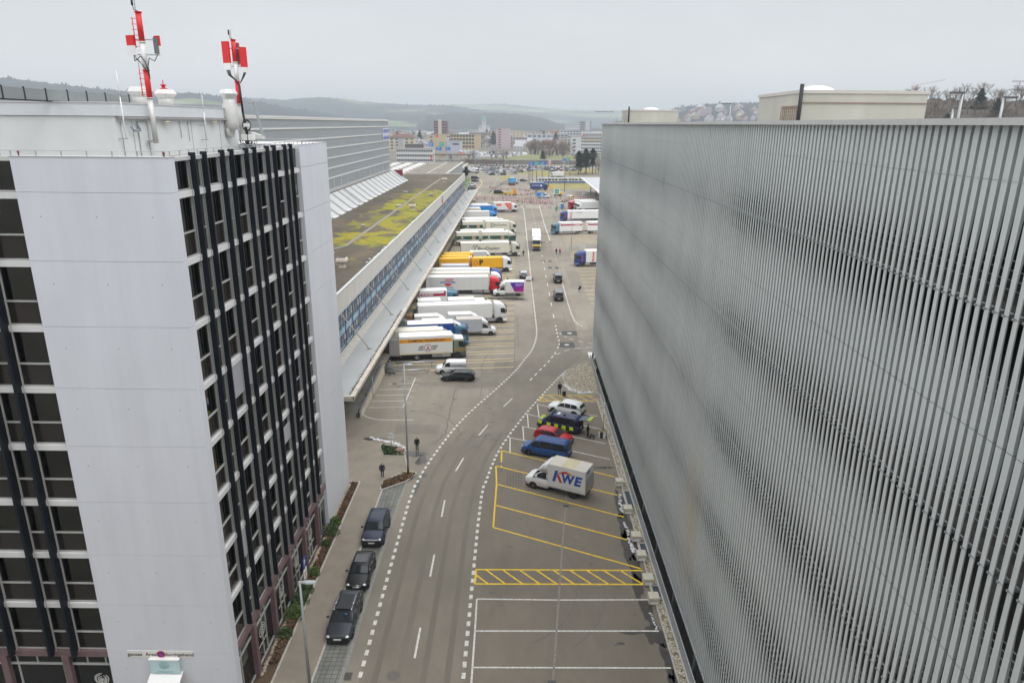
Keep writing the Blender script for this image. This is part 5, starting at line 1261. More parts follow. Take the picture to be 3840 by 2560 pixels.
K_CITYVAN = dict(L=4.39, W=1.83, H=1.85, nose=.93, belt=1.10, cowl=.22, r=.31, tumble=.86, gh=[(.21, 1.11), (.34, 1.75), (.44, 1.85), (.92, 1.84), (.985, 1.78), (.998, 1.12)], panes=[(.285, .46)], axles=(.2, .83), deck=1.10, tail_h=.45)
def car(name, lab, cat, x, yy, deg, K, pt, group=None, roofm=None, rear=True, **kw):
    t = thing(name, lab, cat, (x, yy, 0.012), R(deg), group)
    K = dict(K, **kw); X = carbody(t, K, pt, 0, rear, roofm)
    return t, X
def marks(par, m, xc, yf, z, L, h, face='-y', n=9):
    """a line of print too small to read: uneven upright strokes"""
    st_ = random.getstate(); random.seed(int(abs(xc * 97 + z * 31)) + n); k = MB(); w = L / n; ft = .003
    for i in range(n):
        x0 = xc - L / 2 + i * w; k.box(x0 + w * .08, x0 + w * random.uniform(.3, .5), min(yf, yf + ft), max(yf, yf + ft), z - h / 2, z + h / 2 * random.choice((1, 1, .6)))
        zz = z + random.choice((-.4, 0, .42)) * h; k.box(x0 + w * .45, x0 + w * .85, min(yf, yf + ft), max(yf, yf + ft), zz - h * .1, zz + h * .1)
    random.setstate(st_); return k.build('lettering', m, par)
# ---- kerbside row (noses towards the viewer)
t, X = car('parked_car', 'anthracite estate car, nearest of the three cars in the paved bay by the pavement', 'car', -12.06, 42.30, -90, KW, PANTH, 'cars parked in the paved bay', rim=RIM)
for s_ in (-1, 1):
    k = MB(); k.path([(X(.38), s_ * .62, 1.47), (X(.5), s_ * .63, 1.52), (X(.84), s_ * .6, 1.45)], .02, 6); k.build('roof_rail', CHROME, t)
k = MB(); k.box(X(.4), X(.75), -.5, .5, 1.5, 1.515); k.build('glass_roof', CARGLASS, t)
k = MB(); k.box(X(.355), X(.345), .2, .38, 1.22, 1.30); k.build('windscreen_sticker', mat('sticker_blue', (.05, .25, .6), .5), t)
t, X = car('parked_car', 'small black hatchback with round headlights, middle car in the paved bay', 'car', -12.02, 47.55, -90, K_HATCH, PBLACK, 'cars parked in the paved bay')
k = MB(); k.box(X(.48), X(.75), -.5, .5, 1.44, 1.455); k.build('glass_roof', CARGLASS, t)
k = MB(); k.path([(X(-.01), -.38, .5), (X(-.015), -.38, .66), (X(-.015), .38, .66), (X(-.01), .38, .5), (X(-.01), -.38, .5)], .02, 6); k.build('grille_ring', CHROME, t)
t, X = car('parked_car', 'dark blue off road estate with silver grille, furthest car in the paved bay', 'car', -12.0, 53.65, -90, K_SUV, PNAVY, 'cars parked in the paved bay')
k = MB(); k.box(X(.0), X(-.008), -.55, .55, .74, .86); k.build('grille_trim', CHROME, t)
# ---- bays on the right (fish-bone, 26.5 degrees)
t, X = car('parked_car', 'white off road car behind the dark blue border guard van', 'car', 6.55, 81.2, 153.5, K_SUV, PWHITE, L=4.5, mirror=BLACK)
t, X = car('guard_van', 'dark blue border guard van with yellow squares and raised tailgate', 'van', 5.45, 76.35, 153.0, K_VAN, PPOL, None, None, False, L=5.3, rim=TRIM, mirror=PPOL)
FLU = mat('fluo_green', (.62, .80, .02), .5)
for xx, z0, w in ((X(.30), .55, .5), (X(.485), .55, .5), (X(.665), .55, .5), (X(.845), .55, .48), (X(.09), .62, .5)):
    for s_ in (-1, 1):
        k = MB(); yq = s_ * (.955 if xx < X(.1) else .935); k.box(xx - w / 2, xx + w / 2, min(yq, yq + s_ * .012), max(yq, yq + s_ * .012), z0, z0 + .42); k.build('reflective_square', FLU, t)
letter('GRENZWACHTKORPS', FLU, t, (X(.47), .968, .40), .27, '+y', .012); letter('GRENZWACHTKORPS', FLU, t, (X(.47), -.968, .40), .27, '-y', .012)
k = MB(); k.box(X(.75), X(.28), .958, .968, .22, .25); k.build('reflective_stripe', FLU, t)
for q in (-.45, 0, .45): k = MB(); k.box(X(.10), X(.02), q - .14, q + .1, 1.02, 1.04); k.build('bonnet_stripe', FLU, t)
k = MB(); k.box(X(.34), X(.29), -.68, .68, 1.96, 2.08, 0); k.box(X(.345), X(.285), .66, .74, 1.96, 2.08, 1); k.box(X(.345), X(.285), -.74, -.66, 1.96, 2.08, 1); k.build('light_bar', [BLACK, PSIL], t, .015)
k = MB(); k.tube((X(.62), .2, 1.93), (X(.62), .2, 2.06), .16, 12); k.build('roof_vent', BLACK, t)
k = MB(); k.box(X(.50), X(.44), -.3, .35, 1.955, 1.962); k.build('roof_number', WHITE, t)
k = MB(); k.tube((X(.9), .5, 1.94), (X(.9), .5, 2.2), .012, 5); k.build('aerial', BLACK, t)
k = MB(); k.add([(X(.985), -.78, 1.86), (X(.985), .78, 1.86), (X(1.235), .74, 2.05), (X(1.235), -.74, 2.05), (X(.985), -.78, 1.90), (X(.985), .78, 1.90), (X(1.235), .74, 2.10), (X(1.235), -.74, 2.10)], [(0, 3, 2, 1), (4, 5, 6, 7), (0, 1, 5, 4), (1, 2, 6, 5), (2, 3, 7, 6), (3, 0, 4, 7)]); tg = k.build('tailgate', PPOL, t)
k = MB(); k.add([(X(1.02), -.6, 1.935), (X(1.02), .6, 1.935), (X(1.14), .58, 2.03), (X(1.14), -.58, 2.03)], [(0, 1, 2, 3)]); k.build('tailgate_glass', CARGLASS, tg)
k = MB()
for q in (-.55, -.2, .15, .5): k.add([(X(1.17), q - .1, 2.058), (X(1.17), q + .06, 2.058), (X(1.24), q + .2, 2.108), (X(1.24), q + .04, 2.108)], [(0, 1, 2, 3)])
k.box(X(1.25), X(1.235), -.74, .74, 2.0, 2.1); k.build('chevron', FLU, tg)
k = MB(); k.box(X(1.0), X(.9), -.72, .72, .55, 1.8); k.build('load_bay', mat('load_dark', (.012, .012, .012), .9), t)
t, X = car('parked_car', 'red hatchback facing the car park between the two blue vans', 'car', 4.55, 73.15, -27, K_HATCH2, PRED, mirror=BLACK)
t, X = car('parked_van', 'plain blue passenger van with white wheels behind the white delivery van', 'van', 3.55, 69.55, 158.5, K_VAN, PBLUE, None, None, True, L=5.29, rim=mat('steel_white_rim', (.6, .6, .6), .5), sideglass=CARGLASS)
for q in range(5):
    k = MB(); k.box(X(.93), X(.36), -.6 + q * .3 - .02, -.6 + q * .3 + .02, 1.945, 1.965); k.build('roof_rib', PBLUE, t)
# ---- vehicles on the yard
t, X = car('estate_car', 'black estate car standing behind the small white delivery van', 'car', -7.95, 92.75, 180, KW, PBLACK, L=4.7)
for s_ in (-1, 1):
    k = MB(); k.path([(X(.30), s_ * .86, .955), (X(.42), s_ * .73, 1.37), (X(.55), s_ * .72, 1.43), (X(.8), s_ * .73, 1.38), (X(.9), s_ * .80, 1.05)], .014, 5); k.build('chrome_strip', CHROME, t)
t, X = car('small_van', 'small white delivery van beside the black estate car', 'van', -9.15, 95.75, 183, K_CITYVAN, PWHITE, mirror=PWHITE)
marks(t, mat('print_grey', (.33, .36, .38), .5), X(.7), .87, 1.42, 1.15, .16, '+y', 11)
k = MB(); k.box(X(.95), X(.42), .905, .925, .62, .70); k.build('side_trim', BLACK, t)
for yy, x, lab in ((141.15, 8.95, 'nearer of the two black vans driving away on the lane'), (158.0, 9.75, 'further of the two black vans driving away on the lane')):
    t, X = car('driving_van', lab, 'van', x, yy, 90, K_VCLASS, PBLACK, 'black vans driving away', PGREY)  # grey roof colour paints in the silvery sky reflection on black
t, X = car('parked_car', 'grey car stopped beside the cone trolley at the dashed line', 'car', 1.95, 162.0, 90, K_SUV, paint('dusk', (.06, .055, .075)), roofm=PSIL)
t, X = car('parked_car', 'dark green estate car half under the canopy by the white trailer', 'car', -15.9, 139.6, 5, KW, paint('dark_green', (.03, .042, .042)), roofm=PGREY)

# ---- box vans with separate body
K_LCAB = dict(L=2.55, W=2.0, H=2.12, nose=1.08, belt=1.30, cowl=.34, r=.35, tumble=.88, gh=[(.30, 1.31), (.66, 2.0), (.80, 2.12), (1.0, 2.12)], panes=[(.52, .90)], axles=(.36,), deck=1.30, gz=.3, tail=False)
BOXW = mat('box_white', (.70, .70, .68), .45, 0, .03, .4); ROOFW = mat('box_roof', (.76, .75, .72), .5, 0, .05, .4)
def cargo(par, x0, x1, w, z0, z1, side=BOXW, roof=ROOFW, name='cargo_box', ribs=0, bev=.035):
    k = MB(); k.box(x0, x1, -w / 2, w / 2, z0, z1)
    o = k.build(name, [side, roof], par, bev)
    for p_ in o.data.polygons:
        if p_.normal.z > .6: p_.material_index = 1
    if ribs:
        k = MB(); q = x0 + ribs
        while q < x1 - .05:
            for s_ in (-1, 1): k.box(q - .02, q + .02, min(s_ * w / 2, s_ * (w / 2 + .02)), max(s_ * w / 2, s_ * (w / 2 + .02)), z0 + .05, z1 - .05)
            k.box(q - .02, q + .02, -w / 2 + .05, w / 2 - .05, z1, z1 + .02); q += ribs
        k.build('rib', side, o)
    return o
def boxvan(lab, x, yy, deg, blen=3.9, bh=2.35, side=BOXW, roof=ROOFW, wb=None, fairing=True, group=None, rim=RIM, name='box_van', bw=2.12):
    """x,yy: nose centre"""
    t = thing(name, lab, 'box van', (x, yy, .012), R(deg), group)
    carbody(t, dict(K_LCAB, rim=rim, mirror=BLACK), PWHITE, -1.275, False)
    x0, x1 = -2.5 - blen, -2.5
    k = MB(); k.box(x0, x1 + .4, -.45, .45, .42, .62); k.build('chassis', BLACK, t)
    o = cargo(t, x0, x1, bw, .78, .78 + bh, side, roof)
    k = MB(); k.box(x0 - .01, x0 + .05, -bw / 2, bw / 2, .66, .80); k.box(x0, x1, -bw / 2 - .005, -bw / 2 + .04, .70, .80); k.box(x0, x1, bw / 2 - .04, bw / 2 + .005, .70, .80); k.build('frame_rail', PSIL, t)
    if fairing:
        k = MB(); k.loft([[(xx, -ww, z0), (xx, -ww, z1 - .12), (xx, -ww * .8, z1), (xx, ww * .8, z1), (xx, ww, z1 - .12), (xx, ww, z0)] for xx, ww, z0, z1 in ((-2.48, 1.0, 2.0, .78 + bh - .02), (-2.1, .97, 2.05, .78 + bh - .2), (-1.6, .85, 2.06, 2.45), (-1.3, .7, 2.02, 2.12))], 0); k.build('air_deflector', PWHITE, t)
    xr = x0 + 1.25
    for s_ in (-1, 1):
        wheel(t, xr, s_ * .82, .35, .3, rim)
        k = MB(); k.box(x0 - .02, x0 + .03, s_ * .85 - .08, s_ * .85 + .08, .5, .66); k.build('taillight', TAIL, t)
        k = MB(); k.tube((xr, s_ * .6, .36), (xr, s_ * 1.0, .36), .43, 16); k.build('wheel_arch', BLACK, t)
    return t, x0, x1, o
# the white van with tail lift in the yellow bays
t, x0, x1, o = boxvan('white box van with tail lift and rainbow coloured lettering in the yellow bays', 1.55, 63.3, 153.5, 3.9, 2.35, mat('box_white'), mat('roof_beige', (.56, .53, .47), .6, 0, .06, .6), rim=RIM, name='delivery_van')
k = MB(); k.box(x0 + 1.3, x0 + 2.55, -1.0, 1.0, 3.135, 3.142); k.build('roof_panel', mat('roof_yellowed', (.52, .47, .30), .6, 0, .08, .8), o)
k = MB(); k.box(x0 - .10, x0 - .02, -1.02, 1.02, .80, 2.35); k.build('tail_lift', mat('lift_alu', (.40, .41, .41), .45, .4), t)
k = MB()
for q in range(9):
    for s_ in (-1, 1): k.box(x0 - .12, x0 - .101, s_ * .93 - .05, s_ * .93 + .05, .85 + q * .16, .93 + q * .16, q % 2)
k.build('warning_stripe', [mat('orange_strip', (.7, .28, .03), .5), BLACK], t)
KB = mat('logo_blue', (.02, .08, .38), .45); KR = mat('logo_red', (.6, .02, .02), .45); KO = mat('logo_orange', (.75, .25, .02), .45)
for face, s_ in (('+y', 1), ('-y', -1)):
    ys = s_ * 1.068
    k = MB(); xc_ = (x0 + x1) / 2; k.add([(xc_ + s_ * 1.45, ys, 1.42), (xc_ + s_ * 1.15, ys, 1.42), (xc_ + s_ * .85, ys, 2.62), (xc_ + s_ * 1.15, ys, 2.62)], [(0, 1, 2, 3)]); k.build('lettering', KB, o); letter('W', KB, o, (xc_ - s_ * .1, ys, 1.92), 1.32, face, .045, .12, .9); letter('E', KB, o, (xc_ - s_ * 1.12, ys, 1.92), 1.32, face, .045, .2, 1.05)
    for m_, off, a0, a1 in ((KR, 0, 0, .55), (KO, 0, .55, 1)):
        k = MB(); pts = []
        for i in range(9):
            f = lerp(a0, a1, i / 8); xx = lerp(.95, -.95, f); zz = 2.1 + .5 * math.sin(f * PI * .82 + .28)
            th = .10 * math.sin(PI * min(.97, max(.06, f + .02))) + .015
            pts.append([((x0 + x1) / 2 + s_ * xx, ys, zz - th), ((x0 + x1) / 2 + s_ * xx, ys, zz + th)])
        k.loft(pts, 0, False, False, False); k.build('swoosh', m_, o)
    k = MB(); k.add([(xc_ + s_ * 1.0, ys, 2.1), (xc_ + s_ * .78, ys, 2.25), (xc_ + s_ * .38, ys, 1.42), (xc_ + s_ * .66, ys, 1.42)], [(0, 1, 2, 3)]); k.build('logo_leg', KR, o)
    marks(o, mat('print_grey'), (x0 + x1) / 2 - .5, ys, 1.02, 2.1, .10, face, 24)
letter('KWE', KB, o, (x0 - .02, .45, 2.8), .42, '-x', .02, .2)
# the violet van crossing the yard
t, x0, x1, o = boxvan('white box van with a violet and pink panel crossing the yard', -4.65, 143.6, 184.5, 3.95, 2.35, rim=RIM)
vio = mat('violet_pink', (.2, .02, .4), .45)
n, l, b = nodes(vio); c = objco(n); sxx = n.new('ShaderNodeSeparateXYZ'); l.new(c, sxx.inputs[0])
mm_ = n.new('ShaderNodeMath'); mm_.operation = 'MULTIPLY_ADD'; l.new(sxx.outputs['Z'], mm_.inputs[0]); mm_.inputs[1].default_value = -.42; mm_.inputs[2].default_value = 1.3
m2_ = n.new('ShaderNodeMath'); m2_.operation = 'MULTIPLY_ADD'; l.new(sxx.outputs['X'], m2_.inputs[0]); m2_.inputs[1].default_value = -.12; l.new(mm_.outputs[0], m2_.inputs[2])
m3_ = n.new('ShaderNodeMath'); m3_.operation = 'SUBTRACT'; l.new(m2_.outputs[0], m3_.inputs[0]); m3_.inputs[1].default_value = .55
l.new(ramp(n, l, m3_.outputs[0], [(0, (.045, .02, .42)), (.5, (.17, .015, .36)), (1, (.50, .01, .18))]), b.inputs['Base Color'])
for s_ in (1, -1):
    ys = s_ * 1.066; k = MB(); k.prism([(x0 + .08, .95), (x0 + 2.0, .95), (x0 + 3.0, 2.95), (x0 + .08, 2.95)], 'y', min(ys, ys + s_ * .006), max(ys, ys + s_ * .006)); k.build('colour_panel', vio, o)
    letter('cencora', WHITE, o, (x0 + 1.1, ys + s_ * .012, 2.55), .48, '+y' if s_ > 0 else '-y', .012)
    marks(o, WHITE, x0 + 1.35, ys + s_ * .012, 2.22, .95, .10, '', 13)
# the two pale vans and the row of box vans at the docks
t, x0, x1, o = boxvan('light grey box van with white cab and rounded deflector, near the blue lorry', -3.35, 115.55, 8, 4.2, 2.2, mat('box_palegrey', (.50, .53, .57), .45), mat('roof_tan', (.52, .48, .43), .6), rim=TRIM)
marks(o, mat('print_grey'), x0 + 1.5, -1.066, 2.35, 1.7, .2, '', 9); marks(o, mat('print_grey'), x0 + 1.6, -1.066, 2.08, 1.0, .08, '', 11)
letter('S', mat('print_grey'), o, (x1 - .6, -1.068, 2.3), .5, '-y', .004)
PALEB = mat('box_offwhite', (.62, .63, .63), .5, 0, .03, .4)
t, x0, x1, o = boxvan('pale box van behind the light grey one, deflector just showing', -5.2, 119.2, 10, 4.1, 2.1, PALEB, mat('box_roof')); letter('G', mat('print_grey'), o, (x0 + 1.2, -1.068, 2.25), .6, '-y', .01)
t, x0, x1, o = boxvan('pale box van with small mast, left of the other pale box van at the dock', -10.9, 117.7, 10, 4.1, 2.1, PALEB, mat('box_roof')); letter('G', mat('print_grey'), o, (x0 + 1.2, -1.068, 2.25), .6, '-y', .01)
boxvan('white box van wedged behind the royal blue lorry, only its roof showing', -9.2, 113.35, 10, 3.9, 2.45, BOXW, mat('box_roof'), fairing=False)
boxvan('white box van between the cream articulated lorry and the yellow containers', -5.3, 180.6, 10, 4.1, 2.3, mat('box_palegrey'), ROOFW)

# ---- lorries
def lorry_cab(t, pt, roofpt=None, tall=3.7, lenc=2.25, Wd=2.48, deflector=True, dark=BLACK, stripe=None):
    hw = Wd / 2
    def rr(x0, x1, w, z, c_=.16, c2=.06):
        return [(x0 + c2, -w, z), (x1 - c_, -w, z), (x1 - c_ * .3, -w + c_ * .3, z), (x1, -w + c_, z), (x1 + .03, 0, z), (x1, w - c_, z), (x1 - c_ * .3, w - c_ * .3, z), (x1 - c_, w, z), (x0 + c2, w, z), (x0, w - c2, z), (x0, -w + c2, z)]
    k = MB(); k.loft([rr(-lenc, 0, hw, z) if z < 2 else rr(-lenc, d, w * hw, z) for z, d, w in ((.95, 0, 1), (1.25, 0, 1), (1.9, -.03, 1), (2.35, -.10, .99), (2.85, -.22, .97), (3.02, -.30, .96))], 0)
    k.build('cab', pt, t)
    k = MB(); k.loft([rr(-lenc, d, w * hw, z, .25, .1) for z, d, w in ((3.022, -.30, .96), (3.2, -.40, .94), (tall - .2, -.85, .88), (tall - .05, -1.1, .8), (tall, -1.35, .7))], 0); k.build('roof_fairing', roofpt or pt, t)
    k = MB(); k.loft([rr(-.9, .06, hw * .995, z) for z in (.32, .45, .93)], 0); k.build('bumper', dark if dark is not None else pt, t)
    k = MB(); rows = []
    for z, d in ((1.98, -.03), (2.4, -.11), (2.84, -.215)): rows.append([(d + .025 - .10, -hw * .95, z), (d + .03, -hw * .84, z), (d + .06, 0, z), (d + .03, hw * .84, z), (d + .025 - .10, hw * .95, z)])
    k.loft(rows, 0, False, False); k.build('windscreen', CARGLASS, t)
    k = MB(); k.box(.0, .045, -hw * .72, hw * .72, 1.0, 1.75); k.build('grille', GRILL, t)
    k = MB(); k.box(-.28, .05, -hw * .93, hw * .93, 2.92, 3.0); k.build('sun_visor', BLACK, t)
    for s_ in (-1, 1):
        yq = s_ * (hw + .012)
        k = MB(); k.prism([(-1.15, 1.98), (-.32, 1.85), (-.36, 2.5), (-.50, 2.80), (-1.15, 2.80)], 'y', min(yq - s_ * .02, yq), max(yq - s_ * .02, yq)); k.build('side_window', CARGLASS, t)
        k = MB(); k.box(-.30, -.12, s_ * (hw + .16) - .07, s_ * (hw + .16) + .07, 2.0, 2.75); k.bar((-.3, s_ * hw * .97, 2.72), (-.22, s_ * (hw + .16), 2.72), .05, .05); k.build('mirror', BLACK, t)
        k = MB(); k.box(-.14, .075, s_ * hw * .82 - .2, s_ * hw * .82 + .2, .58, .78); k.build('headlight', LAMPG, t)
        k = MB(); k.tube((-1.35, s_ * hw * .82, .52), (-1.35, s_ * (hw + .008), .52), .64, 20); k.build('wheel_arch', BLACK, t)
        wheel(t, -1.35, s_ * (hw - .16), .5, .3, TRIM)
        k = MB(); k.box(-1.3, -1.28, min(yq - s_ * .01, yq + s_ * .005), max(yq - s_ * .01, yq + s_ * .005), 1.1, 2.85); k.box(-1.0, -.85, min(yq - s_ * .01, yq + s_ * .02), max(yq - s_ * .01, yq + s_ * .02), 1.75, 1.8); k.build('door_seam', BLACK, t)
        if stripe is not None:
            k = MB(); k.box(-lenc + .1, -.05, min(yq - s_ * .01, yq + s_ * .004), max(yq - s_ * .01, yq + s_ * .004), 1.45, 1.62); k.build('cab_stripe', stripe, t)
    k = MB(); k.box(.055, .075, -.28, .28, .42, .54); k.build('number_plate', WHITE, t)
def chassis(t, x0, x1, axles, tank=True, guard=None, Wd=2.5):
    k = MB(); k.box(x0, x1, -.45, .45, .72, 1.0); k.box(x0 + .3, x1 - .2, -.95, .95, .50, .98); k.build('chassis', BLACK, t)
    for xa in axles:
        for s_ in (-1, 1): wheel(t, xa, s_ * (Wd / 2 - .20), .5, .34, TRIM)
    if tank:
        for s_ in (-1, 1):
            k = MB(); k.box(-3.6, -2.35, s_ * .9 - .3, s_ * .9 + .3, .42, .95); k.build('fuel_tank', mat('tank_alu', (.45, .45, .44), .4, .6), t, .06)
    if guard:
        for s_ in (-1, 1):
            k = MB(); yq = s_ * (Wd / 2 - .04)
            for z in (.5, .78): k.box(guard[0], guard[1], yq - .02, yq + .02, z, z + .13)
            k.build('side_guard', PSIL, t)
    k = MB(); k.box(x0 - .05, x0 + .05, -1.15, 1.15, .45, .62); k.build('rear_bar', BLACK, t)
    for s_ in (-1, 1):
        k = MB(); k.box(x0 - .07, x0 - .02, s_ * .95 - .18, s_ * .95 + .18, .64, .78); k.build('taillight', TAIL, t)
def place(xf, yf, deg, Wd=2.5, near=-1):
    a = R(deg); return (xf - math.sin(a) * (-near) * Wd / 2, yf + math.cos(a) * (-near) * Wd / 2)
def lorry(lab, xf, yf, deg, pt, boxes, roofpt=None, tall=3.7, axles=(), guard=None, near=-1, name='lorry', dark=BLACK, group=None, lenc=2.25, ztop=3.95, zbot=1.05, cab=True, ribs=0, stripe=None):
    """boxes: list of (x0, x1, side material, roof material)"""
    cx, cy = place(xf, yf, deg, 2.5, near)
    t = thing(name, lab, 'lorry' if cab else 'trailer', (cx, cy, .012), R(deg), group)
    if cab: lorry_cab(t, pt, roofpt, tall, lenc, dark=dark, stripe=stripe)
    xs = min(b_[0] for b_ in boxes)
    if len(boxes) == 2:
        chassis(t, boxes[0][0], -.6 if cab else boxes[0][1], [boxes[0][0] + 1.6, boxes[0][0] + 2.9], cab, guard)
        k = MB(); k.box(boxes[1][0], boxes[0][0] + .3, -.4, .4, .72, .95); k.build('drawbar', BLACK, t)
        for xa in (boxes[1][0] + 1.3, boxes[1][1] - 1.4):
            for s_ in (-1, 1): wheel(t, xa, s_ * 1.05, .5, .34, TRIM)
    else: chassis(t, xs, -.6 if cab else boxes[0][1], axles or [xs + 2.0, xs + 3.3, xs + 4.6], cab, guard)
    out = [cargo(t, b_[0], b_[1], 2.5, zbot, ztop, b_[2], b_[3], ribs=ribs) for b_ in boxes]
    return t, out
RW = mat('lorry_roof', (.80, .80, .79), .5, 0, .04, .3); SW = mat('trailer_side', (.76, .76, .74), .5, 0, .03, .3)
SGREY = mat('trailer_grey', (.64, .65, .64), .5, 0, .04, .3); CREAM = mat('trailer_cream', (.66, .64, .55), .5, 0, .03, .3); DGREEN = mat('band_green', (.018, .075, .055), .5)
ORN = mat('orange_band', (.80, .33, .01), .5); POSTY = mat('post_yellow', (.78, .40, .01), .45, 0, .04, .5); NAVYT = mat('royal_blue', (.012, .07, .33), .5, 0, .05, .4); DRED = mat('dark_red_print', (.28, .012, .04), .5)
def frame_ribs(o, x0, x1, z0, z1):
    k = MB()
    for s_ in (-1, 1):
        for z in (z0, z1 - .08): k.box(x0, x1, min(s_ * 1.25, s_ * 1.262), max(s_ * 1.25, s_ * 1.262), z, z + .08)
    k.build('edge_rail', WHITE, o)
# 1 olive-cab box lorry nearest
OLIVE = paint('olive', (.20, .235, .15))
def camion(t, o, x0, x1, z0=1.0, z1=3.85):
    for s_, f in ((-1, '-y'), (1, '+y')):
        ys = s_ * 1.252; lo, hi = min(ys, ys + s_ * .006), max(ys, ys + s_ * .006)
        k = MB(); k.box(x0 + .06, x1 - .12, lo, hi, z1 - .98, z1 - .42); k.build('colour_band', ORN, o)
        letter('CAMION TRANSPORT', INK, o, ((x0 + x1) / 2 + .1, ys + s_ * .008, z1 - .70), .55, f, .02, 0, 1.02)
        k = MB(); k.box(x0 + .2, x1 - .2, lo, hi, z0 + .12, z0 + .19); k.build('thin_stripe', PY, o)
        cx, cz = (x0 + x1) / 2 + .25, z0 + .98
        k = MB(); nn = 32; k.add([((cx + q * math.cos(2 * PI * i / nn)), ys + s_ * .008, cz + q * math.sin(2 * PI * i / nn)) for i in range(nn) for q in (.52, .60)], [(2 * i, 2 * i + 1, (2 * i + 3) % (2 * nn), (2 * i + 2) % (2 * nn)) for i in range(nn)])
        for row, cnt_ in ((.24, 1), (.0, 2), (-.24, 3)):
            for j in range(cnt_): q = cx + (j - (cnt_ - 1) / 2) * .22; k.box(q - .085, q + .085, lo, hi, cz + row - .085, cz + row + .085)
        k.build('emblem', DRED, o)
        k = MB()
        for j, (a_, b_) in enumerate(((.62, 1.55), (.68, 1.45), (.66, 1.30))):
            for d_ in (-1, 1):
                z_ = cz + .28 - j * .26; sh = .12
                aa, bb = a_, (b_ if d_ > 0 else 1.2 + .12 * j)
                k.add([(cx + d_ * aa, ys + s_ * .007, z_ - .07), (cx + d_ * (bb - (sh if d_ > 0 else -sh)), ys + s_ * .007, z_ - .07), (cx + d_ * bb, ys + s_ * .007, z_ + .07), (cx + d_ * aa, ys + s_ * .007, z_ + .07)], [(0, 1, 2, 3)])
        k.build('emblem_wing', mat('wing_grey', (.10, .11, .12), .5), o)
t, (o,) = lorry('nearest lorry at the docks, white box with orange band and olive cab', -7.45, 102.05, 10.5, OLIVE, [(-10.1, -2.05, SW, RW)], roofpt=PWHITE, tall=3.35, axles=(-7.5,), guard=(-5.2, -3.4), dark=mat('bumper_dark', (.05, .055, .06), .6), lenc=1.9, zbot=1.0, ztop=3.85, stripe=mat('cab_orange', (.5, .2, .02), .5))
camion(t, o, -10.1, -2.05)
k = MB(); k.prism([(-2.02, 2.95), (-1.3, 2.95), (-2.02, 3.75)], 'y', -1.0, 1.0); k.build('reefer_unit', PWHITE, t)
k = MB(); k.box(-11.6, -10.12, -1.2, 1.1, 1.0, 3.4); k.build('tail_extension', mat('lift_alu'), t, .02)
k = MB(); k.box(-11.9, -10.12, -1.2, 1.2, .92, 1.0); k.build('dock_plate', STEEL, t)
# 2 parked reefer trailer
t, (o,) = lorry('cream reefer trailer without a tractor behind the olive cab lorry', -9.9, 105.05, 10.5, None, [(-9.3, -2.0, CREAM, mat('roof_cream', (.68, .65, .58), .5, 0, .05, .4))], cab=False, name='reefer_trailer', ztop=3.75, axles=(-8, -6.8))
k = MB(); k.box(-2.0, -1.25, -.95, .95, 2.6, 3.7); k.build('reefer_unit', PWHITE, t, .08); k = MB(); k.box(-1.24, -1.22, -.5, .5, 3.2, 3.5); k.build('cooler_grille', BLACK, t)
k = MB(); k.box(-2.6, -2.5, -1.0, 1.0, .05, 1.1); k.build('landing_leg', BLACK, t)
# 3 royal blue lorry with white arrow
TEALB = paint('steel_blue', (.05, .15, .26))
t, (o,) = lorry('royal blue lorry with a white arrow, white reefer roof unit and steel blue cab', -7.5, 108.55, 10.5, TEALB, [(-9.75, -2.35, NAVYT, RW)], tall=3.35, ztop=3.95, dark=TEALB, axles=(-8.0, -6.8))
frame_ribs(o, -9.75, -2.35, 1.05, 3.95)
k = MB(); k.prism([(-4.9, 2.55), (-4.3, 2.55), (-4.3, 2.15), (-3.35, 2.75), (-4.3, 3.4), (-4.3, 3.0), (-4.9, 3.0)], 'y', -1.262, -1.254); k.build('arrow', WHITE, o)
k = MB(); k.prism([(-2.3, 2.9), (-1.0, 2.95), (-1.15, 3.35), (-2.3, 3.95)], 'y', -.85, .85); k.build('reefer_unit', PWHITE, t, .05); k = MB(); k.tube((-1.9, -.87, 3.35), (-1.9, .87, 3.35), .2, 12); k.build('cooler_fan', BLACK, t)
# 7 long white trailer, tall white cab
t, (o,) = lorry('long plain white trailer with a tall white tractor unit at the near docks', -1.45, 122.45, 10.5, PWHITE, [(-16.0, -2.75, SW, RW)], tall=3.75, ztop=3.75, dark=PWHITE, guard=(-3.6, -1.9))
k = MB(); k.tube((-15.9, -.9, 3.85), (-13, .9, 3.85), .015, 4); k.build('roof_cable', INK, o)
# 8 white box roofs behind
t, _ = lorry('white drawbar lorry hidden behind the long plain white trailer', -5.2, 126.6, 10.5, PWHITE, [(-7.2, -2.3, SW, RW), (-12.8, -8.6, SW, RW)], tall=3.2, ztop=3.45)
# 9 small teal cab lorry
DKTEAL = paint('teal', (.07, .20, .29))
PLZ = mat('plum_stripe', (.38, .01, .08), .5)
t, (o,) = lorry('short white lorry with plum stripe and teal cab beside the steel guide rails', -11.0, 133.0, 10.5, DKTEAL, [(-7.6, -2.3, SW, RW)], tall=3.1, ztop=3.6, dark=DKTEAL, axles=(-6.2,))
def planzer(o, x0, x1, zc, h, s_list=((-1, '-y'), (1, '+y')), fwd=1):
    for s_, f in s_list:
        ys = s_ * 1.253; lo, hi = min(ys, ys + s_ * .006), max(ys, ys + s_ * .006)
        k = MB(); k.box(x0, x1, lo, hi, zc - h / 2, zc + h / 2); k.box(x1 - .35, x1, lo, hi, zc + h / 2, zc + h / 2 + .45); k.build('stripe', PLZ, o)
        letter('PLANZER', WHITE, o, (x0 + 1.35, ys + s_ * .01, zc), h * .95, f, .03, 0, 1.05)
planzer(o, -7.4, -2.55, 2.75, .52)
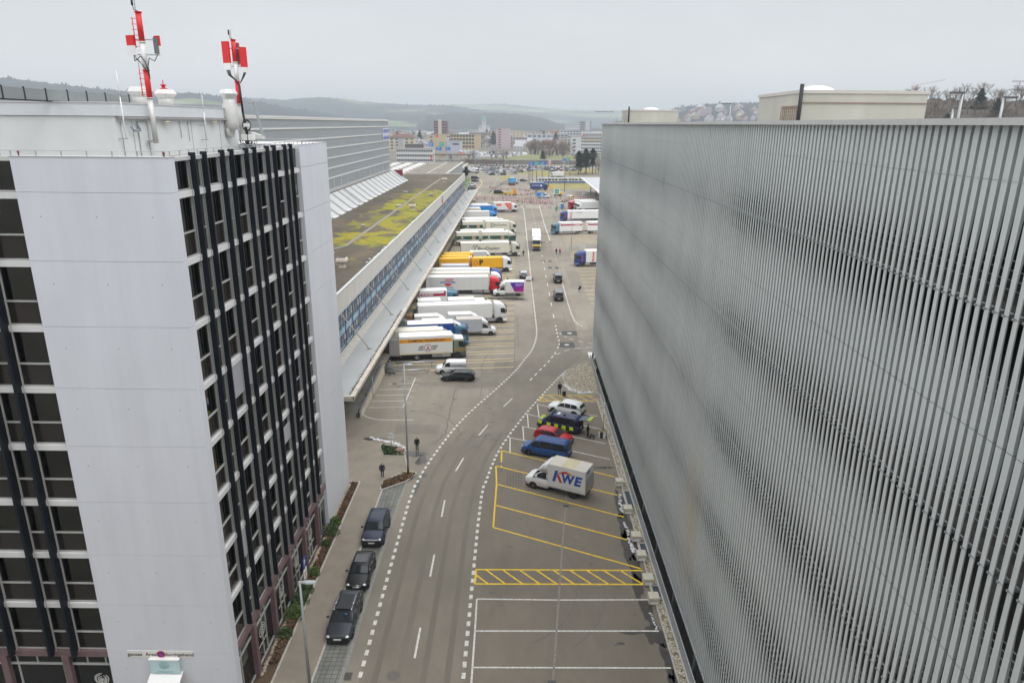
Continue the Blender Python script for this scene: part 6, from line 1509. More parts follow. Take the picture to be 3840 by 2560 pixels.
# 11-13 three big trailers
def jdr(o, x0, z0, z1):
    for s_, f in ((-1, '-y'), (1, '+y')):
        ys = s_ * 1.254; cx = x0 + 4.6 if s_ < 0 else x0 + 8.6
        letter('JAN DE RIJK', KB, o, (cx, ys + s_ * .004, z1 - 1.12), .52, f, .03, 0, 1.15); letter('LOGISTICS', KB, o, (cx, ys + s_ * .004, z1 - 2.25), .34, f, .025, 0, 1.3)
        k = MB(); d_ = 1 if s_ < 0 else -1
        for j in range(4): k.add([(cx + d_ * (-.75 + .06 * j), ys, z1 - .85 + j * .12), (cx + d_ * (.95 + .1 * j), ys, z1 - .85 + j * .12), (cx + d_ * (1.0 + .1 * j), ys, z1 - .78 + j * .12), (cx + d_ * (-.70 + .06 * j), ys, z1 - .78 + j * .12)], [(0, 1, 2, 3)])
        k.add([(cx + .75 * math.cos(R(180 + i * 15)), ys, z1 - 1.40 + .55 * math.sin(R(180 + i * 15))) for i in range(13)], [tuple(range(13))]); k.build('emblem', KR, o)
        k = MB()
        for j in range(9): k.box(x0 + 1.2 + j * 1.35, x0 + 1.22 + j * 1.35, min(ys, ys + s_ * .003), max(ys, ys + s_ * .003), z0 + .05, z1 - .05)
        k.build('panel_seam', mat('seam_grey', (.36, .36, .35), .6), o)
t, (o,) = lorry('long silver grey trailer with red and blue emblem and a bright red cab', -3.05, 144.4, 5.5, paint('signal_red', (.55, .012, .03)), [(-15.7, -2.6, SGREY, RW)], tall=3.65, ztop=3.9, guard=(-6, -3.8))
jdr(o, -15.7, 1.05, 3.9)
k = MB(); k.box(-15.65, -15.0, -1.26, -1.252, 1.1, 3.85); k.build('rear_panel', WHITE, o)
lorry('cream roofed trailer with white cab between the red and the blue cabs', -2.9, 148.5, 5.5, PWHITE, [(-15.7, -2.7, CREAM, mat('roof_cream'))], tall=3.75, ztop=3.9)
lorry('white trailer with dark blue cab, third of the three long trailers side by side', -2.95, 152.3, 5.5, paint('cobalt', (.03, .06, .30)), [(-15.7, -2.7, SW, RW)], tall=3.75, ztop=3.9)
# 14 low ribbed container
t = thing('container', 'low pale ribbed container behind the three long trailers', 'container', (-14.2, 161.6, .012), R(5)); o = cargo(t, -3.2, 3.2, 2.4, .6, 3.05, mat('box_palegrey'), mat('container_palegrey', (.55, .57, .62), .5), 'body', .28); k = MB(); k.box(-3, 3, -1, 1, 0, .6); k.build('skid', BLACK, t)
# yellow swap bodies
def swap(lab, cx, cy, deg, txt=True):
    t = thing('swap_body', lab, 'container', (cx, cy, .012), R(deg), 'yellow swap bodies at the dock'); o = cargo(t, -3.6, 3.6, 2.5, 1.1, 3.6, POSTY, mat('yellow_roof', (.80, .48, .03), .5), 'body', 0)
    k = MB(); q = -3.3
    while q < 3.4: k.box(q, q + .07, -1.2, 1.2, 3.6, 3.66); q += .55
    k.build('roof_rib', mat('yellow_roof'), o)
    k = MB()
    for xx in (-2.7, 2.7):
        for s_ in (-1, 1): k.box(xx - .06, xx + .06, s_ * 1.05 - .06, s_ * 1.05 + .06, 0, 1.1)
    k.build('support_leg', BLACK, t)
    if txt:
        letter('Sea', WHITE, o, (-2.6, -1.256, 2.35), .85, '-y', .02); marks(o, INK, 2.0, -1.254, 3.2, 1.2, .14, '', 9); marks(o, WHITE, 2.0, -1.254, 3.0, 1.2, .05, '', 5)
    return t
swap('front yellow swap body with large white lettering at the dock', -14.9, 166.9, 9); swap('middle of the three yellow swap bodies at the dock', -14.7, 170.4, 9, False); swap('rear of the three yellow swap bodies at the dock', -14.4, 173.9, 9, False)
lorry('white tractor unit coupled to a flat chassis between the yellow bodies', -9.1, 168.8, 9, PWHITE, [(-2.9, -2.35, BLACK, BLACK)], tall=3.5, ztop=1.5, axles=(-3.4,))
t, (o,) = lorry('yellow swap body lorry with red cross and white cab', -.85, 168.3, 11, PWHITE, [(-9.75, -2.35, POSTY, mat('yellow_roof'))], tall=3.65, ztop=3.6, zbot=1.15, dark=PWHITE, axles=(-8.2, -7.0))
letter('P', INK, o, (-7.6, -1.256, 2.45), 1.75, '-y', .05)
k = MB(); cx, cz = -8.85, 2.4; a_, b_ = .2, .58
pl = [(cx - a_, cz - b_), (cx + a_ + .25, cz - b_), (cx + a_ + .25, cz - b_ + .12), (cx + a_, cz - b_ + .12)]
out = [(-a_, -b_), (a_, -b_), (a_, -a_), (b_, -a_), (b_, a_), (a_, a_), (a_, b_), (-a_, b_), (-a_, a_), (-b_, a_), (-b_, -a_), (-a_, -a_)]
for (u0, v0), (u1, v1) in zip(out, out[1:] + out[:1]): k.bar((cx + u0, -1.258, cz + v0), (cx + u1, -1.258, cz + v1), .012, .16)
k.build('cross_outline', KR, o)
t = thing('red_flag', 'red triangular pennant on a pole behind the yellow swap body lorry', 'flag', (-10.9, 168.0, 0)); k = MB(); k.tube((0, 0, 0), (0, 0, 4.6), .035, 6); k.build('pole', BLACK, t); k = MB(); k.prism([(0, 3.0), (.75, 3.35), (.62, 4.55)], 'y', -.015, .015); k.build('cloth', KR, t)
# cream lorries with emblem and green bands
def shield(o, xc, zc, s, face, ys):
    k = MB(); P = [(-.5, .45), (-.5, -.2), (-.3, -.5), (0, -.6), (.3, -.5), (.5, -.2), (.5, .45)]
    for (u0, v0), (u1, v1) in zip(P, P[1:] + P[:1]): k.bar((xc + u0 * s, ys, zc + v0 * s), (xc + u1 * s, ys, zc + v1 * s), .01, .11 * s)
    for (u0, v0, u1, v1) in ((-.2, .3, -.2, -.4), (-.2, 0, .1, .3), (-.2, 0, .1, -.35), (.25, .3, .25, -.4), (-.3, .5, -.2, .68), (.2, .5, .3, .68)): k.bar((xc + u0 * s, ys, zc + v0 * s), (xc + u1 * s, ys, zc + v1 * s), .01, .10 * s)
    k.build('emblem', INKG, o)
INKG = mat('emblem_grey', (.05, .07, .07), .5)
def bosd(o, xa, xb, zc, s):
    ys = -1.257; shield(o, xa, zc, s, '-y', ys); letter('BosDaalen', INKG, o, (xb, ys, zc), s * .80, '-y', .012, 0, 1.15)
def gband(o, x0, x1):
    ys = -1.253; k = MB(); k.box(x0 + .02, x1 - .02, ys - .006, ys, 1.75, 2.85); k.build('green_band', DGREEN, o)
    L = x1 - x0
    for f, m1_, m2_ in ((.26, mat('emblem_gold', (.45, .36, .12), .5), INKG), (.77, ORN, DGREEN)):
        k = MB(); xc = x0 + f * L; rr_ = .36 if f < .5 else .52; zc = 2.42 if f < .5 else 2.3
        k.add([(xc + q * math.cos(PI * i / 10), ys - .010, zc + q * math.sin(PI * i / 10)) for i in range(20) for q in (rr_ * .85, rr_)], [(2 * i, 2 * i + 1, (2 * i + 3) % 40, (2 * i + 2) % 40) for i in range(20)], 0)
        k.add([(xc + rr_ * .7 * math.cos(PI * i / 3), ys - .010, zc + rr_ * .6 * math.sin(PI * i / 3)) for i in range(6)], [tuple(range(6))], 1); k.build('emblem', [WHITE if f > .5 else m1_, m1_ if f > .5 else WHITE], o)
    marks(o, WHITE, x0 + .26 * L, ys - .012, 1.9, 1.75, .24, '', 9)
CRP = paint('cream', (.55, .53, .46))
t, (o,) = lorry('nearest cream articulated lorry with shield emblem and big dark lettering', 1.25, 189.8, 10.5, CRP, [(-16.2, -3.0, CREAM, RW)], tall=3.75, ztop=3.9, dark=CRP, guard=(-7, -5)); bosd(o, -12.3, -8.6, 2.3, 1.5)
k = MB(); k.box(-16.18, -15.0, -1.262, -1.254, 1.1, 3.85); k.build('rear_panel', mat('panel_pale', (.66, .65, .6), .5), o)
t, (o, o2) = lorry('cream drawbar lorry with dark green band along both bodies and green cab side', .15, 208.7, 10.5, CRP, [(-10.2, -2.35, CREAM, RW), (-17.9, -11.2, CREAM, RW)], tall=3.7, ztop=3.95, dark=CRP); gband(o, -10.2, -2.35); gband(o2, -17.9, -11.2)
k = MB(); k.box(-2.2, -.2, -1.262, -1.25, 1.3, 2.7); k.build('cab_panel', DGREEN, t)
lorry('cream articulated lorry between the two green banded drawbar lorries', -.6, 212.5, 10.5, CRP, [(-16.2, -2.9, CREAM, RW)], tall=3.7, ztop=3.95, dark=CRP)
t, (o, o2) = lorry('cream drawbar lorry with lettering on the front body and green band behind', .2, 232.5, 10.5, CRP, [(-10.2, -2.35, CREAM, RW), (-17.9, -11.2, CREAM, RW)], tall=3.7, ztop=3.95, dark=CRP); bosd(o, -8.2, -5.4, 2.7, 1.1); gband(o2, -17.9, -11.2)
lorry('plain cream lorry directly behind the lettered drawbar lorry', -1.6, 236.9, 10.5, CRP, [(-15.6, -2.6, CREAM, RW)], tall=3.5, ztop=3.95)
lorry('white lorry behind two cream ones, cab set further back', -3.6, 240.8, 10.5, PWHITE, [(-15, -2.6, SW, RW)], tall=3.5, ztop=3.95)
SKYB = paint('sky_blue', (.04, .24, .62))
lorry('grey trailer with a bright blue cab, nearer of the two blue cabs', -7.3, 259.3, 10.5, SKYB, [(-12.0, -2.4, SGREY, RW)], tall=3.75, ztop=3.95, dark=SKYB)
t, (o,) = lorry('short beige body with a dark blue arrow stripe wedged between the blue cab lorries', -11.6, 271.8, 10.5, None, [(-8.3, -2.0, CREAM, RW)], cab=False, name='trailer', ztop=3.7); k = MB(); k.box(-8.2, -3.0, -1.262, -1.254, 1.7, 2.3); k.prism([(-3.0, 1.5), (-2.3, 2.0), (-3.0, 2.5)], 'y', -1.262, -1.254); k.build('arrow', mat('ink_blue', (.02, .02, .20), .5), o)
BRB = mat('bright_blue', (.01, .20, .55), .5)
t, (o,) = lorry('bright blue trailer with white corner and a bright blue cab', -7.4, 278.4, 10.5, SKYB, [(-12.2, -2.4, BRB, RW)], tall=3.75, ztop=4.0, dark=SKYB); k = MB(); k.prism([(-12.0, 1.2), (-5.8, 1.2), (-7.2, 3.6), (-12.0, 3.6)], 'y', -1.262, -1.254); k.build('white_corner', mat('pale_blue_print', (.45, .52, .62), .5), o); frame_ribs(o, -12.2, -2.4, 1.05, 4.0)
lorry('white trailer showing only its roof between the blue lorry and the orange and white one', -9.1, 284.2, 10.5, None, [(-9, -2.1, SW, RW)], cab=False, name='trailer', ztop=3.95)
t, (o,) = lorry('white lorry with orange red slanted panel, furthest of the dock row', .5, 289.6, 9, PWHITE, [(-9.7, -2.4, mat('box_white'), RW)], tall=3.6, ztop=4.0, dark=mat('bumper_dark'), axles=(-7.2, -5.9), guard=(-5, -3))
k = MB(); k.prism([(-3.4, 1.15), (-2.5, 1.15), (-2.5, 3.85), (-5.4, 3.85)], 'y', -1.262, -1.254); k.build('red_panel', mat('panel_orange_red', (.72, .07, .02), .5), o)
k = MB()
for j in range(5): k.box(-4.4 + j * .25, -2.8, -1.27, -1.263, 3.4 - j * .45, 3.48 - j * .45)
k.build('panel_line', WHITE, o); k = MB(); k.add([(-7.6 + 1.3 * math.cos(PI * i / 10), -1.258, 3.0 + .45 * math.sin(PI * i / 10)) for i in range(20)], [tuple(range(20))]); k.build('emblem', mat('emblem_orange', (.70, .14, .03), .5), o)
# ---- right-hand bays, noses to the left
FB = paint('cab_dark_blue', (.025, .055, .24))
def fis(o, xs, zc, s, txt2=None):
    for ys, f in ((1.257, '+y'), (-1.257, '-y')): letter('fischer', KR, o, (xs, ys, zc), s, f, .03, roll=PI / 2)
t, (o,) = lorry('dark blue cab lorry with vertical red lettering, nearest on the right side', 15.4, 175.5, 190, FB, [(-9.8, -2.55, SW, RW)], tall=3.75, ztop=4.0, near=1, dark=FB, axles=(-7.6, -6.3)); fis(o, -4.4, 2.5, .95)
k = MB(); k.box(-1.6, -1.45, 1.255, 1.27, 1.3, 3.0); k.build('cab_flash', KR, t)
t, (o, o2) = lorry('white drawbar lorry with plum stripe and teal cab on the right side', 12.0, 228.9, 192, DKTEAL, [(-10.1, -2.35, SW, RW), (-19.5, -11.9, SW, RW)], tall=3.6, ztop=3.95, near=1, dark=DKTEAL, guard=(-8, -3.8))
for oo, xa, xb in ((o, -10.0, -2.7), (o2, -19.4, -12.1)):
    ys = 1.253; k = MB(); k.box(xa, xb, ys, ys + .006, 2.85, 3.3); k.box(xb - .3, xb, ys, ys + .006, 3.3, 3.6); k.build('stripe', PLZ, oo)
    letter('PLANZER', WHITE, oo, (xa + 1.7, ys + .01, 3.08), .42, '+y', .03, 0, 1.1)
t, (o,) = lorry('white articulated lorry with dark blue cab and red lettering by the right guide rails', 16.8, 261.2, 191, FB, [(-15.6, -2.4, SW, RW)], tall=3.75, ztop=4.0, near=1, dark=FB); fis(o, -3.6, 2.3, .9); letter('road cargo', mat('print_blue', (.10, .14, .40), .5), o, (-6.8, 1.257, 3.3), .55, '+y', .012)
k = MB(); k.box(-1.6, -1.4, 1.255, 1.27, 1.3, 3.0); k.build('cab_flash', KR, t)
t, (o,) = lorry('white lorry with a red and white cab, furthest on the right side', 22.6, 300.2, 191, paint('signal_red'), [(-11.5, -2.4, SW, RW)], roofpt=paint('pale_red', (.6, .2, .2)), tall=3.7, ztop=4.0, near=1, dark=paint('signal_red')); k = MB(); k.box(-9.5, -4, 1.253, 1.26, 3.2, 3.35); k.build('stripe', KR, o)
lorry('grey box lorry with white cab in front of the red cab lorry on the right', 25.2, 294.6, 191, PWHITE, [(-10.5, -2.3, SGREY, mat('box_palegrey'))], tall=3.2, ztop=3.75, near=1)
lorry('second grey box lorry half behind the first grey one on the right', 24.6, 297.4, 191, PWHITE, [(-10.5, -2.3, SGREY, CREAM)], tall=3.2, ztop=3.75, near=1)
# ---- lorry driving towards the viewer
t = thing('lorry', 'white drawbar lorry with yellow front driving towards the viewer on the lane', 'lorry', (5.95, 197.9, .012), R(-91))
lorry_cab(t, paint('pale_green', (.55, .58, .52)), PWHITE, 3.5); chassis(t, -9.0, -.6, [-7.4, -6.2]); cargo(t, -9.0, -2.3, 2.5, 1.05, 3.85, SW, RW); cargo(t, -18.0, -10.2, 2.5, 1.05, 3.85, SW, RW)
k = MB(); k.box(.05, .09, -1.1, 1.1, 1.35, 1.78); k.build('front_panel', PY, t)
for xa in (-12, -16.4):
    for s_ in (-1, 1): wheel(t, xa, s_ * 1.05, .5, .34, TRIM)
k = MB(); k.box(-10.4, -8.8, -.3, .3, .7, .9); k.build('drawbar', BLACK, t)
# ================================================================== PEOPLE, STREET FURNITURE
SKIN = mat('skin', (.50, .30, .22), .55)
def skinned(name, verts, edges, radii, mats, pick, parent, sub=1):
    me = bpy.data.meshes.new(name); me.from_pydata(verts, edges, []); o = bpy.data.objects.new(name, me); COL.objects.link(o)
    o.modifiers.new('s', 'SKIN'); 
    for i, v in enumerate(me.skin_vertices[0].data): v.radius = (radii[i] if isinstance(radii[i], tuple) else (radii[i], radii[i])); v.use_root = (i == 0)
    md = o.modifiers.new('u', 'SUBSURF'); md.levels = sub; md.render_levels = sub
    m2 = bpy.data.meshes.new_from_object(o.evaluated_get(bpy.context.evaluated_depsgraph_get()))
    bpy.data.objects.remove(o)
    m2.materials.clear()
    for m in mats: m2.materials.append(m)
    for p_ in m2.polygons: p_.material_index = pick(p_.center); p_.use_smooth = True
    m2.name = name
    return inst(m2, name, parent)
def person(lab, x, yy, deg, coat, legs, stride=.0, hair=None, arm=.0, bag=False, holds=None, hgt=1.0, shoes=None, group=None):
    t = thing('person', lab, 'person', (x, yy, .012), R(deg), group)
    s = stride
    V = [(0, 0, .95), (0, 0, 1.12), (.01, 0, 1.32), (.0, 0, 1.43), (.01, 0, 1.50), (.02, 0, 1.58), (.025, 0, 1.67), (.01, 0, 1.73),
         (0, .10, .90), (s * .5, .10, .50), (s * .8 - .03, .10, .10), (s * .8 + .14, .11, .04),
         (0, -.10, .90), (-s * .4 + .02, -.10, .50), (-s * .8, -.10, .11), (-s * .8 + .15, -.11, .04),
         (-.01, .19, 1.40), (-.04 - s * .2, .25, 1.14), (.02 - s * .35 + arm * .2, .26 - arm * .12, .92 + arm * .12), (.05 - s * .4 + arm * .26, .26 - arm * .14, .84 + arm * .13),
         (-.01, -.19, 1.40), (-.04 + s * .2, -.25, 1.14), (.02 + s * .35, -.26, .92), (.05 + s * .4, -.26, .84)]
    E = [(0, 1), (1, 2), (2, 3), (3, 4), (4, 5), (5, 6), (6, 7), (0, 8), (8, 9), (9, 10), (10, 11), (0, 12), (12, 13), (13, 14), (14, 15), (2, 16), (16, 17), (17, 18), (18, 19), (2, 20), (20, 21), (21, 22), (22, 23)]
    Rr = [(.15, .13), (.15, .125), (.17, .13), (.10, .09), (.055, .055), (.085, .075), (.095, .08), (.06, .05), .095, .068, .052, .042, .095, .068, .052, .042, .075, .058, .045, .035, .075, .058, .045, .035]
    LIM = .82
    def pick(c):
        if c.z > 1.485 and abs(c.y) < .12: return 2
        if c.z < .105: return 3
        if c.z < LIM and abs(c.y) < .21: return 1
        if abs(c.y) > .2 and c.z < .875: return 2
        return 0
    b_ = skinned('body', V, E, Rr, [coat, legs, SKIN, shoes or BLACK], pick, t)
    k = MB()
    for (hx, hy, hz, d) in ((V[19][0], V[19][1], V[19][2], 1), (V[23][0], V[23][1], V[23][2], -1)):
        for i in range(4):
            k.tube((hx - .03 + i * .02, hy, hz - .015), (hx - .025 + i * .02, hy - d * .012, hz - .05), .0085, 5, 0, .008); k.tube((hx - .025 + i * .02, hy - d * .012, hz - .05), (hx - .02 + i * .02, hy - d * .03, hz - .08 + abs(i - 1.4) * .008), .008, 5, 0, .006)
        k.tube((hx + .035, hy - d * .01, hz + .01), (hx + .06, hy - d * .03, hz - .035), .010, 5, 0, .007)
    k.build('fingers', SKIN, t)
    k = MB(); k.ball((.105, 0, 1.615), .018, 0, 1, .8, 1.3, 6, 5)
    for d in (-1, 1): k.ball((.098, d * .032, 1.645), .010, 1, .6, 1, .8, 6, 4); k.ball((.02, d * .086, 1.63), .02, 0, .8, .4, 1.4, 6, 4)
    k.box(.092, .100, -.022, .022, 1.578, 1.586, 2); k.build('face', [SKIN, INK, mat('lips', (.35, .12, .1), .5)], t)
    if hair:
        k = MB(); k.ball((-.002, 0, 1.69), .102, 0, 1.0, .9, .80, 10, 7); k.build('hair', hair, t)
    k = MB(); k.loft([[(q * .145 * math.cos(a * PI / 6) , q * .19 * math.sin(a * PI / 6), z) for a in range(12)] for q, z in ((1.05, .80), (1.0, .95), (.93, 1.1), (1.0, 1.3), (.75, 1.42))], 0); k.build('coat', coat, t)
    t.scale = (hgt, hgt, hgt)
    return t
CB = mat('cloth_black', (.012, .013, .018), .85); CN = mat('cloth_navy', (.02, .028, .055), .85); JE = mat('jeans', (.06, .12, .23), .9); JD = mat('jeans_dark', (.025, .04, .09), .9); LJ = mat('jeans_light', (.38, .42, .48), .9); CR_ = mat('cloth_red', (.45, .01, .05), .8)
HG = mat('hair_grey', (.30, .29, .27), .8); HB = mat('hair_brown', (.05, .03, .02), .8); BALD = mat('bald_head', (.48, .30, .23), .5)
person('person in a dark coat walking away along the yard edge near the street lamp', -10.65, 70.05, 95, CB, CB, .12, HG)
person('bald person in a dark blue jacket and jeans walking away on the pavement', -13.35, 63.9, 95, CN, JD, .12, BALD, shoes=mat('shoe_brown', (.12, .07, .04), .7))
person('person in a black jacket and jeans pulling a black suitcase by the yellow hatching', 6.05, 87.45, 100, CB, JE, .16, HB, 0)
t = thing('suitcase', 'small black wheeled suitcase trailing behind the person in jeans', 'suitcase', (6.62, 86.95, .012), R(20)); k = MB(); k.box(-.22, .22, -.13, .13, .06, .62); k.build('shell', BLACK, t, .03)
k = MB(); k.path([(-.2, .1, .62), (-.42, .28, .98), (-.42, .18, .98), (-.2, -.02, .62)], .012, 5); k.build('handle', STEEL, t); k = MB()
for q in (-.16, .16): k.tube((q, -.1, .035), (q, -.06, .035), .035, 8)
k.build('wheel', RUBBER, t)
person('border guard in dark uniform behind the raised tailgate, holding a dog lead', 8.5, 73.95, -30, mat('uniform', (.015, .02, .03), .8), mat('uniform'), .05, CB, .9)
person('person in a dark jacket and pale jeans carrying a bag across the right hand yard', 13.9, 146.9, 80, CN, LJ, .14, mat('cap_pale', (.6, .55, .5), .8))
k = MB(); k.box(-.12, .12, -.05, .05, 0, .4); o = k.build('shoulder_bag', CB); o.location = (13.62, 146.85, .55); tag(o, 'dark bag hanging at the side of the person in pale jeans', 'bag')
person('person in black standing beside the cab of the cream lorry', 2.15, 189.8, 90, CB, CB, .04, HB)
person('person in a dark jacket walking beside the person in red', 11.3, 192.9, -90, CN, JD, .1, HB); person('person in a red jacket on the right hand yard', 12.3, 192.9, -90, CR_, JD, .1, HB)
person('person in dark clothes standing near the blue van at the roadworks', 9.6, 357.4, 180, CN, CN, .03, HB)
FO = mat('fluo_orange', (.85, .16, .01), .6)
for x, yy, lab in ((-3.4, 356.5, 'road worker in orange beside the yellow dumper, nearer'),): person(lab, x, yy, 0, FO, FO, .05, FO)
# dog
t = thing('dog', 'black sniffer dog with a pale collar beside the border guard', 'dog', (8.95, 73.55, .012), R(152))
DOGM = mat('dog_black', (.018, .017, .016), .7)
V = [(-.22, 0, .50), (0, 0, .48), (.22, 0, .50), (.36, 0, .60), (.46, 0, .60), (.60, 0, .55),
     (-.24, .09, .42), (-.16, .10, .28), (-.30, .10, .17), (-.26, .10, .03), (-.24, -.09, .42), (-.16, -.10, .28), (-.30, -.10, .17), (-.26, -.10, .03),
     (.22, .09, .38), (.20, .09, .20), (.21, .09, .03), (.22, -.09, .38), (.20, -.09, .20), (.21, -.09, .03), (-.36, 0, .48), (-.52, 0, .40), (.46, .05, .68), (.46, -.05, .68)]
E = [(0, 1), (1, 2), (2, 3), (3, 4), (4, 5), (0, 6), (6, 7), (7, 8), (8, 9), (0, 10), (10, 11), (11, 12), (12, 13), (2, 14), (14, 15), (15, 16), (2, 17), (17, 18), (18, 19), (0, 20), (20, 21), (4, 22), (4, 23)]
Rr = [.10, .10, .13, .07, .075, .035, .075, .05, .03, .025, .075, .05, .03, .025, .05, .035, .027, .05, .035, .027, .03, .015, .022, .022]
skinned('body', V, E, Rr, [DOGM], lambda c: 0, t)
k = MB(); k.tube((.25, 0, .50), (.31, 0, .56), .115, 12); k.build('collar', mat('collar_pale', (.6, .58, .3), .7), t)
k = MB(); k.path([(8.55, 73.8, .98), (8.6, 73.7, .75), (8.68, 73.68, .62)], .01, 5); o = k.build('dog_lead', BLACK); tag(o, 'thin dark lead between the border guard and the dog', 'lead')
# signpost in the round planter
t = thing('planter', 'round black and white planter at the foot of the signpost', 'planter', (10.25, 74.2, .012)); k = MB()
nn = 24
for i in range(nn):
    a0, a1 = 2 * PI * i / nn, 2 * PI * (i + 1) / nn; k.add([(.48 * math.cos(a0), .48 * math.sin(a0), 0), (.48 * math.cos(a1), .48 * math.sin(a1), 0), (.48 * math.cos(a1), .48 * math.sin(a1), .78), (.48 * math.cos(a0), .48 * math.sin(a0), .78)], [(0, 1, 2, 3)], (i // 3) % 2)
k.build('tub', [WHITE, INK], t); k = MB(); k.tube((0, 0, .5), (0, 0, .72), .46, 18); k.build('soil', mat('soil_dry', (.22, .18, .10), .95, 0, .3, 6), t)
t = thing('sign_post', 'tall thin post with a small blue and white sign standing in the planter', 'sign', (10.3, 74.25, .7)); k = MB(); k.tube((0, 0, 0), (0, 0, 3.4), .035, 8); k.build('post', STEEL, t); k = MB(); k.box(-.03, .03, -.22, .22, 2.3, 3.5, 0); k.box(-.036, -.03, -.17, .17, 2.9, 3.4, 1); k.build('plate', [WHITE, mat('sign_violet', (.15, .12, .45), .5)], t)
# direction sign on the island, parking sign
t = thing('direction_sign', 'two white direction boards on a thin post in the green island', 'sign', (-13.4, 69.75, .1)); k = MB(); k.tube((0, 0, 0), (0, 0, 2.25), .035, 8); k.build('post', STEEL, t)
for i, (z, txt, s_) in enumerate(((1.95, 'Zugang', 1), (1.5, 'Eingang', -1))):
    k = MB(); k.box(-.33, .33, -.03, 0, z - .17, z + .17); o = k.build('board', WHITE, t); marks(o, INK, .02, -.034, z, .34, .11, '', 6); k = MB(); k.box(-.28, -.21, -.036, -.03, z - .08, z + .1); k.box(.24, .28, -.036, -.03, z - .08, z + .1); k.build('arrow', INK, o)
t = thing('parking_sign', 'blue and white parking sign on a post among the tower shrubs', 'sign', (-15.6, 45.0, .1)); k = MB(); k.tube((0, 0, 0), (0, 0, 3.4), .035, 8); k.build('post', STEEL, t)
k = MB(); k.box(-.03, .03, -.33, .33, 2.55, 3.4); o = k.build('plate', mat('sign_blue'), t); letter('P', WHITE, o, (.035, -.05, 3.0), .6, '+x', .02); k = MB(); k.box(-.03, .03, -.33, .33, 1.7, 2.45); o = k.build('lower_plate', WHITE, t); k = MB(); k.box(.031, .034, -.2, .2, 2.05, 2.15); k.box(.031, .034, -.2, .1, 1.85, 1.92); k.build('print', KR, o)
# street lamps
LG = mat('lamp_grey', (.36, .39, .41), .45, .3)
def street_lamp(x, yy, h, arm, lab, base=True, r=.085):
    t = thing('street_lamp', lab, 'street lamp', (x, yy, .1), 0, 'street lamps'); k = MB(); k.tube((0, 0, 0), (0, 0, h), r * 1.25, 12, 0, r * .8); k.build('post', LG, t)
    k = MB(); s_ = 1 if arm > 0 else -1; k.loft([[(q, -w, h + z0), (q, w, h + z0), (q, w * .8, h + z1), (q, -w * .8, h + z1)] for q, w, z0, z1 in ((-.08 * s_, .06, -.05, .06), (.25 * s_, .07, -.03, .06), (.4 * s_, .17, -.03, .07), (arm, .15, .0, .07))], 0, True, True, False); k.build('lamp_head', mat('lamp_head_grey', (.5, .53, .55), .35, .3), t)
    if base: k = MB(); k.box(-.5, .5, -.45, .45, -.1, .12); k.build('footing', mat('footing_mossy', (.40, .36, .17), .9, 0, .2, 3), t); k = MB(); k.tube((0, 0, .1), (0, 0, .55), r * 1.4, 12); k.build('base_collar', INK, t)
street_lamp(-10.82, 64.55, 11.9, .8, 'tall grey street lamp standing in the corner bed')
street_lamp(-12.9, 36.1, 7.8, .95, 'nearest street lamp at the bottom edge beside the pavement', False)
street_lamp(15.95, 199.7, 11.5, .7, 'thin street lamp at the end of the right hand guide rails', False, .07)
for i, (p0, p1) in enumerate((((15.4, 201.6), (24.5, 206.2)), ((15.3, 198.2), (24.6, 202.6)), ((14.7, 277), (18.3, 280.9)), ((14.9, 274), (18.5, 278)))):
    L = math.hypot(p1[0] - p0[0], p1[1] - p0[1]); t = thing('guide_rail', ['rear steel guide rail beside the thin lamp on the right', 'front steel guide rail beside the thin lamp on the right', 'rear guide rail left of the red lettered lorry', 'front guide rail left of the red lettered lorry'][i], 'guide rail', (p0[0], p0[1], 0), math.atan2(p1[1] - p0[1], p1[0] - p0[0]), 'wheel guide rails at the dock')
    k = MB(); k.tube((0, 0, .95), (L, 0, .95), .09, 8); k.tube((0, 0, .5), (L, 0, .5), .07, 8); k.build('rail', STEEL, t)
    q = .1
    while q < L: k = MB(); k.tube((q, 0, 0), (q, 0, .95), .06, 6); k.build('leg', STEEL, t); q += 2.9
# cone trolley
t = thing('traffic_cone', 'orange and white cone standing tall beside the grey car', 'traffic cone', (3.2, 160.6, .8)); k = MB()
for i, (z0, z1, r0, r1) in enumerate(((0, .3, .2, .16), (.3, .6, .16, .11), (.6, .9, .11, .06), (.9, 1.15, .06, .03))): k.tube((0, 0, z0), (0, 0, z1), r0, 12, i % 2, r1)
k.box(-.22, .22, -.22, .22, -.04, 0, 0); k.build('cone_body', [FO, WHITE], t)
t = thing('barrier_trolley', 'small white sided trailer under the cone by the dashed line', 'trailer', (3.1, 158.8, .012)); k = MB(); k.box(-.65, .65, -.9, 2.1, .45, .8); k.build('tray', mat('trolley_grey', (.35, .36, .37), .5, .3), t); k = MB(); k.box(-.7, .7, -.95, -.9, .3, .85); k.build('tail_panel', WHITE, t)
for s_ in (-1, 1): wheel(t, s_ * .75, .4, .3, .2, RIM)
t = thing('barrier_trolley', 'low white barrier piece behind the violet van roof', 'barrier', (1.5, 155.2, .012)); k = MB(); k.box(-.9, .9, -.1, .1, .5, .9); k.box(-.85, -.75, -.1, .1, 0, .5); k.box(.75, .85, -.1, .1, 0, .5); k.build('board', WHITE, t)
t = thing('traffic_cone', 'yellow topped black post in the yard behind the violet van', 'bollard', (-1.75, 157.2, .012)); k = MB(); k.tube((0, 0, 0), (0, 0, .75), .25, 10, 0, .18); k.tube((0, 0, .75), (0, 0, 1.9), .07, 8, 1, .03); k.build('post_body', [INK, YEL], t)
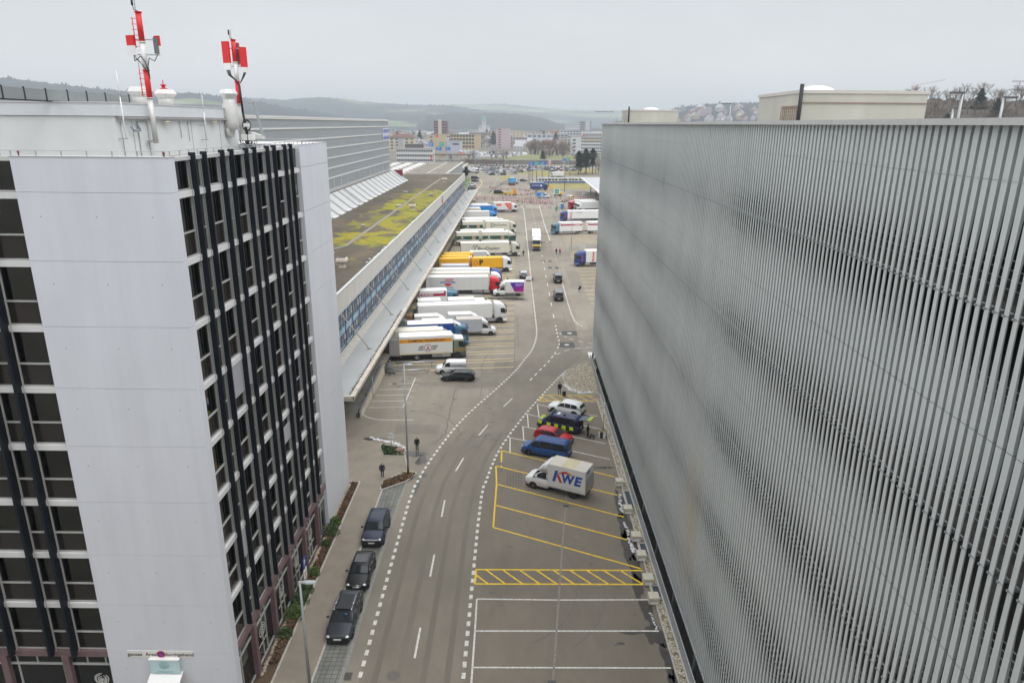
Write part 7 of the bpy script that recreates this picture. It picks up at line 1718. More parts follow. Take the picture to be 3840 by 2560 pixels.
# pallet cages at the dock
for i, (x, yy, m_, lab) in enumerate(((-18.4, 116.6, mat('cardboard', (.28, .16, .08), .85, 0, .2, 2), 'brown cardboard boxes in a cage at the dock edge'), (-18.9, 113.4, mat('cage_grey', (.30, .31, .32), .6), 'grey roll cage on the dock beside the royal blue lorry'))):
    t = thing('roll_cage', lab, 'roll cage', (x, yy, 1.2)); k = MB(); k.box(-.5, .5, -.6, .6, .15, 1.7); k.build('load', m_, t); k = MB()
    for a in (-.55, .55):
        for b_ in (-.65, .65): k.tube((a, b_, 0), (a, b_, 1.8), .025, 6)
    k.build('frame', STEEL, t)

# ================================================================== ROADWORKS AND SQUARE (far end of the street)
t8b = None
bar_ = thing('plank_barrier', 'red and white striped plank barrier in the roadworks rows', 'barrier', (-20.4, 339, .012), 0, 'red and white plank barriers')
RW_ = mat('barrier_red', (.36, .07, .07), .6)
k = MB()
for z in (.45, .85):
    for i in range(10): k.box(-2 + i * .4, -1.6 + i * .4, -.03, .03, z, z + .24, i % 2)
k.build('plank', [RW_, WHITE], bar_); k = MB()
for q in (-1.7, 1.7): k.box(q - .04, q + .04, -.03, .03, 0, 1.1); k.box(q - .1, q + .1, -.35, .35, 0, .12)
k.build('stand', BLACK, bar_)
rows = [([(-20.8, 339), (-5.4, 337.3), (1.4, 329), (15.6, 318.8)], 3), ([(-6, 345), (5, 338), (15.5, 328)], 2), ([(-13.4, 396), (5.1, 386), (8.5, 377)], 2), ([(-13.4, 404), (-13.4, 372)], 1), ([(1.2, 360), (6.6, 364), (9, 372)], 2), ([(8, 349), (11.5, 342.5)], 1), ([(16, 352), (21, 345)], 1), ([(21.4, 332), (26, 349), (40, 345)], 1), ([(22, 328), (25, 339), (40, 335)], 2), ([(12.5, 303), (22, 307)], 1), ([(-9, 430), (-3, 468)], 1), ([(-7.5, 330), (-1, 334)], 1)]
first = True
for poly, rep in rows:
    for q, d in along(poly, 3.9):
        for j in range(rep):
            pos = (q.x + random.uniform(-.4, .4), q.y + random.uniform(-.6, .6) + j * 3.2, .012); rz = math.atan2(d.y, d.x) + random.uniform(-.15, .15)
            if first: bar_.location = pos; bar_.rotation_euler = (0, 0, rz); first = False
            else: dup(bar_, pos, rz)
# piles of stacked planks
for i, (x, yy) in enumerate(((-1.5, 329.5), (4.5, 326.5), (9.5, 322.5), (13, 325))):
    t = thing('plank_stack', ['stack of striped planks at the left end of the barrier heap', 'stack of striped planks left of the pallet', 'stack of striped planks right of the pallet', 'stack of striped planks at the right end of the heap'][i], 'plank stack', (x, yy, .012), random.uniform(-.3, .3)); k = MB()
    for j in range(14):
        y0, z0 = (j % 4) * .5 - 1, (j // 4) * .28
        for q in range(9): k.box(-1.8 + q * .4, -1.4 + q * .4, y0, y0 + .3, z0, z0 + .22, (q + j) % 2)
    k.build('planks', [RW_, WHITE], t)
t = thing('wood_pallet', 'brown pallet load among the striped barriers', 'pallet', (5.2, 331, .012)); k = MB(); k.box(-1.3, 1.3, -.8, .8, .15, 1.3); k.box(-1.2, 1.2, -.7, .7, 0, .15); k.build('load', mat('wood_brown', (.30, .20, .12), .85, 0, .2, 2), t)
for i, (x, yy) in enumerate(((-2.6, 315.5), (1.4, 311.5), (3.8, 309.5))):
    t = thing('warning_beacon', ['left of the three small red and white warning boards on the lane', 'middle small red and white warning board on the lane', 'right small red and white warning board on the lane'][i], 'warning board', (x, yy, .012)); k = MB(); k.box(-.45, .45, -.3, .3, 0, .12, 2); k.box(-.4, -.05, -.03, .03, .3, 1.2, 0); k.box(.05, .4, -.03, .03, .3, 1.2, 0); k.box(-.4, .4, -.035, -.03, .6, .85, 1); k.box(-.05, .05, -.03, .03, .1, 1.2, 2); k.build('board', [WHITE, RW_, BLACK], t)
EY = mat('excavator_yellow', (.78, .44, .01), .45)
t = thing('excavator', 'yellow wheeled excavator with folded arm at the roadworks', 'excavator', (21.1, 355.5, .012), R(175))
k = MB(); k.box(-1.6, 1.6, -1.2, 1.2, .5, 1.1); k.box(1.6, 2.1, -1.2, 1.2, .2, .9); k.build('undercarriage', BLACK, t)
for xx in (-1.1, 1.1):
    for s_ in (-1, 1): wheel(t, xx, s_ * 1.05, .5, .4, TRIM)
k = MB(); k.box(-2.0, .3, -1.2, 1.2, 1.2, 2.3); k.build('engine_body', EY, t, .15); k = MB(); k.box(-.4, 1.2, .2, 1.2, 1.2, 3.0); k.build('cab', EY, t, .1); k = MB(); k.box(.5, 1.23, .18, 1.22, 1.9, 2.85); k.build('cab_glass', CARGLASS, t)
k = MB(); k.bar((.8, -.3, 1.6), (2.0, -.3, 4.2), .4, .5); k.bar((2.0, -.3, 4.2), (4.6, -.3, 5.2), .38, .45); k.build('boom', EY, t); k = MB(); k.bar((4.5, -.3, 5.2), (6.0, -.3, 2.6), .3, .35); k.bar((6.0, -.3, 2.6), (6.6, -.3, 1.2), .3, .4); k.build('stick', EY, t); k = MB(); k.prism([(6.2, 1.5), (7.0, 1.2), (6.9, .5), (6.0, .4)], 'y', -.75, .15); k.build('bucket', mat('bucket_brown', (.2, .12, .06), .7), t)
t = thing('dumper', 'yellow site dumper with raised skip beside the orange worker', 'dumper', (-4.2, 358.8, .012)); k = MB(); k.loft([[(-1.9, -.6, .9), (-1.9, .6, .9), (-2.3, .9, 1.7), (-2.3, -.9, 1.7)], [(-.2, -.6, .9), (-.2, .6, .9), (.1, .9, 1.7), (.1, -.9, 1.7)]], 0, True, True, False); k.build('skip', EY, t); k = MB(); k.box(.2, 1.6, -.7, .7, .6, 1.5); k.build('chassis_body', EY, t); k = MB(); k.box(.9, 1.0, -.6, .6, 1.5, 3.0); k.box(1.5, 1.6, -.6, .6, 1.5, 3.0); k.box(.9, 1.6, -.65, .65, 3.0, 3.1); k.build('roll_bar', EY, t)
for xx in (-1.2, 1.0):
    for s_ in (-1, 1): wheel(t, xx, s_ * .75, .45, .35, TRIM)
t = thing('road_sign_trailer', 'yellow and orange road works signal trailer beside the dumper', 'sign', (-.8, 359.5, .012)); k = MB(); k.box(-.8, .8, -.08, .08, .8, 3.2, 0); k.prism([(-.5, 1.5), (0, 1.1), (.5, 1.5), (.3, 2.6), (-.3, 2.6)], 'y', -.1, -.085, 1); k.build('board', [EY, FO], t); k = MB(); k.box(-.8, .8, -.6, .6, .3, .8); k.build('trailer_base', BLACK, t)
for s_ in (-1, 1): wheel(t, s_ * .9, 0, .3, .2, RIM)
# small trucks and vans
t, (o,) = lorry('dark blue box lorry with white lettering and emblem turning at the roadworks', 17.2, 390, -3, paint('deep_blue', (.02, .04, .16)), [(-9.6, -2.3, mat('side_navy', (.02, .045, .22), .5), mat('lorry_roof'))], tall=3.5, ztop=4.1, axles=(-7.4,)); marks(o, WHITE, -6.6, -1.256, 2.6, 4.2, .6, '', 12); k = MB(); k.tube((-3.6, -1.25, 2.5), (-3.6, -1.262, 2.5), .55, 16); k.build('emblem', WHITE, o)
t, x0, x1, o = boxvan('bright blue open sided van with a white deck at the roadworks', 16.2, 348.3, 8, 3.8, 1.9, mat('bright_blue'), mat('roof_dark', (.12, .13, .2), .5)); k = MB(); k.box(x0, x1 + .2, -1.3, -1.06, .7, .82); k.build('drop_side', WHITE, t); k = MB(); k.box(x0 + 1.9, x0 + 3.2, -1.075, -1.066, 1.0, 2.2); k.build('open_hatch', mat('hatch_pale', (.45, .5, .45), .6), t)
t, (o,) = lorry('light blue tipper body lorry driving round the curve by the barriers', 1.2, 432, 60, PWHITE, [(-8, -2.3, mat('body_lightblue', (.10, .33, .60), .5), mat('box_palegrey'))], tall=3.2, ztop=3.9, axles=(-6,))
t, X = car('pickup_van', 'bright yellow van with a white flat cover at the roadworks', 'van', 26.9, 344, 0, dict(K_CITYVAN, L=4.8), EY, roofm=PWHITE)
car('parked_van', 'small white van seen from behind near the right canopy', 'van', 33.8, 354.5, 90, dict(K_CITYVAN, tallrear=.6), PWHITE)
car('parked_van', 'black van parked beside the barriers under the brown shelter', 'van', -9.0, 368.4, 5, K_VAN, PBLACK)
car('driving_car', 'red and black small car in front of the light blue lorry', 'car', -2.5, 419.5, 0, K_HATCH, paint('dark_red', (.25, .01, .02)), roofm=PBLACK)
car('driving_car', 'dark car right of the light blue lorry', 'car', 4.5, 452, 0, KW, PANTH)
for i, (x, yy, K, p_, lab) in enumerate(((-27, 468, K_VAN, PBLACK, 'black van at the kerb beside the small tree'), (-25.6, 445, KW, PBLACK, 'black car in the kerb row beyond the loading hall, furthest'), (-25.8, 415, K_VAN, PWHITE, 'white van in the kerb row beyond the loading hall'), (-24.6, 399, KW, PGREY, 'grey car in the kerb row beyond the loading hall'), (-24.2, 388, K_SUV, PNAVY, 'dark car nearest in the kerb row beyond the loading hall'))): car('parked_car' if K is not K_VAN else 'parked_van', lab, 'car' if K is not K_VAN else 'van', x, yy, 8, K, p_)
t, (o,) = lorry('long white lorry parked along the far building on the left', -28.3, 522, -25, PWHITE, [(-15.5, -2.4, SW, RW)], tall=3.7)
t, (o,) = lorry('white lorry behind the tram with dark cab window', 23.5, 487, 180, PWHITE, [(-9, -2.4, SW, RW)], tall=3.6, near=1)
k = MB(); k.box(-.6, .6, -.6, .6, .1, 2.2, 0); k.box(-.63, .63, -.63, .63, 2.2, 2.35, 1); k.box(-.4, .4, -.62, -.6, .3, 2.0, 2); o = k.build('toilet_cabin', [mat('cabin_blue', (.02, .14, .42), .5), WHITE, mat('cabin_door', (.04, .2, .5), .5)]); o.location = (19.7, 303, 0); tag(o, 'blue portable toilet cabin with white roof', 'toilet cabin')
t = thing('assembly_sign', 'green and white assembly point sign on a tall pole', 'sign', (16.5, 289.4, 0)); k = MB(); k.tube((0, 0, 0), (0, 0, 9.6), .08, 8); k.build('post', STEEL, t); k = MB(); k.box(-1.1, 1.1, -.06, 0, 7.4, 9.7); o = k.build('plate', WHITE, t); k = MB(); k.box(-.85, .85, -.09, -.06, 7.65, 9.45, 0)
for a in (45, 135, 225, 315): k.bar((.75 * math.cos(R(a)), -.1, 8.55 + .75 * math.sin(R(a))), (.25 * math.cos(R(a)), -.1, 8.55 + .25 * math.sin(R(a))), .01, .18, 1)
k.build('symbol', [mat('sign_green', (.01, .30, .18), .5), WHITE], o); k = MB(); k.box(-.5, .5, -.09, -.03, .8, 2.2); k.build('low_box', mat('sign_green'), t)
t = thing('site_shelter', 'small brown roofed shelter beside the black van', 'shelter', (-5.2, 373, 0)); k = MB(); k.add([(-2, -1.5, 2.4), (2, -1.5, 2.4), (2, 1.5, 3.0), (-2, 1.5, 3.0), (-2, -1.5, 2.3), (2, -1.5, 2.3), (2, 1.5, 2.9), (-2, 1.5, 2.9)], [(0, 1, 2, 3), (7, 6, 5, 4), (0, 4, 5, 1), (1, 5, 6, 2), (2, 6, 7, 3), (3, 7, 4, 0)]); k.build('roof', mat('shelter_brown', (.30, .22, .19), .8), t)
for a in (-1.8, 1.8): k = MB(); k.tube((a, -1.3, 0), (a, -1.3, 2.4), .05, 6); k.build('post', STEEL, t)
# roundabout greens and kerbs
GRASS = mat('winter_grass', (.24, .22, .075), .95, 0, .3, .15); GRASS2 = mat('green_grass', (.12, .19, .04), .95, 0, .25, .2)
k = MB(); k.sheet([(12.5, 432), (43, 446), (70, 440), (70, 402), (19.3, 399), (14.5, 404), (12.5, 416)], .03); k.sheet([(-12, 470), (-4, 460), (1, 476), (-8, 510)], .03); k.sheet([(-3, 520), (14, 512), (40, 560), (60, 600), (50, 612), (10, 560)], .03); k.sheet([(12, 535), (60, 580), (70, 560), (30, 500), (14, 500)], .031); k.sheet([(-12, 362), (-2, 366), (6, 362), (4, 372), (-4, 378), (-12, 374)], .03)
struct(k.build('grass', GRASS)); k = MB(); k.sheet([(-34, 372), (-27.5, 372), (-30, 470), (-36, 470)], .03); struct(k.build('verge', GRASS2))
k = MB(); k.strip([(-24, 375), (-21.5, 395), (-20.5, 430), (-23, 462)], .3, .02); k.strip([(-20.9, 332), (-19.5, 345), (-18.5, 372)], .25, .02); k.strip([(-13.8, 370), (-13.4, 380)], .25, .02); struct(k.build('yellow_line', PYP))
k = MB()
for q in range(22): k.strip([(-13.2 + .03 * q, 345 + q * 6), (-13.15 + .03 * q, 347.5 + q * 6)], .2, .02)
struct(k.build('lane_line', PW))
k = MB(); k.strip([(-12.5, 408), (-8, 428), (-2, 442), (6, 450)], 1.6, .025); k.strip([(12, 395), (10, 375), (4, 368), (-8, 362)], 1.4, .025); struct(k.build('asphalt_patch', PATCH))
# tram
t = thing('tram', 'blue and white articulated tram on the grass loop', 'tram', (12.9, 437.5, .03), R(5)); TW = mat('tram_white', (.66, .67, .66), .35); TB = mat('tram_blue', (.01, .08, .33), .35)
for i in range(5):
    x0 = .2 + i * 6.2; k = MB(); k.box(x0, x0 + 6.0, -1.15, 1.15, 1.0, 3.35, 0); k.box(x0, x0 + 6.0, -1.17, 1.17, .35, 1.3, 1); k.build('car_section', [TW, TB], t, .05)
    for j in range(3): k = MB(); k.box(x0 + .5 + j * 1.85, x0 + 1.95 + j * 1.85, -1.18, -1.16, 1.65, 2.75); k.build('window', CARGLASS, t)
    k = MB(); k.box(x0 + 1, x0 + 4.5, -.8, .8, 3.36, 3.6); k.build('roof_unit', mat('roof_grey', (.4, .41, .42), .6), t)
    if i: k = MB(); k.box(x0 - .2, x0, -1.05, 1.05, .5, 3.2); k.build('bellows', BLACK, t)
k = MB(); k.box(.14, .2, -1.0, 1.0, 1.5, 2.9); k.build('windscreen', CARGLASS, t); k = MB(); k.bar((13, 0, 3.4), (14, 0, 4.6), .05, .05); k.bar((14, 0, 4.6), (13.2, 0, 5.2), .05, .05); k.bar((13.2, -.8, 5.2), (13.2, .8, 5.2), .06, .05); k.build('pantograph', BLACK, t)
# tall poles, gantry signs
POLE = mat('pole_blue_black', (.05, .065, .10), .5)
pole = thing('catenary_pole', '', 'pole', (0, 0, 0), 0, 'dark tram poles')
k = MB(); k.tube((0, 0, 0), (0, 0, 9.6), .17, 8, 0, .12); k.build('post', POLE, pole); k = MB(); k.bar((0, 0, 9.2), (0, 0, 9.75), .3, .3); k.build('cap', POLE, pole)
for i, (x, yy, s_) in enumerate(((7.12, 429, 1), (8.0, 422, 1.15), (10.03, 439.4, 1.15), (12.4, 439.7, 1.1), (17.65, 490, 1), (18.6, 412, 1.05), (26.5, 501, 1), (26, 384, 1.15), (37.7, 505, 1))):
    labs = ['leftmost dark pole in front of the tram', 'second dark pole from the left by the tram nose', 'third dark pole from the left, behind the blue lorry', 'dark pole directly left of the tram front', 'dark pole behind the tram front', 'dark pole in front of the tram beside the blue lorry cab', 'dark pole behind the tram middle', 'tall dark pole on the grass in front of the tram', 'dark pole behind the tram right half']
    if i == 0: pole.location = (x, yy, 0); pole['label'] = labs[0]
    else: dup(pole, (x, yy, 0), 0, labs[i], (1, 1, s_))
lp = thing('yard_light', '', 'street lamp', (0, 0, 0), 0, 'pale distant street lamps')
k = MB(); k.tube((0, 0, 0), (0, 0, 11), .12, 6, 0, .08); k.build('post', mat('pole_pale', (.5, .5, .47), .6), lp); k = MB(); k.box(-1.2, 1.2, -.1, .1, 10.9, 11.1); k.build('lamp_head', mat('pole_pale'), lp)
for i, (x, yy, s_) in enumerate(((-34.9, 612, 1), (-16, 620, 1), (1, 500, 1), (4.8, 430, .9), (16, 700, 1), (21, 745, 1.3), (34, 720, 1.0), (43, 740, 1.4), (50, 700, .8), (-9, 570, 1), (30, 455, 1.1), (-58, 600, 1))):
    lab = 'pale street lamp at the far end, ' + ['left of the bare bushes by the viaduct', 'in front of the viaduct wall', 'beside the grass wedge and parked cars', 'at the striped kerb near the light blue lorry', 'left of the single spruce', 'tallest one left of the spruce', 'short one right of the spruce', 'tall one by the motorway embankment', 'right of the spruce near the pines', 'among the parked cars in the lot', 'by the tram, in front of its windows', 'furthest left near the office block'][i]
    if i == 0: lp.location = (x, yy, 0); lp['label'] = lab
    else: dup(lp, (x, yy, 0), 0, lab, (1, 1, s_))
def bluesign(x, yy, z, w, h, m_, lab, posts=True):
    t = thing('traffic_sign', lab, 'road sign', (x, yy, 0), 0, 'overhead road signs'); k = MB(); k.box(-w / 2, w / 2, -.06, .06, z, z + h); o = k.build('plate', m_, t); marks(o, WHITE, -.1 * w, -.065, z + h * .66, w * .6, h * .2, '', 6); marks(o, WHITE, -.15 * w, -.065, z + h * .3, w * .5, h * .2, '', 5)
    k = MB(); k.tube((0, .1, 0), (0, .1, z + h), .1, 6); k.build('post', STEEL, t)
SB = mat('sign_motor_blue', (.015, .14, .50), .5); SG = mat('sign_motor_green', (.01, .32, .26), .5)
for a in ((9.3, 441, 10.4, 3.4, 2.0, SB, 'left blue road sign on the poles before the car park'), (12.6, 441, 10.5, 3.3, 2.0, SG, 'green road sign between the two blue ones'), (17.4, 470, 9.2, 3.8, 2.2, SB, 'blue road sign right of the green one'), (34.5, 520, 9, 2.6, 2.2, SB, 'blue road sign left of the pines'), (37.3, 520, 9.3, 2.2, 2.2, SG, 'green road sign left of the pines'), (-74, 690, 10, 5.2, 3.2, SB, 'left of two bright blue signs on the viaduct'), (-65.5, 690, 10, 5, 3.2, SB, 'right of two bright blue signs on the viaduct'), (-98, 830, 9, 5.5, 5, SB, 'blue sign behind the white office block'), (-86, 830, 9, 6, 5, SG, 'green sign behind the white office block')): bluesign(*a)
t = thing('no_entry_board', 'red and white striped board beyond the car park', 'sign', (27.2, 590, 0)); k = MB()
for i in range(4): k.box(-1.1, 1.1, -.05, .05, 3 + i * .8, 3.8 + i * .8, i % 2)
k.tube((0, .1, 0), (0, .1, 3), .1, 6, 1); k.build('board', [KR, WHITE], t)
# canopy roof of the building beyond the car park on the right
t = thing('right_hall', 'pale flat canopy roof jutting out behind the car park', 'loading hall', (40, 340, 0)); k = MB(); k.prism([(-5.2, -50), (25, -50), (25, 44), (-5.2, 44)], 'z', 7.2, 7.55); k.build('roof', mat('canopy_pale', (.42, .44, .46), .5, .1), t); k = MB(); k.box(-5.5, -5.0, -50.2, 44.2, 7.0, 7.6); k.build('roof_edge', WHITE, t); k = MB()
for q in (-40, -15, 10, 35): k.box(-1, -.6, q, q + .4, 0, 7.2)
k.box(12, 25, -50, 44, 0, 7.2); k.build('wall', mat('hall_wall', (.22, .22, .22), .8), t)
# ================================================================== FAR TOWN
random.seed(23)
def lowcar(name, h=1.45, L=4.4):
    k = MB(); z = .3
    k.loft([[(x, -w, zb), (x, -w, zt - .08), (x, -w * .85, zt), (x, w * .85, zt), (x, w, zt - .08), (x, w, zb)] for x, w, zb, zt in ((L / 2, .7, .4, .65), (L / 2 - .25, .85, .25, .78), (L * .2, .9, .22, .95), (-L * .4, .9, .22, .98), (-L / 2, .8, .35, .8))], 0, True, True, False)
    k.loft([[(x, -w0, .9), (x, -w1, z1), (x, w1, z1), (x, w0, .9)] for x, w0, w1, z1 in ((L * .23, .82, .82, .95), (L * .05, .84, .64, h), (-L * .32, .84, .64, h - .03), (-L * .46, .82, .78, 1.0))], 1, True, True, False)
    k.box(L * .03, -L * .31, -.62, .62, h - .05, h + .02, 0)
    for x in (L * .3, -L * .3):
        for s_ in (-1, 1): k.tube((x, s_ * .7, .31), (x, s_ * .92, .31), .31, 8, 2)
    return k
COLS = [('white', PWHITE, 8), ('silver grey', PSIL, 6), ('dark grey', PGREY, 5), ('black', PBLACK, 5), ('dark blue', PNAVY, 4), ('blue', PBLUE, 1), ('red', PRED, 1)]
LC = {}
for nm, p_, w in COLS:
    for h in (1.42, 1.7): LC[nm, h] = lowcar(nm, h).mesh('parked_car', [p_, CARGLASS, RUBBER])
pool = [nm for nm, p_, w in COLS for _ in range(w)]
def lot(rows, cap, where, group, snow=0):
    n_ = 0
    for (x0, y0, x1, y1, rz) in rows:
        L = math.hypot(x1 - x0, y1 - y0); q = 0
        while q < L and n_ < cap:
            if random.random() < .86:
                t = q / L; nm = random.choice(pool)
                if snow and random.random() < snow: nm = 'white'
                o = inst(LC[nm, random.choice((1.42, 1.42, 1.7))], 'parked_car', None, (x0 + (x1 - x0) * t, y0 + (y1 - y0) * t + random.uniform(-.3, .3), .015), (0, 0, R(rz) + random.choice((0, PI))))
                tag(o, '%s car parked %s' % (nm, where), 'car', group); n_ += 1
            q += 2.75
lot([(-30, 530, 2, 522, 80), (-33, 549, 8, 539, 80), (-36, 566, 16, 552, 80), (-36, 582, 30, 566, 80), (-34, 598, 52, 578, 80), (-30, 612, 54, 596, 80), (20, 560, 50, 590, 60), (26, 545, 52, 565, 60)], 165, 'in the crowded lot behind the tram', 'cars in the far car park')
lot([(-21, 506, -19, 508, 10), (-17, 504, -8, 507, 20)], 6, 'at the near kerb of the crowded lot', 'cars at the near kerb of the far car park')
lot([(-44, 800, 10, 812, 80), (-42, 835, 8, 845, 80), (-40, 870, 6, 880, 80), (-36, 905, 4, 912, 80)], 62, 'in the snowy lot beyond the viaduct', 'snowy cars beyond the viaduct', .6)
k = MB(); k.sheet([(-50, 790), (15, 800), (12, 930), (-45, 930)], 0); struct(k.build('asphalt_yard', mat('snowy_asphalt', (.42, .42, .43), .9, 0, .25, .1)))

# buildings
BW = mat('plaster_white', (.60, .60, .60), .8, 0, .05, .2); WIN = mat('window_dark', (.045, .055, .07), .25)
_wn = {}
def wmesh(w, h):
    k = (round(w, 2), round(h, 2))
    if k not in _wn: b_ = MB(); b_.box(-w / 2, w / 2, -.12, .0, 0, h); _wn[k] = b_.mesh('window', WIN)
    return _wn[k]
SNR = mat('roof_snow', (.40, .41, .44), .8, 0, .1, .15); TILE = mat('roof_tile', (.15, .07, .055), .85, 0, .25, .3); FLATR = mat('roof_flat', (.30, .29, .28), .9, 0, .15, .2)
def block(lab, x, yy, w, d, h, wall, rows=0, cols=0, wf=.6, hf=.45, roof=FLATR, z=0, rz=0, x0f=0, x1f=1, name='apartment_block', cat='building', snow=True, base=.4):
    t = thing(name, lab, cat, (x, yy, z), R(rz)); k = MB(); k.box(-w / 2, w / 2, 0, d, -1, h); k.build('wall', wall, t)
    k = MB(); k.box(-w / 2 - .3, w / 2 + .3, -.3, d + .3, h, h + .5); k.build('roof', SNR if snow and random.random() < .5 else roof, t)
    if rows:
        fh = (h - base) / rows; cw = w * (x1f - x0f) / cols; me = wmesh(cw * wf, fh * hf)
        for i in range(rows):
            for j in range(cols): inst(me, 'window', t, (-w / 2 + w * x0f + cw * (j + .5), 0, base + fh * (i + .3)))
    return t
TAN = mat('plaster_tan', (.50, .40, .25), .8, 0, .06, .2); PINK = mat('plaster_pink', (.50, .40, .42), .8, 0, .05, .2); LIL = mat('plaster_lilac', (.46, .46, .53), .8, 0, .04, .2); ORB = mat('plaster_orange', (.50, .26, .19), .8, 0, .08, .2); BEI = mat('plaster_beige', (.55, .49, .36), .8, 0, .05, .2); GRYB = mat('plaster_grey', (.40, .40, .41), .8, 0, .05, .2)
t = block('white two storey office block with long window rows and red corner panels', -91.5, 650, 32.5, 14, 12.9, BW, 3, 20, .72, .42, snow=False, base=.5)
k = MB(); k.box(-9, 7, 3, 9, 12.9, 16.6); k.build('roof_plant', mat('plant_dark', (.10, .09, .10), .7), t)
k = MB(); k.box(14.2, 15.3, -.2, -.02, 2.5, 7.5); k.box(16.25, 16.35, 1, 6, 1, 8.5); k.build('red_panel', mat('panel_red', (.52, .11, .07), .6), t)
t = block('beige apartment house with red hipped roof behind the white office block', -147, 930, 32, 16, 16.5, BEI, 4, 5, .5, .45, base=1.5); k = MB(); k.box(-4.5, 1.5, -.3, -.02, 0, 16); k.build('stair_panel', GRYB, t); k = MB(); k.loft([[(-17, -1, 17), (17, -1, 17), (17, 17, 17), (-17, 17, 17)], [(-8, 8, 21), (8, 8, 21), (8, 8.1, 21), (-8, 8.1, 21)]], 0, True, True, False); k.build('hipped_roof', TILE, t)
t = block('large tan hotel with a recessed window grid and a small red sign', -82.5, 1021, 63, 20, 19.8, TAN, 4, 8, .78, .62, x0f=.33, x1f=.87, base=.6, snow=False); k = MB(); k.box(-31, -27.5, -.2, -.02, 16.2, 19.2); k.build('red_sign', KR, t)
for i in range(4): k = MB(); k.box(-15.5, -10.5, -.15, -.02, 3.6 + i * 4.2, 4.9 + i * 4.2); k.build('window_band', WIN, t)
block('tan side wing left of the large tan hotel', -136, 1160, 14, 14, 16, TAN, 3, 1, .3, .4)
t = block('office tower with blue and red bands and a pale stair shaft', -121, 1163, 22, 16, 38.3, mat('band_red', (.26, .12, .12), .7), 9, 2, .9, .55, snow=False); k = MB(); k.box(-4, 1.5, -.5, -.05, 0, 41); k.build('stair_shaft', BEI, t)
t = block('windowless lilac grey building with one square window high up', -67.5, 794, 14, 14, 16, LIL, 0, 0, snow=False); inst(wmesh(7, 1.6), 'window', t, (1, 0, 12.2)); k = MB(); k.box(-9.5, -6.95, 0, 8, -1, 19.5); k.build('shaft', LIL, t); k = MB(); k.box(-9.6, -9.3, -.3, 0, -1, 16); k.build('downpipe', INK, t)
t = thing('church', 'white church with clock tower and green onion dome', 'church', (-100.5, 2250, 0)); k = MB(); k.box(-17, 17, 0, 24, -2, 22); k.build('nave_wall', BW, t); k = MB(); k.prism([(-18, 22), (18, 22), (15, 30), (-15, 30)], 'y', -.5, 25); k.prism([(-8, 18), (8, 18), (0, 31)], 'y', -2, .5, 0); k.build('nave_roof', SNR, t)
k = MB(); k.box(-5, 5, -5, 5, -2, 46); k.build('tower', BW, t); k = MB(); k.box(-5.6, 5.6, -5.6, 5.6, 46, 49); k.loft([[(q * math.cos(a * PI / 6), q * math.sin(a * PI / 6), z) for a in range(12)] for q, z in ((5.5, 49), (5, 52), (3, 54.5), (1, 56), (.6, 60))], 0); k.build('dome', mat('copper_green', (.18, .42, .34), .7), t)
k = MB(); k.tube((0, -5.02, 42), (0, -5.3, 42), 3.2, 20); o = k.build('clock_face', mat('clock_red', (.35, .08, .06), .6), t); k = MB(); k.bar((0, -5.4, 42), (0, -5.4, 44.4), .2, .4); k.bar((0, -5.4, 42), (1.4, -5.4, 42.6), .2, .4); k.build('hands', YEL, o); k = MB(); k.box(-1, 1, -5.1, -5, 30, 37); k.build('louvre', WIN, t)
t = thing('sawtooth_hall', 'low pale hall with a sawtooth roof right of the lilac building', 'hall', (-51, 772, 0)); k = MB(); k.box(-10.5, 10.5, 0, 20, 0, 5.2); k.build('wall', mat('plaster_palegrey', (.50, .52, .55), .8), t)
for i in range(5): k = MB(); k.prism([(-10.5 + i * 4.2, 5.2), (-6.3 + i * 4.2, 5.2), (-10.3 + i * 4.2, 7.2)], 'y', 0, 20); k.build('roof_tooth', SNR, t)
block('tall pink apartment tower with a column of balconies', -19.4, 1048, 20, 18, 28.3, PINK, 8, 1, .85, .4, x0f=.12, x1f=.36, snow=False)
block('low pink apartment house joined to the right of the pink tower', 3, 1097, 25.5, 14, 15.3, PINK, 4, 6, .62, .45)
block('cream apartment house behind the low pink one', 2, 1288, 19.5, 14, 23.7, BEI, 5, 3, .35, .35, base=8)
block('orange brown apartment house with stepped roof', 83, 1494, 31, 16, 22.5, ORB, 5, 3, .3, .35, base=6, snow=False)
t = block('long white office building with red lettering and coloured window rows', 92, 903, 48, 18, 20, BW, 5, 14, .74, .45, x0f=.25, x1f=1, base=.5, snow=False); k = MB(); k.box(-11, 24, 2, 17, 20, 25.8); k.build('top_storey', BW, t)
for j in range(16): inst(wmesh(1.2, 2.4), 'window', t, (-9 + j * 2.1, 2, 21.2))
for i in range(4): inst(wmesh(3.6, 2.0), 'window', t, (-20.5, 0, 2.5 + i * 4.2))
k = MB()
for j, (w_, h_) in enumerate(((.7, 2.6), (1.2, 1.9), (1.2, 1.9), (1.2, 1.9), (1.2, 1.9))): k.box(-13.2 + j * 1.5, -13.2 + j * 1.5 + w_ * .4, -.3, -.05, 20.4, 20.4 + h_); k.box(-13.2 + j * 1.5, -13.2 + j * 1.5 + w_, -.3, -.05, 20.4 + (j % 2) * 1.4, 20.8 + (j % 2) * 1.4)
k.build('lettering', KR, t); k = MB(); k.box(-10, 14, -.25, -.05, 15.9, 16.9); k.build('yellow_band', mat('band_yellow', (.55, .42, .12), .7), t)
t = block('grey office tower with white bands rising behind the white office building', 142, 1515, 25, 16, 40, GRYB, 9, 2, .8, .5, snow=False); k = MB(); k.box(1, 9, -.4, -.05, 0, 41); k.build('stair_shaft', mat('plaster_palegrey'), t)
block('grey and glass office wing in front of the grey tower', 112, 1380, 60, 14, 24, mat('plaster_palegrey'), 5, 10, .7, .5)
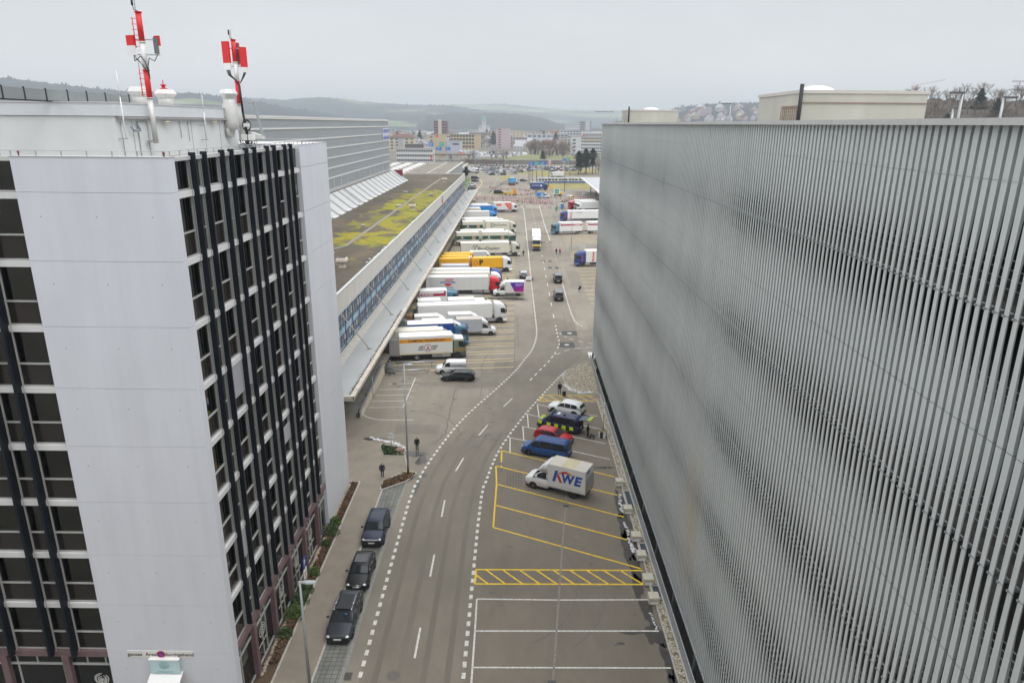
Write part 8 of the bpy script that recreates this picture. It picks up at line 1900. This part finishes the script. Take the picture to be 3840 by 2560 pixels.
block('white long block at the hazy right end of the town', 190, 2400, 60, 20, 30, BW, 6, 10, .6, .4)
block('grey flat block left of the church', -150, 1700, 60, 16, 20, GRYB, 4, 12, .6, .4); block('brown flat roofed block below the church', -75, 1500, 44, 14, 17, mat('plaster_brown', (.28, .22, .20), .8), 3, 10, .7, .4)
block('pale long block behind the pink apartment tower', 35, 1600, 70, 16, 18, BEI, 4, 12, .5, .4); block('grey school like block between pink and orange houses', 45, 1330, 52, 15, 15, GRYB, 3, 10, .6, .45)
for i in range(46):
    yy = random.uniform(1180, 2250); f = random.uniform(-.185, .128); wl_, cn = random.choice(((BW, 'white'), (BEI, 'cream'), (GRYB, 'grey'), (TAN, 'tan'), (GRYB, 'grey'), (mat('plaster_palegrey'), 'pale grey'), (ORB, 'reddish')))
    t = block('%s flat roofed block standing in the %s of the hazy town' % (cn, 'left part' if f < -.1 else 'middle' if f < .02 else 'right part'), f * yy, yy, random.uniform(18, 44), random.uniform(12, 18), random.uniform(9, 20), wl_, 3, random.choice((4, 5, 6)), .6, .42, rz=random.uniform(-.25, .25)); t['group'] = 'flat roofed blocks of the town'
# houses with gable roofs
hw_ = {}
def house_mesh(w, d, h, rh, wall, rf):
    k = MB(); k.box(-w / 2, w / 2, -d / 2, d / 2, -1.5, h, 0); k.add([(-w / 2, -d / 2, h), (w / 2, -d / 2, h), (0, -d / 2, h + rh)], [(0, 1, 2)], 0); k.add([(-w / 2, d / 2, h), (w / 2, d / 2, h), (0, d / 2, h + rh)], [(0, 1, 2)], 0)
    for i in range(2):
        for j in range(3):
            k.box(-w / 2 + (j + .35) * w / 3, -w / 2 + (j + .68) * w / 3, -d / 2 - .06, -d / 2, 1 + i * h * .45, 2.4 + i * h * .45, 1); k.box(-w / 2 - .06, -w / 2, -d / 2 + (j + .3) * d / 3, -d / 2 + (j + .65) * d / 3, 1 + i * h * .45, 2.4 + i * h * .45, 1); k.box(w / 2, w / 2 + .06, -d / 2 + (j + .3) * d / 3, -d / 2 + (j + .65) * d / 3, 1 + i * h * .45, 2.4 + i * h * .45, 1)
    r_ = MB(); o = .7
    for s_ in (-1, 1): r_.add([(s_ * (w / 2 + o), -d / 2 - o, h - o * rh / (w / 2)), (0, -d / 2 - o, h + rh), (0, d / 2 + o, h + rh), (s_ * (w / 2 + o), d / 2 + o, h - o * rh / (w / 2)), (s_ * (w / 2 + o), -d / 2 - o, h - o * rh / (w / 2) + .3), (0, -d / 2 - o, h + rh + .3), (0, d / 2 + o, h + rh + .3), (s_ * (w / 2 + o), d / 2 + o, h - o * rh / (w / 2) + .3)], [(0, 1, 2, 3), (4, 5, 6, 7), (0, 4, 5, 1), (1, 5, 6, 2), (2, 6, 7, 3), (3, 7, 4, 0)])
    r_.box(w * .15, w * .15 + 1, d * .2, d * .2 + 1, h + rh * .4, h + rh + 1)
    return k.mesh('house', [wall, WIN]), r_.mesh('roof', rf)
HM = []
for wn_, wall in (('white', BW), ('cream', BEI), ('grey', GRYB), ('pinkish', PINK)):
    for rn_, rf in (('snow covered', SNR), ('red brown', TILE), ('half snowy dark', mat('roof_half', (.36, .34, .36), .85, 0, .5, .12)), ('snow covered', SNR)):
        HM.append((wn_, rn_, house_mesh(random.uniform(10, 14), random.uniform(12, 20), random.uniform(6, 10), random.uniform(4, 6), wall, rf)))
def house(x, yy, z, rz, sc_, where, group):
    wn_, rn_, (a, b_) = random.choice(HM); o = inst(a, 'house', None, (x, yy, z), (0, 0, rz), (sc_,) * 3); inst(b_, 'roof', o)
    tag(o, '%s house with %s roof %s' % (wn_, rn_, where), 'house', group)
cnt = 0; placed = []
while cnt < 230:
    yy = 980 + 1500 * random.random() ** 1.1; f = random.uniform(-.19, .135); x = f * yy
    if yy < 1250 and -.12 < f < .0: continue
    if any((x - a) ** 2 + (yy - b_) ** 2 < 17 ** 2 for a, b_ in placed): continue
    placed.append((x, yy)); house(x, yy, 0, random.choice((0, PI / 2)) + random.uniform(-.4, .4), random.uniform(.75, 1.1), 'in the %s of the hazy town' % ('left part' if f < -.1 else 'middle' if f < .02 else 'right part'), 'houses of the town'); cnt += 1

# ================================================================== TREES
BARK = mat('bare_twigs', (.11, .085, .07), .95, 0, .25, .3); BARK2 = mat('bare_twigs_reddish', (.15, .105, .085), .95, 0, .25, .3)
def bare_mesh(h, sp, nb, seed, ivy=False):
    random.seed(seed); tr, cw = MB(), MB(); tr.tube((0, 0, -.5), (0, 0, h * .35), .022 * h, 7, 0, .016 * h)
    def br(m, p, d, L, r, lev):
        q = p + d * L; m.tube(p, q, r, 4 if lev else 5, 0, r * .6, False)
        if lev >= 4: return
        for _ in range(3 if lev else 4):
            dd = (d + Vector((random.gauss(0, .45), random.gauss(0, .45), random.gauss(.12, .28)))).normalized(); br(m, p + d * L * random.uniform(.55, 1), dd, L * random.uniform(.55, .8), r * .55, lev + 1)
    for i in range(nb):
        a = 6.28 * i / nb + random.uniform(-.4, .4); el = random.uniform(.6, 1.3); d = Vector((math.cos(a) * math.cos(el) * sp, math.sin(a) * math.cos(el) * sp, math.sin(el))).normalized()
        br(cw, Vector((0, 0, h * random.uniform(.2, .36))), d, h * .27, .010 * h, 1)
    return tr.mesh('trunk', BARK), cw.mesh('crown', BARK2 if seed % 2 else BARK)
BT = [bare_mesh(12, 1.0, 5, s_) for s_ in (1, 2, 3)] + [bare_mesh(7, 1.6, 6, s_) for s_ in (4, 5)]
def conifer_mesh(h, rad, seed, pine=False):
    random.seed(seed); tr, cw = MB(), MB(); tr.tube((0, 0, -.5), (0, 0, h * .92), .018 * h, 8, 0, .004 * h)
    if pine:
        for s_ in range(3): tr.tube((0, 0, h * .2), (random.uniform(-1, 1) * rad * .4, random.uniform(-1, 1) * rad * .4, h * .6), .1, 5)
    nn = 2600
    for i in range(nn):
        u = random.random() ** .8; z = h * (.06 + .94 * u) if not pine else h * (.28 + .72 * u); rr = rad * ((1 - u) ** .8 if not pine else (1 - u ** 1.8) ** .6 * (.65 + .5 * math.sin(u * 9 + seed)) + .15) * random.random() ** .45
        lay = .75 + .25 * math.sin(z * 3.2 + random.uniform(-.4, .4)); a = random.uniform(0, 6.28); x, yy = rr * lay * math.cos(a), rr * lay * math.sin(a)
        L = random.uniform(.7, 1.5); d = Vector((math.cos(a), math.sin(a), random.uniform(-.5, .1) if not pine else random.uniform(-.2, .6))).normalized(); s2 = Vector((-math.sin(a), math.cos(a), random.uniform(-.2, .2))) * L * .35; q = Vector((x, yy, z))
        cw.add([q - d * L * .5, q + s2, q + d * L * .6, q - s2], [(0, 1, 2, 3)], random.choice((0, 0, 1)))
    return tr.mesh('trunk', BARK), cw.mesh('crown', [mat('needle_dark', (.022, .045, .032), .8, 0, .35, .8), mat('needle_mid', (.04, .07, .042), .8, 0, .35, .8)])
CF = [conifer_mesh(10.5, 5.0, 7), conifer_mesh(18, 6.0, 8, True), conifer_mesh(17, 5.6, 9, True), conifer_mesh(7, 2.6, 10, True)]
def tree(kind, ms, x, yy, z, sc_, lab, group=None):
    t = thing(kind, lab, 'tree', (x, yy, z), random.uniform(0, 6.28), group); t.scale = (sc_,) * 3; inst(ms[0], 'trunk', t); inst(ms[1], 'crown', t)
random.seed(31)
tree('spruce', CF[0], 25.8, 702, 0, 1.0, 'single dark spruce in front of the motorway embankment')
for i, (x, yy, s_, m_) in enumerate(((44.5, 515, .92, 1), (49.8, 520, 1.05, 2), (55.5, 525, 1.0, 1), (52.5, 538, .95, 2), (47.3, 530, .86, 2))): tree('pine_tree', CF[m_], x, yy, 0, s_, ['leftmost of the tall dark pines beside the car park', 'tall dark pine second from the left in the pine group', 'rightmost tall dark pine against the white office building', 'pine at the back of the group, right of the middle', 'shorter pine at the back left of the group'][i], 'tall pines by the car park')
tree('pine_tree', CF[3], -32.7, 469, 0, 1.05, 'small round pine on the green verge beyond the loading hall')
def grove(n_, xa, xb, ya, yb, sizes, where, group, idx=(0, 1, 2), z=0):
    for i in range(n_): tree('bare_tree', BT[random.choice(idx)], random.uniform(xa, xb), random.uniform(ya, yb), z, random.uniform(*sizes), 'leafless tree %s' % where, group)
grove(34, -46, -12, 622, 652, (.7, 1.15), 'in the thicket by the viaduct', 'leafless thicket by the viaduct', (3, 4))
grove(9, -28, -6, 690, 730, (.75, 1.15), 'before the snowy car lot', 'leafless trees before the snowy lot'); grove(4, -46, -36, 690, 715, (.8, 1.0), 'right of the sawtooth hall', 'leafless trees by the sawtooth hall')
grove(40, 14, 62, 800, 880, (1.2, 1.9), 'in the wood left of the white office building', 'leafless wood by the white office building'); grove(16, 28, 60, 730, 780, (.9, 1.3), 'on the motorway embankment', 'leafless trees on the embankment'); grove(10, 56, 66, 500, 560, (.8, 1.2), 'behind the pine group', 'leafless trees by the pines', (0, 3))
grove(26, -60, 20, 1110, 1500, (1.1, 1.7), 'between the middle town houses', 'leafless trees mid town'); grove(30, -230, -60, 1300, 1800, (1.2, 2.0), 'in the left back of the town', 'leafless trees at the back left of the town'); grove(22, -150, -40, 1060, 1300, (1.0, 1.6), 'among the left hand town houses', 'leafless trees in the town'); grove(24, 60, 170, 1100, 1450, (1.2, 1.8), 'among the right hand town houses', 'leafless trees right in the town')
for i in range(16):
    yy = random.uniform(1150, 2100); tree('spruce', CF[0], random.uniform(-.185, .12) * yy, yy, 0, random.uniform(1.3, 2.2), 'dark evergreen standing between the far town houses', 'evergreens in the town')
# retaining wall, viaduct, embankment
t = thing('motorway_wall', 'long grey motorway retaining wall behind the crowded lot', 'wall', (0, 650, 0)); k = MB(); k.box(-46, 70, 0, 1, 0, 3.4); k.build('wall', mat('wall_darkgrey', (.20, .185, .17), .9, 0, .2, .2), t); k = MB(); k.box(-46, 70, -.1, 1.1, 3.4, 4.3); k.build('parapet', CONC, t)
t = thing('viaduct', 'brown grey road viaduct with parapet crossing at the left', 'viaduct', (-85, 700, 0)); k = MB(); k.box(-30, 42, -6, 6, 5.2, 6.4); k.build('deck', mat('deck_brown', (.22, .17, .15), .85), t); k = MB(); k.box(-30, 42, -6.2, -5.9, 6.4, 7.3); k.build('parapet', CONC, t)
for q in (-20, 0, 20, 38): k = MB(); k.box(q, q + 2, -4, 4, 0, 5.2); k.build('pier', CONC, t)
k = MB(); k.add([(10, 655, 0), (75, 655, 0), (75, 760, 3), (10, 790, 3)], [(0, 1, 2, 3)]); k.add([(-30, 660, .1), (10, 660, .1), (10, 780, 3), (-30, 720, .5)], [(0, 1, 2, 3)]); struct(k.build('embankment', mat('embankment_grass', (.17, .18, .07), .95, 0, .3, .05)))
for i, (x, yy, lab) in enumerate(((-84, 800, 'orange and white bus on the road right of the white office block'), )):
    t = thing('bus', lab, 'bus', (x + 2, yy - 8, 0), R(70)); k = MB(); k.box(-6, 6, -1.25, 1.25, .4, 1.7, 0); k.box(-6, 6, -1.2, 1.2, 1.7, 3.1, 1); k.build('body', [mat('bus_orange', (.55, .30, .04), .5), WHITE], t, .05); k = MB(); k.box(-5.5, 5.5, -1.26, -1.2, 1.75, 2.7); k.build('window', CARGLASS, t)
t = thing('billboard', 'bright red and orange advertising board below the lilac building', 'billboard', (-56.5, 735, 0)); k = MB(); k.tube((0, .2, 0), (0, .2, 3), .2, 6); k.build('post', INK, t); k = MB(); k.box(-3.5, 3.5, -.1, .1, 3, 6.6); k.build('panel', mat('board_red', (.75, .12, .05), .5, 0, .5, .4), t)
t = thing('glass_hall', 'low green glass hall between the warehouse and the white office block', 'hall', (-112, 560, 0)); k = MB(); k.box(-14, 10, 0, 20, 0, 7); k.build('wall', mat('glass_greenish', (.10, .15, .14), .15), t); k = MB(); k.box(-14.2, 10.2, -.2, 20.2, 7, 7.4); k.build('roof', FLATR, t)
# second hall with shell skylights beyond the loading hall
t = thing('shell_roof_hall', 'second flat hall with rows of white shell skylights beyond the loading hall', 'loading hall', (-55, 335, 0)); k = MB(); k.box(-55, 21, 0, 120, 0, 10.5); k.build('wall', mat('hall_grey', (.30, .31, .32), .7), t); k = MB(); k.box(-55, 21.2, -.2, 120.3, 10.5, 10.8); k.build('roof', mat('felt_roof', (.20, .18, .145), .9, 0, .3, .12), t)
k = MB(); k.box(20.6, 21.4, 0, 120.3, 10.8, 11.4); k.box(11, 11.4, 0, 120, 10.8, 11.2); k.build('parapet', FASC, t)
sh = MB(); sh.ball((0, 0, 0), 1, 0, 3.0, 1.7, .9, 10, 5); she = sh.mesh('shell_skylight', mat('shell_white', (.62, .62, .60), .4))
for i in range(8):
    for j in range(6): inst(she, 'shell_skylight', t, (-40 + j * 7.5 , 8 + i * 13, 10.85))
t = thing('low_hall', 'low flat annex with pale parapet at the corner by the white parked lorry', 'hall', (-44, 458, 0)); k = MB(); k.box(-20, 9, 0, 60, 0, 6); k.build('wall', mat('hall_grey'), t); k = MB(); k.box(-20.2, 9.2, -.2, 60.2, 6, 6.2); k.build('roof', mat('felt_roof'), t); k = MB(); k.box(8.5, 9.3, -.3, 60.3, 6.2, 7.4); k.build('parapet', FASC, t)
for i, (x, yy) in enumerate(((-48, 470), (-45, 490), (-50, 478))):
    k = MB(); k.ball((0, 0, 1.2), .9, 0, 1, .4, 1, 10, 6); k.tube((0, 0, 0), (0, 0, 1.2), .1, 6); o = k.build('satellite_dish', WHITE); o.location = (x, yy, 6.2); tag(o, ['left white dish aerial on the low annex roof', 'rear white dish aerial on the low annex roof', 'middle white dish aerial on the low annex roof'][i], 'aerial')
# ================================================================== HILLS
def hillmat(name, forest, field, scale, thr):
    m = mat(name, forest, .95); n, l, b = nodes(m); c = objco(n)
    f1 = noise(n, l, c, scale, 6, .6); f2 = noise(n, l, c, .03, 5, .7)
    fo = ramp(n, l, f2, [(.3, tuple(q * .6 for q in forest)), (.7, tuple(q * 1.4 for q in forest))])
    l.new(mixc(n, l, ramp(n, l, f1, [(thr, G3(0)), (thr + .05, G3(1)), (1, G3(1))]), fo, ramp(n, l, noise(n, l, c, .004, 4), [(.3, field), (.55, tuple(q * .8 for q in field)), (.75, (.55, .57, .58))])), b.inputs['Base Color']); return m
FOR = (.026, .034, .045); FLD = (.20, .24, .12)
def hill(name, prof, r0, r1, m, z0=0, jag=7.0, step=.045, p=1.0, back=1200):
    az0, az1 = prof[0][0], prof[-1][0]; na = int((az1 - az0) / step) + 1; nr = 9; vs = []; fs = []
    for i in range(na):
        a = az0 + (az1 - az0) * i / (na - 1)
        for (a0, e0), (a1, e1) in zip(prof, prof[1:]):
            if a0 <= a <= a1: el = lerp(e0, e1, (a - a0) / (a1 - a0)); break
        zr = CAMZ + r1 * math.tan(R(el)); j_ = random.random() ** 2 * jag * (.3 + .7 * abs(math.sin(a * 9.1) * math.cos(a * 3.3)))
        for q in range(nr + 2):
            s_ = q / nr; r = lerp(r0, r1, min(1, s_)) if q <= nr else r1 + back
            z = lerp(z0 - 2, zr, min(1, s_) ** p) if q < nr else (zr + j_ - jag * .35 if q == nr else zr * .5)
            vs.append((r * math.sin(R(a)), r * math.cos(R(a)), z))
    for i in range(na - 1):
        for q in range(nr + 1): fs.append((i * (nr + 2) + q, (i + 1) * (nr + 2) + q, (i + 1) * (nr + 2) + q + 1, i * (nr + 2) + q + 1))
    k = MB(); k.add(vs, fs, 0); return struct(k.build(name, m))
random.seed(41)
hill('hill', [(-44, 2.9), (-35, 2.64), (-30, 2.15), (-27.5, 2.0), (-23.7, 1.98), (-21, 1.75), (-18, 1.2), (-14, .6), (-11, .1)], 1500, 2900, hillmat('hill_forest', FOR, FLD, .0016, .60), 0, 13)
hill('hill', [(-26, 1.0), (-20.3, 1.72), (-17.5, 1.62), (-15, 1.86), (-13, 1.72), (-11.2, 1.5), (-8, 1.38), (-5, 1.36), (-2, .9), (2, .3)], 2700, 4600, hillmat('hill_far_forest', FOR, FLD, .0013, .53), 5, 14)
hill('hill', [(-14, 1.2), (-5, 1.42), (-1, 1.5), (1.2, 1.3), (3.8, 1.08), (7.8, 1.08), (12, 1.1), (20, .9), (30, .8)], 4000, 7000, hillmat('hill_ridge', FOR, FLD, .001, .5), 15, 16, .04)
hill('hill', [(-7.8, .1), (-7.0, .6), (-5.6, .78), (-4, .8), (-1.5, .84), (.6, .74), (2.2, .45), (3.2, .12), (3.8, 0)], 2700, 3300, hillmat('hill_near_forest', (.028, .034, .032), FLD, .003, .8), 0, 12, .04, .6, 500)
hill('hill', [(7.5, .2), (9.5, .7), (11, 1.05), (12.4, 1.35), (14.3, 1.63), (16.8, 1.7), (18.3, 1.69), (21, 1.75), (25, 1.8)], 1500, 2300, hillmat('hill_right', FOR, (.30, .31, .27), .003, .55), 5, 13, .04, .9)
for i in range(46):
    a = random.uniform(10.2, 18.6); s_ = random.uniform(.30, .78) * (.6 if a < 12 else 1); r = lerp(1500, 2300, s_)
    el = 1.05 + (a - 11) * .17 if a < 14.3 else 1.66
    zz = lerp(3, CAMZ + 2300 * math.tan(R(min(1.7, el))), s_ ** .9); house(r * math.sin(R(a)), r * math.cos(R(a)), zz, random.uniform(-.5, .5), random.uniform(.8, 1.5), 'on the slope of the right hand hill', 'houses on the right hand hill')
# wooded bank behind the car park roof
hill('wooded_bank', [(24, .3), (26.5, 1.3), (29, 1.85), (32, 1.75), (36, 1.7), (42, 1.6)], 300, 520, mat('leaf_floor', (.06, .052, .042), .95, 0, .3, .1), 0, 3, .15, .8, 200)
for i in range(150):
    a = random.uniform(27.2, 36.5); r = random.uniform(390, 525); zz = lerp(0, CAMZ + 520 * math.tan(R(1.7)), ((r - 300) / 220) ** .8 if r < 520 else 1) - 1
    if i % 25 == 0: tree('spruce', CF[0], r * math.sin(R(a)), r * math.cos(R(a)), zz - 1, random.uniform(.9, 1.3), 'dark spruce rising from the bare wood behind the car park roof', 'spruces in the wood behind the car park')
    else: tree('bare_tree', BT[random.choice((0, 1, 2))], r * math.sin(R(a)), r * math.cos(R(a)), zz, random.uniform(.7, 1.15), 'leafless tree in the wood behind the car park roof', 'bare wood behind the car park')
t = thing('radar_mast', 'pale lattice radar mast above the wood at the far right edge', 'mast', (620 * math.sin(R(33.9)), 620 * math.cos(R(33.9)), 40)); k = MB()
for a in (-2, 2):
    for b_ in (-2, 2): k.tube((a, b_, 0), (a * .6, b_ * .6, 22), .2, 5)
for z in (4, 9, 14, 19): k.box(-2, 2, -2, 2, z, z + .25)
k.build('lattice', STEEL, t); k = MB(); k.box(-4.5, 4.5, -4, 4, 19.5, 20.2); k.box(-2, 2, -2, 2, 20.2, 22.5); k.box(-5, 5, -.6, .6, 24.5, 25.6); k.tube((0, 0, 22.5), (0, 0, 24.5), .4, 6); k.tube((-4, 0, 20), (-4, 0, 30), .06, 4); k.build('radar_head', mat('radar_pale', (.5, .52, .54), .6), t)
t = thing('tower_crane', 'thin pink red crane jib above the wood right of the beige roof box', 'crane', (700 * math.sin(R(28.2)), 700 * math.cos(R(28.2)), 40)); k = MB(); k.bar((-4, 0, 27), (22, 0, 32), .25, .25); k.tube((0, 0, 0), (0, 0, 27.5), .5, 6); k.build('jib', mat('crane_pink', (.5, .22, .22), .6), t)
# ================================================================== HAZE
k = MB(); k.box(-9300, 9300, -2200, 9800, -4.6, 330)
hz = k.build('haze', None); hz.data.materials.clear(); hm_ = bpy.data.materials.new('haze_air'); hm_.use_nodes = True; nt = hm_.node_tree
for q in list(nt.nodes):
    if q.type != 'OUTPUT_MATERIAL': nt.nodes.remove(q)
pvn = nt.nodes.new('ShaderNodeVolumePrincipled'); pvn.inputs['Density'].default_value = 0.00022; pvn.inputs['Color'].default_value = (.84, .93, 1.0, 1); pvn.inputs['Anisotropy'].default_value = 0.1
nt.links.new(pvn.outputs['Volume'], [q for q in nt.nodes if q.type == 'OUTPUT_MATERIAL'][0].inputs['Volume'])
hz.data.materials.append(hm_); hz['kind'] = 'stuff'
